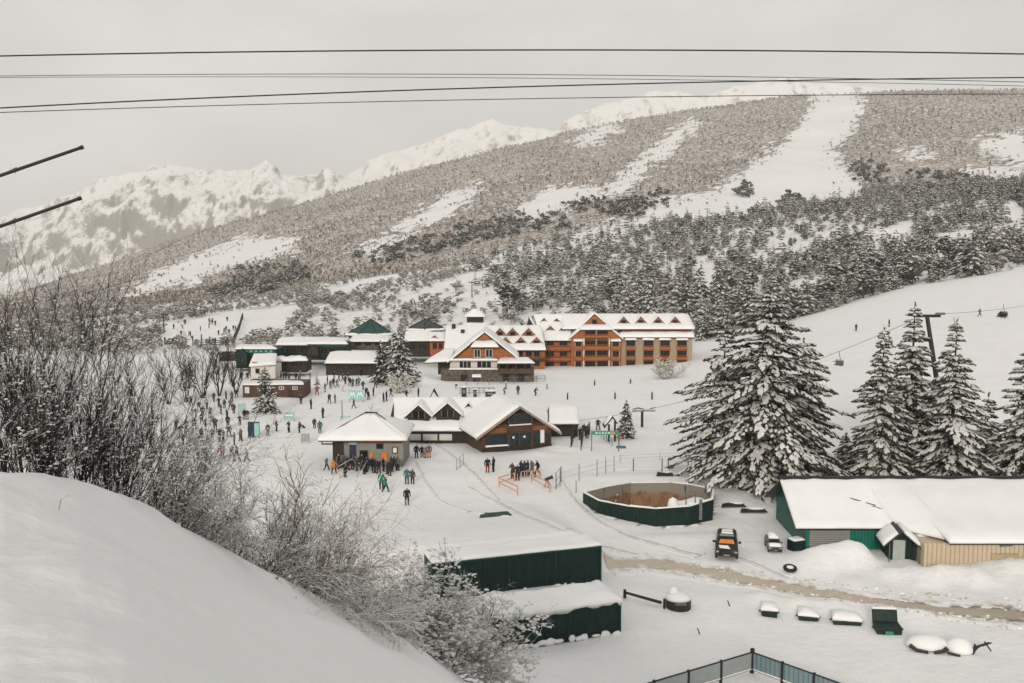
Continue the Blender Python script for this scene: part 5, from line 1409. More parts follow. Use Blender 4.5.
# ---------------- the round sunken tank
tx, ty = np.mean([p[0] for p in PITXY]), np.mean([p[1] for p in PITXY])
Tk = empty("round_tank", (tx,ty,-28), 0, "sunken many-sided tank with rusty inner walls and a dark green front panel", "tank")
tops = [at(a,b,Y).z+28 for a,b,Y in PITRIM]; nP = len(PITXY)
loc_ = [(x-tx,y-ty) for x,y in PITXY]
def inset(k, d): x,y=loc_[k]; L=math.hypot(x,y); return (x-x/L*d, y-y/L*d)
m_, nt_, bs_ = nodes("rusty_tank_wall")
tc_ = nt_.nodes.new("ShaderNodeTexCoord"); sz = nt_.nodes.new("ShaderNodeSeparateXYZ"); nt_.links.new(tc_.outputs["Object"], sz.inputs[0])
n1 = noise_fac(nt_, .8, 5, .7); n2 = noise_fac(nt_, 1.3, 4, .7, stretch=(1,1,.18))
rust = ramp(nt_, noise_fac(nt_, 1.6, 5, .7), [(.3,(.15,.075,.04)),(.7,(.33,.185,.11))])
lv = math_n(nt_,'ADD', sz.outputs[2], math_n(nt_,'MULTIPLY', math_n(nt_,'SUBTRACT', n1,.5), 1.4))
c_ = mixc(nt_, math_n(nt_,'MULTIPLY', math_n(nt_,'SUBTRACT', lv, -.30), 5, clamp=True), rust, (.25,.225,.18))
c_ = mixc(nt_, math_n(nt_,'MULTIPLY', math_n(nt_,'SUBTRACT', n2, .60), 12, clamp=True), c_, (.03,.025,.02))
nt_.links.new(c_, bs_.inputs["Base Color"]); bs_.inputs["Roughness"].default_value=.8
mb = MB(); out = MB(); cap = MB()
for k in range(nP):
    j=(k+1)%nP
    a,b=loc_[k],loc_[j]; ia,ib=inset(k,.25),inset(j,.25)
    za,zb=tops[k],tops[j]
    mb.add([(ia[0],ia[1],-4),(ib[0],ib[1],-4),(ib[0],ib[1],zb),(ia[0],ia[1],za)],[(3,2,1,0)])
    fr = k in (0,1,2,3,4)
    out.add([(a[0],a[1],-4),(b[0],b[1],-4),(b[0],b[1],zb),(a[0],a[1],za)],[(0,1,2,3)], 0)
    cap.snow((a[0]*1.01,a[1]*1.01,za),(b[0]*1.01,b[1]*1.01,zb),(ib[0],ib[1],zb),(ia[0],ia[1],za),.10,6,3,seed=k,rough=.5)
mb.add([(inset(k,.25)[0],inset(k,.25)[1],-3.9) for k in range(nP)],[tuple(range(nP))],1)
mb.build("inner_wall",[m_,plain("rusty_floor",(.20,.10,.055),.9,.5,.5)],Tk)
out.build("outer_panel",GREENSHEET,Tk); cap.build("rim_snow",ROOFSNOW,Tk,True)
mb = MB(); q=at(699,500,94.5)-Vector((tx,ty,-28)); mb.tube([q+Vector((-1.1,.9,-1.5)),q+Vector((-1.1,.9,.55)),q+Vector((-.2,.9,.62)),q+Vector((-.2,.9,-.6))],.06,.06,6); mb.box(q.x-.14,q.x+.14,q.y-1.0,q.y-.85,q.z-1.7,q.z+.3); mb.build("ladder_hoop",STEEL,Tk)
q=at(690,500,97)-Vector((tx,ty,-28)); mb=MB(); mb.snow((q.x-1.9,q.y-1,q.z-1.0),(q.x+1.9,q.y-1,q.z-.6),(q.x+1.7,q.y+1.6,q.z-.6),(q.x-1.4,q.y+1.8,q.z-.9),.7,8,8,seed=9,rough=.5); mb.blob((q.x-1.7,q.y,q.z-.6),.6,.6,.9); mb.build("snow_heap",ROOFSNOW,Tk,True)
mb=MB(); mb.box(q.x-1.9,q.x+1.9,q.y-.9,q.y+1.7,-3.9,q.z-.9); mb.build("plinth",STONE,Tk)
# ------------------------------------------------------------------ people
SKIN = plain("skin",(.42,.26,.19),.6,.1)
HAT = plain("dark_knit_hat",(.03,.03,.032),.9,.3,8)
BOOT = plain("dark_boots",(.018,.017,.016),.7,.2)
def cloth(nm, c): return plain(nm+"_cloth", c, .85, .25, 5)
CL = {"black":cloth("black",(.016,.016,.018)),"navy":cloth("navy",(.013,.017,.034)),"orange":cloth("orange",(.52,.14,.022)),"red":cloth("red",(.32,.035,.025)),
      "green":cloth("green",(.018,.15,.085)),"teal":cloth("teal",(.03,.13,.13)),"grey":cloth("grey",(.11,.11,.11)),"white":cloth("white",(.55,.55,.54)),
      "brown":cloth("brown",(.07,.05,.035)),"blue":cloth("blue",(.018,.036,.09)),"tan":cloth("tan",(.34,.20,.10)),"charcoal":cloth("charcoal",(.032,.034,.036))}
def body(name, J):
    """one continuous skinned body; J: joint positions"""
    order = ["pelvis","waist","chest","neck","head","crown","lsh","lel","lwr","lha","rsh","rel","rwr","rha","lhip","lkn","lan","lto","rhip","rkn","ran","rto","nose"]
    rad = dict(pelvis=(.165,.125),waist=(.155,.115),chest=(.19,.135),neck=(.065,.065),head=(.105,.115),crown=(.085,.095),lsh=(.085,.085),lel=(.066,.066),lwr=(.05,.05),lha=(.048,.04),
               lhip=(.115,.115),lkn=(.085,.085),lan=(.066,.066),lto=(.055,.05),nose=(.02,.02))
    edges = [("pelvis","waist"),("waist","chest"),("chest","neck"),("neck","head"),("head","crown"),("chest","lsh"),("lsh","lel"),("lel","lwr"),("lwr","lha"),("chest","rsh"),("rsh","rel"),("rel","rwr"),("rwr","rha"),
             ("pelvis","lhip"),("lhip","lkn"),("lkn","lan"),("lan","lto"),("pelvis","rhip"),("rhip","rkn"),("rkn","ran"),("ran","rto"),("head","nose")]
    me = bpy.data.meshes.new(name); me.from_pydata([J[k] for k in order], [(order.index(a),order.index(b)) for a,b in edges], [])
    ob = bpy.data.objects.new(name+"_build", me); COL.objects.link(ob)
    sk = ob.modifiers.new("s",'SKIN'); sk.use_smooth_shade = True
    for i,k in enumerate(order):
        kk = k if k in rad else "l"+k[1:]
        me.skin_vertices[0].data[i].radius = rad[kk]; me.skin_vertices[0].data[i].use_root = (k=="pelvis")
    su = ob.modifiers.new("u",'SUBSURF'); su.levels = 1; su.render_levels = 1
    dg = bpy.context.evaluated_depsgraph_get(); dg.update()
    out = bpy.data.meshes.new_from_object(ob.evaluated_get(dg)); out.name = name
    bpy.data.objects.remove(ob)
    out.materials.clear()
    for m in (CL["black"],CL["charcoal"],SKIN,HAT,BOOT): out.materials.append(m)   # jacket, trousers, skin, hat, boots
    keys = {"chest":0,"waist":0,"lsh":0,"lel":0,"lwr":0,"rsh":0,"rel":0,"rwr":0,"lhip":1,"rhip":1,"lkn":1,"rkn":1,"lan":4,"ran":4,"lto":4,"rto":4,"lha":4,"rha":4,"neck":0,"nose":2,"crown":3}
    hd = Vector(J["head"]); pel = Vector(J["pelvis"])
    for p in out.polygons:
        c = p.center; best=min(keys, key=lambda k:(Vector(J[k])-c).length)
        mi = keys[best]
        if (c-hd).length < .16:
            mi = 3 if c.z > hd.z+.03 or c.y > hd.y+.02 else 2
        if best in ("lhip","rhip") and c.z > pel.z-.14 : mi = 0
        p.material_index = mi; p.use_smooth = True
    return out
def pose(**kw):
    J = dict(pelvis=(0,0,.95),waist=(0,0,1.12),chest=(0,-.01,1.34),neck=(0,-.01,1.50),head=(0,-.03,1.63),crown=(0,-.02,1.73),nose=(0,-.16,1.62),
      lsh=(.20,0,1.42),lel=(.27,.03,1.14),lwr=(.27,-.06,.90),lha=(.27,-.09,.82),rsh=(-.20,0,1.42),rel=(-.27,.03,1.14),rwr=(-.27,-.06,.90),rha=(-.27,-.09,.82),
      lhip=(.10,0,.88),lkn=(.12,-.03,.48),lan=(.12,.02,.09),lto=(.13,-.16,.05),rhip=(-.10,0,.88),rkn=(-.12,-.03,.48),ran=(-.12,.02,.09),rto=(-.13,-.16,.05))
    J.update(kw); return J
BODIES = {
 "stand": body("person_standing", pose()),
 "wide": body("person_feet_apart", pose(lan=(.24,.04,.09),lto=(.27,-.13,.05),lkn=(.19,-.03,.48),ran=(-.22,0,.09),rto=(-.25,-.18,.05),rkn=(-.18,-.05,.48),lwr=(.20,-.20,1.02),lha=(.14,-.24,1.04),lel=(.32,-.02,1.16))),
 "walk": body("person_walking", pose(lkn=(.11,-.20,.50),lan=(.11,-.26,.10),lto=(.11,-.43,.07),rkn=(-.11,.06,.48),ran=(-.11,.33,.14),rto=(-.11,.22,.05),lel=(.27,.14,1.16),lwr=(.25,.10,.93),lha=(.25,.06,.87),rel=(-.27,-.12,1.16),rwr=(-.22,-.28,1.02),rha=(-.20,-.34,1.0),chest=(0,-.05,1.34),head=(0,-.09,1.62),crown=(0,-.09,1.72),nose=(0,-.22,1.60),neck=(0,-.05,1.49))),
 "arms": body("person_hands_up_front", pose(lel=(.30,-.10,1.20),lwr=(.14,-.30,1.28),lha=(.08,-.33,1.33),rel=(-.30,-.10,1.20),rwr=(-.14,-.28,1.15),rha=(-.08,-.32,1.15))),
 "ski": body("person_skiing", pose(pelvis=(0,.10,.80),waist=(0,.02,.96),chest=(0,-.14,1.14),neck=(0,-.22,1.27),head=(0,-.27,1.39),crown=(0,-.28,1.49),nose=(0,-.40,1.36),lsh=(.20,-.14,1.20),rsh=(-.20,-.14,1.20),lel=(.34,-.26,1.00),rel=(-.34,-.26,1.00),lwr=(.32,-.46,.96),rwr=(-.32,-.46,.96),lha=(.31,-.53,.96),rha=(-.31,-.53,.96),lhip=(.11,.08,.74),rhip=(-.11,.08,.74),lkn=(.15,-.18,.44),rkn=(-.15,-.18,.44))),
 "sit": body("person_sitting", pose(pelvis=(0,.08,.22),waist=(0,.10,.38),chest=(0,.05,.60),neck=(0,.02,.76),head=(0,-.01,.88),crown=(0,0,.98),nose=(0,-.13,.87),lsh=(.20,.05,.68),rsh=(-.20,.05,.68),lel=(.28,-.06,.44),rel=(-.28,-.06,.44),lwr=(.16,-.24,.40),rwr=(-.16,-.24,.40),lha=(.10,-.30,.42),rha=(-.10,-.30,.42),lhip=(.11,0,.20),rhip=(-.11,0,.20),lkn=(.15,-.34,.42),rkn=(-.15,-.34,.42),lan=(.15,-.58,.09),ran=(-.15,-.58,.09),lto=(.15,-.70,.12),rto=(-.15,-.70,.12))),
 "bend": body("person_bending", pose(waist=(0,-.06,1.10),chest=(0,-.30,1.20),neck=(0,-.44,1.24),head=(0,-.54,1.28),crown=(0,-.60,1.36),nose=(0,-.64,1.20),lsh=(.2,-.32,1.26),rsh=(-.2,-.32,1.26),lel=(.24,-.38,.98),rel=(-.24,-.38,.98),lwr=(.2,-.46,.76),rwr=(-.2,-.46,.76),lha=(.19,-.48,.68),rha=(-.19,-.48,.68))),
}
SIZE = {}
rp_ = random.Random(8)
def person(px, py, jac, tro="charcoal", ps="stand", label=None, group=None, face=None, h=1.0, loc=None, hat=None):
    g = loc or ground(px, py)
    o = bpy.data.objects.new("person", BODIES[ps]); COL.objects.link(o)
    o.location = g-Vector((0,0,.04)); o.rotation_euler = (0,0,rp_.uniform(-3.1,3.1) if face is None else R(face))
    s = h*rp_.uniform(.95,1.06)*1.06; o.scale = (s*1.12,s*1.12,s)
    for i, m in ((0,CL[jac]),(1,CL[tro])):
        o.material_slots[i].link = 'OBJECT'; o.material_slots[i].material = m
    if hat:
        o.material_slots[3].link = 'OBJECT'; o.material_slots[3].material = CL[hat]
    return tag(o, label, "person", group)
# people one can single out
person(407,505,"black","charcoal","stand","person in long black coat alone in the middle of the piste",face=20,h=1.06)
person(381.5,489,"green","charcoal","stand","person in bright green jacket standing before the kiosk crowd, the left of two",face=10)
person(385.5,492,"green","black","walk","person in green jacket stepping right just before the kiosk crowd",face=70)
person(407,484,"teal","charcoal","stand","person in dark teal jacket, left of a standing pair right of the kiosk",face=-10)
person(412.5,484,"brown","charcoal","stand","person in brown-green jacket, right of a standing pair right of the kiosk",face=160)
person(416.5,458,"black","charcoal","stand","person in black standing apart on snow between kiosk and wooden lodge",face=20)
person(422,457.5,"navy","charcoal","stand","person in navy beside two people in orange trousers",h=.9)
person(425.2,458,"tan","tan","stand","person all in tan orange, in the group between kiosk and lodge",h=.85)
person(429,458,"grey","orange","stand","person with dark grey jacket and orange trousers between kiosk and lodge",face=0)
person(487.5,472.5,"black","red","stand","person in black jacket and red trousers before the lodge window",face=5)
person(493.5,472,"navy","navy","stand","person in navy standing beside the red-trousered person at the lodge")
person(222.5,457.5,"orange","charcoal","stand","person in a full bright orange coat behind the rounded frosted bush",face=170,h=1.1)
person(326.5,470.5,"grey","charcoal","walk","person in dark grey walking left of the kiosk",face=70,h=.92)
person(334,474,"orange","black","wide","person in orange jacket and black trousers at the kiosk's left corner",face=15)
person(317,395,"red","black","wide","small figure in red jacket on the open snow right of the brown cabin",face=10)
person(345,477,"black","black","bend","person in black bending over at the near left of the kiosk crowd",face=60)
person(378,459.5,"orange","black","stand","person in orange vest at the kiosk counter",face=180)
person(383.5,460,"blue","black","stand","person in blue jacket at the kiosk counter between orange posters",face=180)
person(389.5,476,"black","charcoal","stand","tall person in black at the near right end of the kiosk crowd",face=150,h=1.08)
person(504,394,"grey","charcoal","ski","person in grey skiing below the hotel fence",face=80)
person(535,395.5,"black","charcoal","ski","crouched skier in black right of the grey skier below the hotel",face=70)
person(518,394.5,"charcoal","black","stand","upright person in charcoal on the snow between two skiers below the hotel")
person(401.5,384,"grey","black","stand","person standing right of the pale bush by the round-topped fir")
person(1001,318,"black","black","ski","skier in black high on the chairlift slope, left of two",face=60)
person(1004.5,318.5,"charcoal","black","ski","skier in charcoal close behind the leftmost high skier",face=50)
person(979.5,316.5,"black","charcoal","walk","skier striding down the chairlift slope left of the high pair",face=70)
person(889,327,"black","black","stand","skier in black standing on the slope between two spired firs")
person(856,331,"charcoal","charcoal","stand","tiny skier far down-left on the chairlift slope")
person(320,433,"teal","charcoal","stand","person in teal standing right of the grey wooden sign",h=1.0)
person(300,428,"black","black","sit","person sitting on the snow before the teal banner with a snowboard",face=80)
# crowds: (place, jacket, trousers, pose, [(px,py)...])
ORD = ["leftmost","second from left","third from left","fourth from left","fifth from left","sixth from left","seventh from left","eighth from left","ninth from left","tenth from left","eleventh from left","twelfth from left",
       "thirteenth from left","fourteenth from left","fifteenth from left","sixteenth from left","seventeenth from left","eighteenth from left","nineteenth from left","twentieth from left","twenty-first from left","twenty-second from left","twenty-third from left","twenty-fourth from left","twenty-fifth from left"]
def crowd(place, grp, pts, seed, poses=("stand","stand","wide","arms","walk"), cols=("black","black","charcoal","navy","brown","grey"), h=1.0):
    r = random.Random(seed); pts = sorted(pts); n = len(pts)
    for i, q in enumerate(pts):
        jac = q[2] if len(q) > 2 else r.choice(cols)
        tro = q[3] if len(q) > 3 else r.choice(("black","charcoal","charcoal","navy","brown"))
        o = ORD[i] if i < n-1 or n < 3 else "rightmost"
        ps = q[4] if len(q) > 4 else r.choice(poses)
        person(q[0],q[1],jac,tro,ps,f"person in {jac}, {o} {place}",grp,h=h*r.uniform(.94,1.05))
crowd("in the loose row before the frosted bush","people in front of the rounded bush",[(201.5,441),(212.5,440.5),(219.5,441.5),(223.5,441.5),(229,437,"black","brown"),(205.5,430.5),(241,441),(234.5,445),(197,447),(208,448),(183,445),(215.5,431),(181,437.5),(194.5,430),(186.5,432.5),(176.5,430)],1,h=1.05)
crowd("near the dark-blue board and the bush","people near the dark-blue board",[(198,459.5),(206,461),(232,461),(237,461.5),(247,462),(249,437.5,"navy","navy"),(253.5,437.5,"navy","navy")],2,h=1.08)
crowd("on the snow left of the slim fir","people left of the slim fir",[(203,416.5),(210,417.5),(219,407.5),(224.5,408.5),(230.5,410),(227,419),(244.5,419.5),(247.5,419.5),(236.5,398),(232,402),(226,399.5),(214,402),(207,409.5),(199,411),(240,425.5),(212,425.5),(191,405),(196,418),(202,424),(221,414),(234,413.5),(228,427.5)],3)
crowd("on the snow between slim fir and kiosk","people between the slim fir and the kiosk",[(276.5,431),(289,432.5,"blue","black"),(299.5,433),(329.5,403.5),(335,403),(314.5,428.5),(268,436),(311,409),(323,418),(354,408.5),(301,404),(349,433)],4)
crowd("crowding the front of the kiosk","people queueing at the kiosk",[(338,469),(341.5,468),(348,470.5),(352.5,470),(357,471),(362,470),(366,472,"navy","black"),(370,472.5),(372.5,470,"blue","black"),(375,473),(379,474),(383.5,471.5),(387,474),(391.5,471.5),(394.5,470.5,"brown","charcoal"),(398,470.5,"grey","charcoal"),(364.5,474,"black","black","bend")],5)
crowd("inside the orange barriers","people inside the orange barriers",[(512.5,478.5),(517.5,480.5),(524.5,477),(528,476,"black","grey"),(532,477,"grey","grey"),(537.5,475.5),(521,476)],6,h=1.04)
crowd("gathered by the two teal banners","people by the teal banners",[(350,386),(353,386.5,"teal","black"),(356.5,386),(359,385.5),(363,390),(366.5,397),(368.5,400,"black","red"),(373.5,396),(327.5,384.5,"black","black"),(333.5,386.5),(337,387.5,"grey","grey"),(339,381),(334,379),(383.5,402),(386.5,401),(342.5,381.5),(345.5,384),(348,381),(325,392),(375.5,388),(378,385),(391,396.5),(330.5,388.5,"grey","grey")],7)
crowd("waiting under the wide hipped roof","people under the wide hipped roof",[(345.5,374.5),(351,375),(356,375),(361,375.5),(366,374.5),(372,376.5),(377,377)],8)
crowd("on the snow above the brown cabin","people above the brown cabin",[(241,379),(247,379.5),(249.5,377.5),(257,376,"navy","black"),(281,378.5),(283.5,379),(286,379.5),(289,380.5),(296,380),(299,380.5),(310,379.5)],9,h=.95)
crowd("queueing at the lift entrance banner","people at the lift entrance",[(573.5,438),(580,440),(584,436),(587,438.5),(598,430),(589,434)],10)
crowd("on the snow behind the long dormered building","people behind the dormered building",[(418.5,397.5),(406.5,399.5)],12)
bs_pts = []
rb = random.Random(3)
for k in range(34):
    a = rb.uniform(164,236); b = rb.uniform(318+ (236-a)*.10, 346)
    bs_pts.append((a,b))
for q in bs_pts:
    person(q[0],q[1],rb.choice(("black","charcoal","navy","red","brown")),"charcoal",rb.choice(("ski","stand","walk")),"tiny learner skier scattered on the beginner slope left of the village","learners on the beginner slope",h=1.12)

# ------------------------------------------------------------------ cables in the sky
def cable(name, pts, r, label, group, m=DARK, cat="cable"):
    mb = MB(); P_ = [at(*p) for p in pts]
    out = []
    n = 60                       # one smooth hanging curve through three points
    for i in range(n+1):
        t = -.25+1.5*i/n
        l0=(t-.5)*(t-1)*2; l1=-4*t*(t-1); l2=2*t*(t-.5)
        out.append(P_[0]*l0+P_[1]*l1+P_[2]*l2)
    mb.tube(out, r, r, 6)
    return tag(mb.build(name, m), label, cat, group)
GC = "cables crossing the sky"
cable("power_cable",[(0,56,40),(512,50,40),(1024,54,40)],.030,"thick black cable crossing the sky highest of all",GC)
cable("power_cable",[(0,76,46),(512,74.5,46),(1024,82,46)],.016,"thin grey cable, upper of the close pair below the highest one",GC)
cable("power_cable",[(0,77.5,47),(512,78,47),(1024,86,47)],.013,"thin grey cable, lower of the close pair below the highest one",GC)
cable("power_cable",[(0,108,36),(512,87,38),(1024,77.5,42)],.026,"dark cable rising to the right from mid-height of the sky",GC)
cable("power_cable",[(0,112.5,37),(512,99,39),(1024,94,43)],.016,"faint thin cable just under the rising dark cable",GC)
for (a, b, lb) in (((-30,186,18),(83,147,18.4),"upper dark rod jutting in from the left edge against the sky"),((-30,237,18),(81,198,18.4),"lower dark rod jutting in from the left edge above the thicket")):
    mb = MB(); p, q = at(*a), at(*b); d_ = (q-p)
    mb.tube([p-d_*1.0, q], .034, .030, 8); mb.tube([q-d_*.03, q+d_*.004], .038, .038, 8)
    o = empty("cable_rod", p, 0, lb, "rod", "dark rods at the left edge")
    for i in range(len(mb.v)): mb.v[i] = tuple(Vector(mb.v[i])-p)
    mb.build("rod", DARK, o)
    m2 = MB(); k = d_*.36; m2.tube([k-d_*.03+Vector((0,0,.01)), k+d_*.05+Vector((0,0,.045))], .022, .010, 6); m2.tube([k*1.1, k*1.1-Vector((0,0,.06))],.008,.008,5); m2.build("clamp", STEEL, o)

# ------------------------------------------------------------------ the chairlift
pyb = at(950,470,119); ptop = at(927,316,121)
Py = empty("lift_pylon", (pyb.x,119,gz(pyb.x,119)), 0, "dark leaning chairlift pylon rising between the firs", "pylon")
o0 = Vector(Py.location); tp = ptop-o0
mb = MB(); mb.tube([(0,0,-1),tp], .38, .24, 10); mb.build("mast", DARK, Py)
mb = MB(); mb.box(tp.x-1.6,tp.x+1.6,tp.y-.2,tp.y+.2,tp.z-.15,tp.z+.2); mb.build("crossarm", DARK, Py)
for sx in (-1.4,1.4):
    mb = MB()
    mb.box(tp.x+sx-.6,tp.x+sx+.6,tp.y-.55,tp.y-.45,tp.z+.18,tp.z+.30)
    for k in range(4): 
        x=tp.x+sx-.45+k*.3; mb.tube([(x,tp.y-.62,tp.z+.36),(x,tp.y-.40,tp.z+.36)],.12,.12,9)
    mb.build("sheave_row", STEEL, Py)
mb = MB(); mb.snow((tp.x-1.5,tp.y-.2,tp.z+.2),(tp.x+1.5,tp.y-.2,tp.z+.2),(tp.x+1.5,tp.y+.2,tp.z+.2),(tp.x-1.5,tp.y+.2,tp.z+.2),.12,8,3,seed=1); mb.build("snow_cap",TREESNOW,Py,True)
def line3(name, a, b, sag, r, label, group):
    mb = MB(); pts=[]
    for i in range(25):
        t=i/24; p=a.lerp(b,t); pts.append(p-Vector((0,0,sag*4*t*(1-t))))
    mb.tube(pts,r,r,5); tag(mb.build(name,STEEL),label,"cable",group); return pts
ca = line3("lift_cable", at(575,421,141), at(922,316,120.6), 2.0,.030,"haul cable sagging from the lift entrance up to the pylon","haul cables of the chairlift")
cb_ = line3("lift_cable", at(935,314,121.5), at(1090,290,165), .8,.030,"haul cable running from the pylon out past the right edge","haul cables of the chairlift")
def chair(p, label, riders=0):
    r = empty("lift_chair", p, R(-60), label, "chair", "chairs hanging on the lift cable"); r.scale=(.62,.7,.85)
    mb = MB(); mb.tube([(0,0,0),(0,.05,-.5),(0,.4,-1.2),(0,.4,-2.0)],.06,.06,6); mb.build("hanger",STEEL,r)
    mb = MB(); mb.box(-1,1,-.35,.15,-2.12,-2.0); mb.build("seat",STEEL,r)
    mb = MB(); mb.box(-1,1,.12,.20,-2.0,-1.4); mb.tube([(-1,.2,-2.0),(-1,.2,-1.3),(1,.2,-1.3),(1,.2,-2.0)],.04,.04,5); mb.build("backrest",STEEL,r)
    mb = MB(); mb.tube([(-1,.1,-1.5),(-1,-.55,-1.6),(1,-.55,-1.6),(1,.1,-1.5)],.035,.035,5); mb.build("safety_bar",STEEL,r)
    return r
chair(ca[19]+Vector((0,0,0)),"empty lift chair hanging left of the narrow pointed fir")
c3 = at(954,317,127); chair(c3,"empty lift chair just right of the pylon")
c2 = at(1003.5,304,140); chair(c2,"occupied lift chair hanging near the right edge of the slope")
for sx in (-.45,.45): person(0,0,"black","black","sit","person in black riding the occupied lift chair, "+("left" if sx<0 else "right")+" seat",None,face=-60,loc=c2+Vector((sx*.32,sx*-.55,-1.86)),h=.9)
chair(ca[22],"empty lift chair between the two left spired firs")
# bottom lift mast near the little fir
g = ground(642,427); ms = empty("lift_mast", g, 0, "short black lift mast with a wide crossbar beside the little snowy fir", "mast")
hh = (427-411)/F*g.y
mb = MB(); mb.box(-.18,.18,-.18,.18,-.4,hh); mb.build("mast",DARK,ms)
mb = MB(); mb.box(-1.6,2.0,-.12,.12,hh,hh+.22); mb.tube([(-1.5,0,hh+.3),(-.6,0,hh+.55),(.3,0,hh+.3)],.12,.12,6); mb.tube([(.9,0,hh+.2),(1.5,0,hh+.5),(2.0,0,hh+.6)],.10,.10,6); mb.build("crossbar",STEEL,ms)
mb = MB(); mb.snow((-1.6,-.15,hh+.22),(2,-.15,hh+.22),(2,.15,hh+.22),(-1.6,.15,hh+.22),.14,6,3); mb.build("snow_cap",TREESNOW,ms,True)
# dark poles on the hill
for i,(px,py,tpy,lb) in enumerate(((742,231,219,"dark T-shaped lift tower in the forest above the biggest fir"),(652,300,276,"dark lift tower standing in the forest behind the hotel"),(707,222,209,"thin pale tower at the upper edge of the forest clearing"),(561,262,250,"small dark pole at the top edge of the forest above the hotel wing"),(472,298,282,"thin dark pole in the scrub above the turret"),(164,333,314,"dark post at the left end of the beginner slope"))):
    g = ground(px,py,200); h_=(py-tpy)/F*g.y; t_=empty("lift_tower",g,0,lb,"tower")
    mb=MB(); mb.tube([(0,0,-1),(0,0,h_)],.009*h_+.2,.007*h_+.15,6); mb.build("mast",DARK,t_)
    mb=MB(); mb.box(-.22*h_,.22*h_,-.2,.2,h_-.3,h_+.1); mb.build("crossarm",STEEL if i==2 else DARK,t_)

# ------------------------------------------------------------------ fences, poles and signs
def pole(px, py, top, r, m, label, group, cat="pole", cap=None):
    g = ground(px,py); h=(py-top)/F*g.y
    o = empty("pole", g, 0, label, cat, group)
    mb=MB(); mb.tube([(0,0,-.3),(0,0,h)],r,r*.9,6); mb.build("shaft",m,o)
    mb=MB(); mb.blob((0,0,h),r*1.5,r*1.5,r*1.6,seg=6,rings=4); mb.build("snow_cap",TREESNOW,o,True)
    return o
for i,(px,py,tpy) in enumerate([(506,389,382),(547,389,383.5)]):
    pole(px,py,tpy,.12,plain("dark_teal_pad",(.012,.045,.045),.7),["padded dark post below the chalet terrace","padded dark post below the terrace fence end"][i],"padded posts along the piste")
for i,(px,py,tpy) in enumerate([(594.5,385.5,379.5),(630.5,383.5,378),(567.5,399.5,392),(615,399,391.5),(652,399.5,391)]):
    pole(px,py,tpy,.16,plain("dark_teal_pad",(.012,.045,.045),.7),"padded dark teal post, "+["upper row, left","upper row, right","lower row, left","lower row, middle","lower row, right"][i]+", on the snow below the hotel","padded posts along the piste")
for i,(px,py,tpy,rr) in enumerate([(596,513,503,.05),(617,514,494,.05),(615.5,518,500,.05),(576,495,480,.05)]):
    pole(px,py-2,tpy,rr,STEEL,["thin post at the left tip of the round tank","tall thin post beside the tank's green front","short thin post by the tank's railing","thin post by the left end of the wire fence"][i],"thin posts around the tank")
for i,(px,py,tpy) in enumerate([(633.3,471,457.5),(662,472,457),(668.3,468.5,457),(688,471,458)]):
    pole(px,py,tpy,.06,DARK,"dark upright post behind the round tank, "+["leftmost","left of a close pair","right of a close pair","rightmost"][i],"posts behind the tank")
fence_line("wire_fence",[gxy(560,486.5),gxy(579,481),gxy(597,476.5),gxy(614,472)],2.0,"see-through wire fence of tall posts left of the round tank",rail=(.45,.75),r=.045,post=STEEL,step=3.0,rr=.012)
fence_line("wire_fence",[gxy(700,458),gxy(660,460),gxy(620,462)],.9,"low wire strands on the snow behind the tank posts",rail=(.5,.9),r=.03,post=STEEL,step=5.0,rr=.012)
fence_line("railing",[gxy(596,434),gxy(612,446)],1.0,"blue-grey railing slanting down under the lift entrance banner",rail=(.6,1.0),r=.05,post=plain("blue_grey_metal",(.10,.16,.20),.5),step=1.6)
fence_line("railing",[gxy(818,476),gxy(846,473)],1.1,"grey railing in the gap behind the shed between the firs",rail=(.5,1.0),r=.05,post=STEEL,step=1.8)
fence_line("lift_barrier",[gxy(571,447),gxy(574,436)],1.9,"tall dark posts queuing lane at the lift entrance, left side",rail=(.5,.9),r=.07,post=DARK,step=2.0)
fence_line("lift_barrier",[gxy(581,450),gxy(583,438)],1.9,"tall dark posts queuing lane at the lift entrance, right side",rail=(.5,.9),r=.07,post=DARK,step=2.0)
fence_line("slope_fence",[gxy(233,345),gxy(236,338),gxy(240,328),gxy(243,319)],2.4,"dark fence line running up the right edge of the beginner slope",rail=(.3,.6,.95),r=.14,post=DARK,step=4.0)
fence_line("slope_fence",[gxy(193,346),gxy(210,346.5),gxy(232,346)],2.0,"dark low fence along the bottom of the beginner slope",rail=(.3,.6,.95),r=.14,post=DARK,step=4.0)
# lift banner
g=ground(591.5,451); bn=empty("lift_banner",g,0,"long teal banner on posts over the lift entrance with an orange end","banner")
w_=(619-591.5)/F*g.y; zt_=at(0,431,g.y).z-g.z; zb_=at(0,434.8,g.y).z-g.z
mb=MB(); mb.tube([(0,0,-.3),(0,0,zt_)],.07,.07,6); mb.build("post",STEEL,bn)
mb=MB(); mb.tube([(w_,0,-.3),(w_,0,zt_)],.07,.07,6); mb.build("post",STEEL,bn)
mb=MB(); mb.box(0,w_,-.04,.04,zb_,zt_); pn=mb.build("panel",plain("green_teal_banner",(.035,.25,.19),.6,.1),bn)
mb=MB(); mb.box(w_*.72,w_*.86,-.055,-.042,zb_+.1,zt_-.1); mb.build("orange_patch",ORANGE,pn)
mb=MB()
for k in range(5): mb.box(.5+k*.42,.78+k*.42,-.05,-.042,zb_+.18,zt_-.18-.04*(k%2))
mb.build("white_mark",WHITEPAINT,pn)
g=ground(619,448); od=empty("orange_marker",g,0,"orange-red marker pad on a blue foot below the banner's right end","marker")
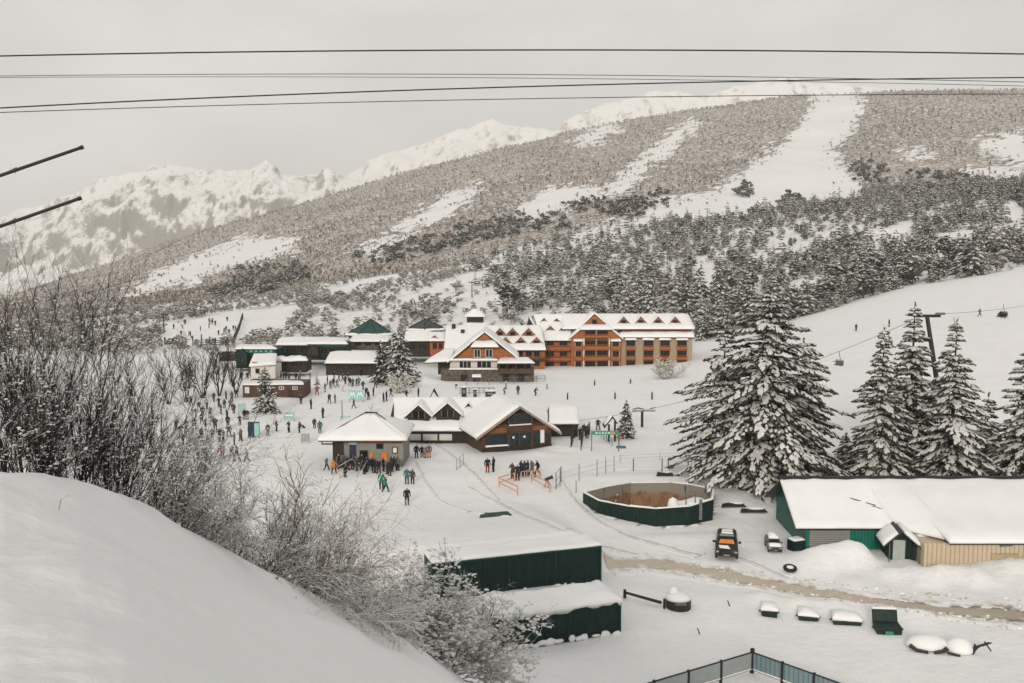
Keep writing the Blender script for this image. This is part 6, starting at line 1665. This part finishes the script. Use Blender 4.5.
mb=MB(); mb.box(-.15,.15,-.1,.1,1.0,2.1); mb.build("pad",plain("orange_red_pad",(.50,.11,.05),.7),od); mb=MB(); mb.tube([(0,0,-.2),(0,0,1)],.05,.05,6); mb.box(-.35,.9,-.3,.3,-.1,.25); mb.build("foot",plain("blue_foot",(.05,.12,.16),.7),od)

def board(px0,px1,pyt,pyb,foot,panelm,label,marks="zig",split=False,group=None,legm=STEEL):
    g=ground((px0+px1)/2,foot); o=empty("sign_board",g,0,label,"sign",group)
    w=(px1-px0)/F*g.y; zt=at(512,pyt,g.y).z-g.z; zb=at(512,pyb,g.y).z-g.z
    for sx in (-w/2+.08,w/2-.08): MB().box(sx-.05,sx+.05,.02,.1,-.4,zt).build("leg",legm,o)
    n=2 if split else 1
    for k in range(n):
        x0=-w/2+k*w/n+.02; x1=-w/2+(k+1)*w/n-.02
        pn=MB().box(x0,x1,-.04,.02,zb,zt).build("panel",panelm,o)
        if marks=="zig":      # white zigzag mountain mark
            mb=MB(); hx=(x1-x0); hz=zt-zb; pts=[(x0+.1*hx,zb+.2*hz),(x0+.34*hx,zb+.78*hz),(x0+.5*hx,zb+.42*hz),(x0+.66*hx,zb+.80*hz),(x0+.9*hx,zb+.25*hz)]
            for a,b in zip(pts[:-1],pts[1:]): mb.tube([(a[0],-.05,a[1]),(b[0],-.05,b[1])],hz*.07,hz*.07,5)
            mb.build("mountain_mark",WHITEPAINT,pn)
        elif marks=="line":
            MB().box(x0+.1*(x1-x0),x1-.1*(x1-x0),-.052,-.042,zb+.45*(zt-zb),zb+.6*(zt-zb)).build("mark",WHITEPAINT,pn)
        elif marks=="blue":
            MB().box(x0+.55*(x1-x0),x1-.06,-.052,-.042,zb+.05*(zt-zb),zb+.9*(zt-zb)).build("teal_patch",TEALSIGN,pn)
    mb=MB(); mb.snow((-w/2,-.05,zt),(w/2,-.05,zt),(w/2,.1,zt),(-w/2,.1,zt),.07,6,3); mb.build("snow_cap",TREESNOW,o,True)
board(348.5,364,390,400,402,TEALSIGN,"pair of teal mesh banners with white zigzag mountain marks",split=True)
board(340,351,416,422,424,TEALSIGN,"small teal banner with a zigzag mark just behind the kiosk roof")
board(283.5,295,411.5,419.5,421,plain("pale_teal_banner",(.30,.42,.40),.6,.1),"pale teal banner on the snow left of the sitting snowboarder",marks="line")
board(248,260,421.5,437,438,NAVY,"dark-blue standing board with a teal patch behind two people",marks="blue")
board(301,310,433.5,441.5,443,plain("grey_board",(.30,.29,.29),.7,.12),"low grey board on the snow left of the kiosk",marks=None)
board(238,246,403,413,415,plain("pale_teal_banner",(.30,.42,.40),.6,.1),"pale teal board beside people left of the slim fir",marks=None)
board(455,457.5,384,386,389,DARK,"tiny dark sign below the chalet's left corner",marks=None)
for (px,py,tpy,lb) in ((342.3,424,399.5,"tall thin dark mast over the small zigzag banner"),(300.5,380,371,"thin mast above the brown cabin's right end"),):
    pole(px,py,tpy,.07,DARK,lb,None)
pole(371,413,405.5,.30,plain("pale_pad",(.5,.5,.48),.8),"pale padded snow-gun post behind the kiosk roof",None)
pole(411,393,386,.10,plain("orange_marker_pole",(.55,.20,.08),.7),"slim orange marker pole left of the tiny A-frame shelter",None)
pole(342.5,392,385,.30,plain("pale_pad",(.5,.5,.48),.8),"pale padded post left of the two teal banners",None)
for (px,py,tpy,w,lb) in ((464,397.5,387,.9,"tall dark box cabinet below the chalet fence, leftmost"),(475,397.5,389,.6,"narrow dark cabinet below the chalet fence, middle"),(490.5,397.5,391,1.9,"wide dark kiosk box below the chalet fence, rightmost")):
    g=ground(px,py); h_=(py-tpy)/F*g.y; o=empty("cabinet",g,0,lb,"cabinet","dark cabinets below the chalet")
    MB().box(-w/2,w/2,-.4,.4,-.3,h_).build("body",DARK,o)
    mb=MB(); mb.snow((-w/2,-.4,h_),(w/2,-.4,h_),(w/2,.4,h_),(-w/2,.4,h_),.18,5,4); mb.build("snow_cap",ROOFSNOW,o,True)
    MB().box(-w*.3,w*.3,-.43,-.402,h_*.45,h_*.8).build("panel",STEEL,o)
# orange barriers
def barrier(a,b,label,h=1.0):
    pa,pb=ground(*a),ground(*b); o=empty("orange_barrier",pa,0,label,"barrier","orange tube barriers in front of the lodge")
    d=pb-pa; r=.055
    MB().tube([(0,0,-.2),(0,0,h)],r,r,6).build("post",ORANGE,o); MB().tube([d-Vector((0,0,.2)),d+Vector((0,0,h))],r,r,6).build("post",ORANGE,o)
    MB().tube([(0,0,h),d+Vector((0,0,h))],r,r,6).build("top_rail",ORANGE,o); MB().tube([(0,0,h*.45),d+Vector((0,0,h*.45))],r*.8,r*.8,6).build("mid_rail",ORANGE,o)
barrier((499,486.5),(517.5,495.5),"orange tube barrier slanting to the near left corner of the queue")
barrier((531.5,482),(550,492.5),"orange tube barrier slanting down on the right of the queue")
barrier((499,486),(514,482),"short orange barrier closing the back of the left side")
barrier((514,480.5),(540,479),"orange barrier behind the people in the queue")
g=ground(547.5,487); o=empty("snow_cannon",g,0,"small dark nozzle on a tripod at the right orange barrier","snow gun")
mb=MB(); mb.tube([(-.4,0,-.1),(0,0,.9)],.05,.05,5); mb.tube([(.35,.2,-.1),(0,0,.9)],.05,.05,5); mb.tube([(.1,-.35,-.1),(0,0,.9)],.05,.05,5); mb.build("tripod",STEEL,o)
mb=MB(); mb.tube([(-.3,0,.8),(.3,0,1.05),(.6,0,1.15)],.16,.22,8); mb.build("nozzle",DARK,o)
# net frames right of the barriers
fence_line("net_fence",[gxy(556,489),gxy(561,482)],1.8,"dark-edged net frame right of the orange barriers",rail=(.1,.5,.98),r=.05,post=DARK,step=2.2,rr=.02)
fence_line("net_fence",[gxy(456.5,470),gxy(463.5,464)],1.3,"crooked pale net frame on the snow left of the lodge",rail=(.1,.5,.98),r=.035,post=STEEL,step=2.0,rr=.02)
# roped mats on the snow
g=ground(495,516); o=empty("ground_mat",g,R(8),"dark green mat lying half buried on the piste","mat")
mb=MB(); mb.snow((-1.6,-.9,.05),(1.7,-.7,.05),(1.4,1.0,.08),(-1.3,.9,.08),.06,8,6,rough=.8,seed=4); mb.build("mat",plain("mat_green",(.030,.060,.050),.8,.5,2.5),o)
mb=MB(); mb.blob((.9,-.5,.08),.5,.2,.1); mb.blob((-1.2,.5,.08),.4,.25,.12); mb.build("snow_patch",ROOFSNOW,o,True)
for i,(px,py,rx) in enumerate(((733,506.5,1.3),(753,512,1.4),(664.5,475.5,1.0))):
    g=ground(px,py); o=empty("snowmelt_hole",g,0,["dark tarp patch in the snow right of the tank","dark beam-like tarp in snow left of the shed corner","dark scrap of tarp behind the tank"][i],"tarp","dark tarps in the snow")
    mb=MB(); mb.snow((-rx,-.5,.1),(rx,-.4,.1),(rx*.9,.5,.12),(-rx*.8,.4,.12),.16,8,5,seed=i,rough=.9); mb.build("sheet",DARK,o); o.name="tarp"
    mb=MB(); mb.blob((rx*.3,.3,.28),rx*.7,.3,.14); mb.build("snow_cap",ROOFSNOW,o,True)

# ------------------------------------------------------------------ vehicles
def car(px,py,yaw,label,paint,snowy,scale=1.0,orange=False):
    g=ground(px,py); o=empty("parked_car",g,R(yaw),label,"car")
    k=scale
    # side profile lofted across the width: x across, y along (front at -y)
    prof=[(-2.25,.45),(-2.25,.85),(-2.1,1.0),(-1.1,1.10),(-.45,1.62),(.1,1.74),(1.3,1.72),(1.95,1.60),(2.2,1.05),(2.25,.5)]
    mb=MB(); rows=[]
    for sx,ins in ((-.93,0),(-.86,.0),(.86,.0),(.93,0)):
        pass
    xs=[-.95,-.88,0,.88,.95]
    base=[]
    for x in xs:
        e=1 if abs(x)>.9 else 0
        for (y,z) in prof:
            zz=z; xx=x
            if z>1.15: xx=x*(1-.22*(z-1.15)/.6)
            if e: zz=min(z,1.02) if z>1.15 and False else z-.05*(z>1.0)
            base.append((xx*k,y*k,zz*k))
    n=len(prof); fs=[]
    for i in range(len(xs)-1):
        for j in range(n-1):
            fs.append((i*n+j,(i+1)*n+j,(i+1)*n+j+1,i*n+j+1))
        fs.append((i*n+n-1,(i+1)*n+n-1,(i+1)*n,i*n))
    fs.append(tuple(range(n))); fs.append(tuple((len(xs)-1)*n+j for j in range(n-1,-1,-1)))
    mb.add(base,fs); b=mb.build("body",paint,o)
    def pane(name,pts,m=GLASS):
        MB().slab(*[tuple(c*k for c in p) for p in pts],.015).build(name,m,b if False else o)
    pane("windscreen",[(-.80,-1.08,1.155),(.80,-1.08,1.155),(.68,-.47,1.64),(-.68,-.47,1.64)])
    pane("rear_window",[(.66,2.0,1.56),(-.66,2.0,1.56),(-.78,2.20,1.14),(.78,2.20,1.14)][::1])
    for s in (-1,1):
        p=[(s*.935,-.75,1.16),(s*.935,1.75,1.16),(s*.80,1.6,1.60),(s*.79,-.30,1.60)]
        p=[(a+s*.02,b_,c) for a,b_,c in p]
        pane("side_window",p if s>0 else p[::-1])
        MB().tube([(s*.88*k,-2.25*k,.80*k),(s*.66*k,-2.27*k,.80*k)],.085*k,.085*k,8).build("headlight",plain("lamp_glass",(.30,.30,.28),.2,.1),o)
        MB().box(min(s*.98,s*1.22)*k,max(s*.98,s*1.22)*k,-.72*k,-.58*k,1.12*k,1.30*k).build("mirror",DARK,o)
        for y in (-1.4,1.4):
            w=MB(); w.tube([(s*.78*k,y*k,.36*k),(s*.98*k,y*k,.36*k)],.36*k,.36*k,14); w=w.build("wheel",BOOT,o)
            MB().tube([(s*.98*k,y*k,.36*k),(s*.995*k,y*k,.36*k)],.20*k,.20*k,10).build("rim",STEEL,w)
    MB().box(-.90*k,.90*k,-2.34*k,-2.24*k,.42*k,.64*k).build("bumper",DARK,o)
    MB().box(-.45*k,.45*k,-2.285*k,-2.255*k,.68*k,.86*k).build("grille",DARK,o)
    MB().box(-.26*k,.26*k,-2.36*k,-2.335*k,.48*k,.60*k).build("number_plate",plain("dull_plate",(.22,.22,.21),.5),o)
    if orange:
        mb=MB()
        for s in (-.62,.62): mb.tube([(s*k,-.3*k,1.80*k),(s*k,1.5*k,1.80*k)],.03*k,.03*k,5)
        for y in (-.2,.5,1.3): mb.tube([(-.66*k,y*k,1.80*k),(.66*k,y*k,1.80*k)],.025*k,.025*k,5)
        mb.build("roof_rack",DARK,o)
        mb=MB(); mb.snow((-.5*k,.1*k,1.74*k),(.55*k,.0,1.74*k),(.5*k,1.5*k,1.73*k),(-.45*k,1.3*k,1.73*k),.05,6,6,seed=4,rough=.8); mb.build("snow_patch",ROOFSNOW,o,True); mb=MB(); mb.snow((-.6*k,-1.9*k,1.03*k),(.3*k,-2.0*k,1.02*k),(.1*k,-1.35*k,1.09*k),(-.7*k,-1.3*k,1.09*k),.045,6,5,seed=6,rough=.9); mb.build("snow_patch",ROOFSNOW,o,True)
        MB().slab((-.62*k,-.42*k,1.668*k),(.62*k,-.42*k,1.668*k),(.62*k,-.02*k,1.742*k),(-.62*k,-.02*k,1.742*k),.012).build("roof_glass",plain("pale_roof_glass",(.25,.28,.28),.2,.2),o)
        MB().slab((-.70*k,-1.05*k,1.19*k),(.66*k,-1.05*k,1.19*k),(.55*k,-.72*k,1.46*k),(-.55*k,-.72*k,1.46*k),.01).build("orange_sunshade",ORANGE,o)
    if snowy:
        mb=MB()
        mb.snow((-.70*k,-.40*k,1.66*k),(.70*k,-.40*k,1.66*k),(.66*k,1.7*k,1.66*k),(-.66*k,1.7*k,1.66*k),snowy,6,7,seed=2)
        mb.snow((-.85*k,-2.1*k,.98*k),(.85*k,-2.1*k,.98*k),(.85*k,-1.12*k,1.10*k),(-.85*k,-1.12*k,1.10*k),snowy*.9,6,5,seed=3); mb.build("snow_cover",ROOFSNOW,o,True)
    return o
car(726.5,553,-12,"dark olive off-road car with an orange sheet behind its windscreen",plain("dark_olive_paint",(.030,.031,.022),.55,.8,2.5),.0,1.0,True)
car(773,549,-6,"small car buried under a thick white snow cover beside the shed",plain("grey_car_paint",(.12,.12,.12),.4,.2,2),.32,.62)
def bin_(px,py,w,d,h,yaw,label,lidopen=False,th=.35):
    g=ground(px,py)-Vector((0,0,.36)); o=empty("waste_bin",g,R(yaw),label,"bin","dumpsters along the track")
    m=plain("bin_green",(.012,.026,.022),.6,.3)
    mb=MB(); hw=w/2
    mb.add([(-hw*.9,-d/2,-.3),(hw*.9,-d/2,-.3),(hw*.9,d/2,-.3),(-hw*.9,d/2,-.3),(-hw,-d/2-.08,h),(hw,-d/2-.08,h),(hw,d/2+.05,h),(-hw,d/2+.05,h)],[(3,2,1,0),(4,5,6,7),(0,1,5,4),(1,2,6,5),(2,3,7,6),(3,0,4,7)]); mb.build("bin_body",m,o)
    mb=MB(); mb.box(-hw-.04,hw+.04,-d/2-.14,-d/2-.081,h-.10,h+.01)
    for k in (-.5,0,.5): mb.box(hw*k-.03,hw*k+.03,-d/2-.12,-d/2-.03,.0,h-.1)
    mb.build("rib",m,o)
    for s in (-1,1): MB().tube([(s*(hw+.02),0,h*.7),(s*(hw+.18),0,h*.7)],.05,.05,6).build("handle",DARK,o)
    if lidopen:
        MB().slab((-hw,d/2,h),(hw,d/2,h),(hw,d/2+.35,h+.85),(-hw,d/2+.35,h+.85),.06).build("lid",m,o)
        MB().box(-hw*.32,hw*.28,-d/2-.13,-d/2-.10,h*.25,h*.72).build("sticker",plain("teal_sticker",(.03,.22,.17),.5,.2,6),o)
        mb=MB(); mb.snow((-hw,d/2+.25,h+.80),(hw,d/2+.25,h+.80),(hw,d/2+.6,h+.80),(-hw,d/2+.6,h+.80),.10,6,4); mb.build("snow_cap",ROOFSNOW,o,True)
    else:
        l=MB().box(-hw,hw,-d/2-.1,d/2+.06,h+.012,h+.06).build("lid",m,o)
        mb=MB(); mb.snow((-hw-.05,-d/2-.1,h+.06),(hw+.05,-d/2-.1,h+.06),(hw+.02,d/2+.2,h+.06),(-hw-.02,d/2+.2,h+.06),th,8,7,seed=int(px),rough=.45); mb.build("snow_cap",ROOFSNOW,l,True)
    return o
bin_(769,613.5,1.15,1.2,.75,-12,"smallest dumpster, almost buried, at the left end of the bin row",th=.42)
bin_(808,617.5,1.4,1.3,.65,-14,"dumpster under a tall snow cap, second from the left in the bin row",th=.50)
bin_(846,621.5,1.95,1.35,.62,-12,"wide low dumpster with an even snow slab, third in the bin row",th=.50)
bin_(887,631,1.75,1.2,.85,-6,"dark open dumpster with a teal sticker at the right end of the bin row",lidopen=True)
g=ground(790,571); o=empty("tyre",g,0,"old round tyre lying in the snow before the shed","tyre")
mb=MB(); 
pts=[(.42*math.cos(a*.4189),.42*math.sin(a*.4189),.25+.08*math.sin(a*.4189)) for a in range(16)]; mb.tube(pts,.16,.16,8,cap=False); mb.build("tread",BOOT,o); mb=MB(); mb.blob((0,.05,.28),.38,.38,.16); mb.build("snow_cap",ROOFSNOW,o,True)
g=ground(796,550); o=empty("water_butt",g,R(20),"small dark green box leaning at the shed corner","box"); MB().box(-.6,.6,-.5,.5,-.3,1.0).build("body",GREENSHEET,o); mb=MB(); mb.snow((-.6,-.5,1.0),(.6,-.5,1.0),(.6,.5,1.0),(-.6,.5,1.0),.15,5,4); mb.build("snow_cap",ROOFSNOW,o,True); o.name="box"
# snowed-in trailer left of the bins
pa,pb=ground(626,599),ground(661,607); o=empty("trailer",pb,0,"dark trailer drawbar leading to a snow-capped round drum beside the lower container","trailer")
d_=pa-pb; mb=MB(); mb.tube([d_+Vector((0,0,.5)),d_*.5+Vector((0,0,.42)),Vector((0,0,.35))],.10,.12,6); mb.tube([d_+Vector((-.1,0,.1)),d_+Vector((-.1,0,.75))],.14,.12,6); mb.build("drawbar",DARK,o)
mb=MB(); mb.tube([(.2,-.3,-.1),(.2,-.3,.75)],.10,.10,6); mb.build("jack",DARK,o)
mb=MB(); mb.tube([(1.3,0,-.2),(1.3,0,.62)],.95,.95,16); mb.build("drum",DARK,o)
mb=MB(); mb.blob((1.3,.15,.62),1.0,.95,.45,flat=True,seg=12,rings=6); mb.blob((1.0,.4,.95),.4,.35,.5,seg=8,rings=5); mb.build("snow_cap",ROOFSNOW,o,True)
mb=MB(); mb.box(.9,1.75,-1.0,-.93,.50,.62); mb.build("rim",STEEL,o)
# snow-covered machine lower right
g=ground(955,651); o=empty("plough",g,R(-8),"machine buried under two white humps with dark metal tines at its right end","machine")
mb=MB(); mb.blob((-1.7,.3,.15),1.45,.9,.75,flat=True,seg=14,rings=7); mb.blob((.25,0,.1),.95,.8,.85,flat=True,seg=12,rings=7); mb.build("snow_cover",ROOFSNOW,o,True)
mb=MB(); mb.tube([(-3.0,-.25,.35),(-2.6,-.5,.12),(-1.9,-.7,.08)],.14,.10,6); mb.tube([(-1.5,-.68,.08),(-.9,-.62,.20),(-.65,-.60,.42)],.10,.16,6); mb.tube([(-.65,-.62,.1),(.1,-.85,.02)],.09,.08,6); mb.build("chassis",DARK,o)
mb=MB()
for k in range(5): a=k*.16; mb.tube([(1.05,-.35,.0+k*.12),(1.35+a,-.3,.55+k*.07),(1.75+a*.7,-.3,.62+k*.05)],.055,.05,5)
mb.tube([(1.75,-.3,.9),(2.2,-.3,.25)],.05,.05,5); mb.tube([(1.0,-.38,-.1),(1.15,-.36,.7)],.07,.07,5); mb.build("tine",DARK,o)
for i,(px,Y,lb) in enumerate(((205,21.0,"thin bent twig poking out of the bank snow under the arching shrub"),(60,13.0,"single short twig in the smooth snow bank"),(300,23.5,"little dry twig on the bank below the rounded bush"))):
    b=bank(px,Y); o=tag(MB().tube([b-Vector((0,0,.1)),b+Vector((.05,0,.12)),b+Vector((.16,.02,.20)),b+Vector((.30,.02,.19))],.006,.003,4).build("twig",TWIGD),lb,"twig","twigs on the snow bank")
for (px,py,lb) in ((700,634,"short dark stick poking out of the snow left of the bin row"),(672,602,"small dark twig stub right of the drum"),(730,606,"thin twig poking through the snow at the track's lower edge")):
    g=ground(px,py); o=tag(MB().tube([g-Vector((0,0,.1)),g+Vector((-.12,0,.28)),g+Vector((-.2,.05,.42))],.05,.03,5).build("stick",BARK),lb,"stick","sticks poking out of the snow")

rnd=random.Random(12); mb=MB()
for i in range(420):
    a=rnd.uniform(690,1060); t=(a-604)/420; c=556+(a-604)*.146 if a<900 else 600+(a-900)*.118
    b=c+rnd.choice((-1,1,1))*rnd.uniform(4,9+8*max(0,(a-880)/140))
    g=ground(a,b+2,55,130); sz=rnd.uniform(.03,.13)
    mb.blob(g+Vector((0,0,sz*.3)),sz*rnd.uniform(.8,1.5),sz,sz*.8,mi=1 if rnd.random()<.75 else 0,rnd=rnd,seg=6,rings=4)
tag(mb.build("dirt",[ROOFSNOW,plain("dirty_snow_clod",(.50,.45,.37),.9,.4,4)]),kind="stuff")
# ------------------------------------------------------------------ the panel fence at the bottom edge
ca_=at(752,669,61.4); ca_.z=gz(ca_.x,ca_.y)
ze_=at(752,654.0,61.4).z+.15
def panel_fence(b, n, label, pm, gap=.32):
    o=empty("panel_fence",Vector((ca_.x,ca_.y,ca_.z)),math.atan2(b[1],b[0]),label,"fence","panel fences meeting at a corner post")
    L=math.hypot(*b); hgt=ze_-ca_.z; m=L/n
    for k in range(n):
        MB().box(k*m+.08,(k+1)*m-.08,-.02,.02,gap,hgt-.06).build("panel",pm,o)
        MB().box((k+1)*m-.07,(k+1)*m+.07,-.07,.07,-.6,hgt+.06).build("post",DARK,o)
    MB().box(0.06,L,-.045,.045,hgt-.06,hgt+.0).build("top_rail",DARK,o)
    MB().box(0.06,L,-.045,.045,gap-.10,gap-.04).build("bottom_rail",DARK,o)
    mb=MB(); mb.snow((0.06,-.06,gap-.03),(L,-.06,gap-.03),(L,.06,gap-.03),(.06,.06,gap-.03),.05,20,3); mb.build("rail_snow",ROOFSNOW,o,True)
    return o
f1=panel_fence((-9.2,-5.6),4,"pale translucent panel fence running down-left from the corner post",plain("pale_panel",(.30,.33,.32),.4,.08,1.5))
f2=panel_fence((6.0,-6.4),4,"blue-grey ribbed panel fence running down-right from the corner post",striped("blue_grey_panel",(.16,.23,.24),(.09,.14,.15),3.0,0,.45,.12,.1))
MB().box(-.10,.10,-.10,.10,-.6,ze_-ca_.z+.22).build("corner_post",DARK,f2)
# ------------------------------------------------------------------ air, sky, light, camera
def haze_box():
    m = bpy.data.materials.new("haze"); m.use_nodes = True
    nt = m.node_tree; nt.nodes.clear()
    out = nt.nodes.new("ShaderNodeOutputMaterial"); pv = nt.nodes.new("ShaderNodeVolumePrincipled")
    pv.inputs["Color"].default_value = (.98,.955,.915,1); pv.inputs["Density"].default_value = HAZE
    pv.inputs["Anisotropy"].default_value = .2
    nt.links.new(pv.outputs[0], out.inputs["Volume"])
    mb = MB(); mb.box(-4200, 4200, -60, 6600, -90, 1150)
    o = mb.build("haze", m); tag(o, kind="stuff")
HAZE = 0.0001
haze_box()
W = bpy.data.worlds.new("World"); S.world = W; W.use_nodes = True
nt = W.node_tree; nt.nodes.clear()
out = nt.nodes.new("ShaderNodeOutputWorld"); bg = nt.nodes.new("ShaderNodeBackground")
sky = nt.nodes.new("ShaderNodeTexSky"); sky.sky_type = 'NISHITA'; sky.sun_disc = False
SUN_EL, SUN_AZ = 20.0, 190.0       # azimuth clockwise from +Y; the sun stands behind the camera, a little to its left
sky.sun_elevation = R(SUN_EL); sky.sun_rotation = R(SUN_AZ); sky.dust_density = 3.0
tc = nt.nodes.new("ShaderNodeTexCoord")
mp = nt.nodes.new("ShaderNodeMapping"); mp.inputs["Scale"].default_value = (1.0,1.0,2.6); nt.links.new(tc.outputs["Generated"], mp.inputs[0])
n = nt.nodes.new("ShaderNodeTexNoise"); n.inputs["Scale"].default_value = 2.2; n.inputs["Detail"].default_value = 5; n.inputs["Roughness"].default_value = .5
nt.links.new(mp.outputs[0], n.inputs["Vector"])
cloud = ramp(nt, n.outputs["Fac"], [(.32, (4.5,4.47,4.42)), (.50,(5.5,5.42,5.26)), (.66, (6.7,6.56,6.26))])
nt.links.new(mixc(nt, .93, sky.outputs[0], cloud), bg.inputs[0])
bg.inputs[1].default_value = 0.10
nt.links.new(bg.outputs[0], out.inputs[0])
sl_ = bpy.data.lights.new("sun", 'SUN'); sl_.energy = 1.45; sl_.angle = R(12); sl_.color = (1.0,.925,.815)
so = bpy.data.objects.new("sun", sl_); COL.objects.link(so)
el, az = R(SUN_EL), R(SUN_AZ)
d = Vector((math.sin(az)*math.cos(el), math.cos(az)*math.cos(el), math.sin(el)))
so.rotation_euler = d.to_track_quat('Z','Y').to_euler()
so.location = (0,-20,40)
cam = bpy.data.cameras.new("camera"); cam.sensor_width = 36; cam.lens = 36*F/1024; cam.clip_start = .2; cam.clip_end = 20000
co = bpy.data.objects.new("camera", cam); COL.objects.link(co)
co.location = (0,0,0); co.rotation_euler = (math.pi/2-PITCH, 0, 0)
S.camera = co
S.view_settings.view_transform = 'Standard'; S.view_settings.look = 'None'
S.view_settings.exposure = 0.36; S.view_settings.gamma = 1.0
S.cycles.max_bounces = 5; S.cycles.diffuse_bounces = 3; S.cycles.volume_bounces = 1
S.cycles.use_adaptive_sampling = True; S.cycles.adaptive_threshold = .02
S.cycles.use_denoising = True
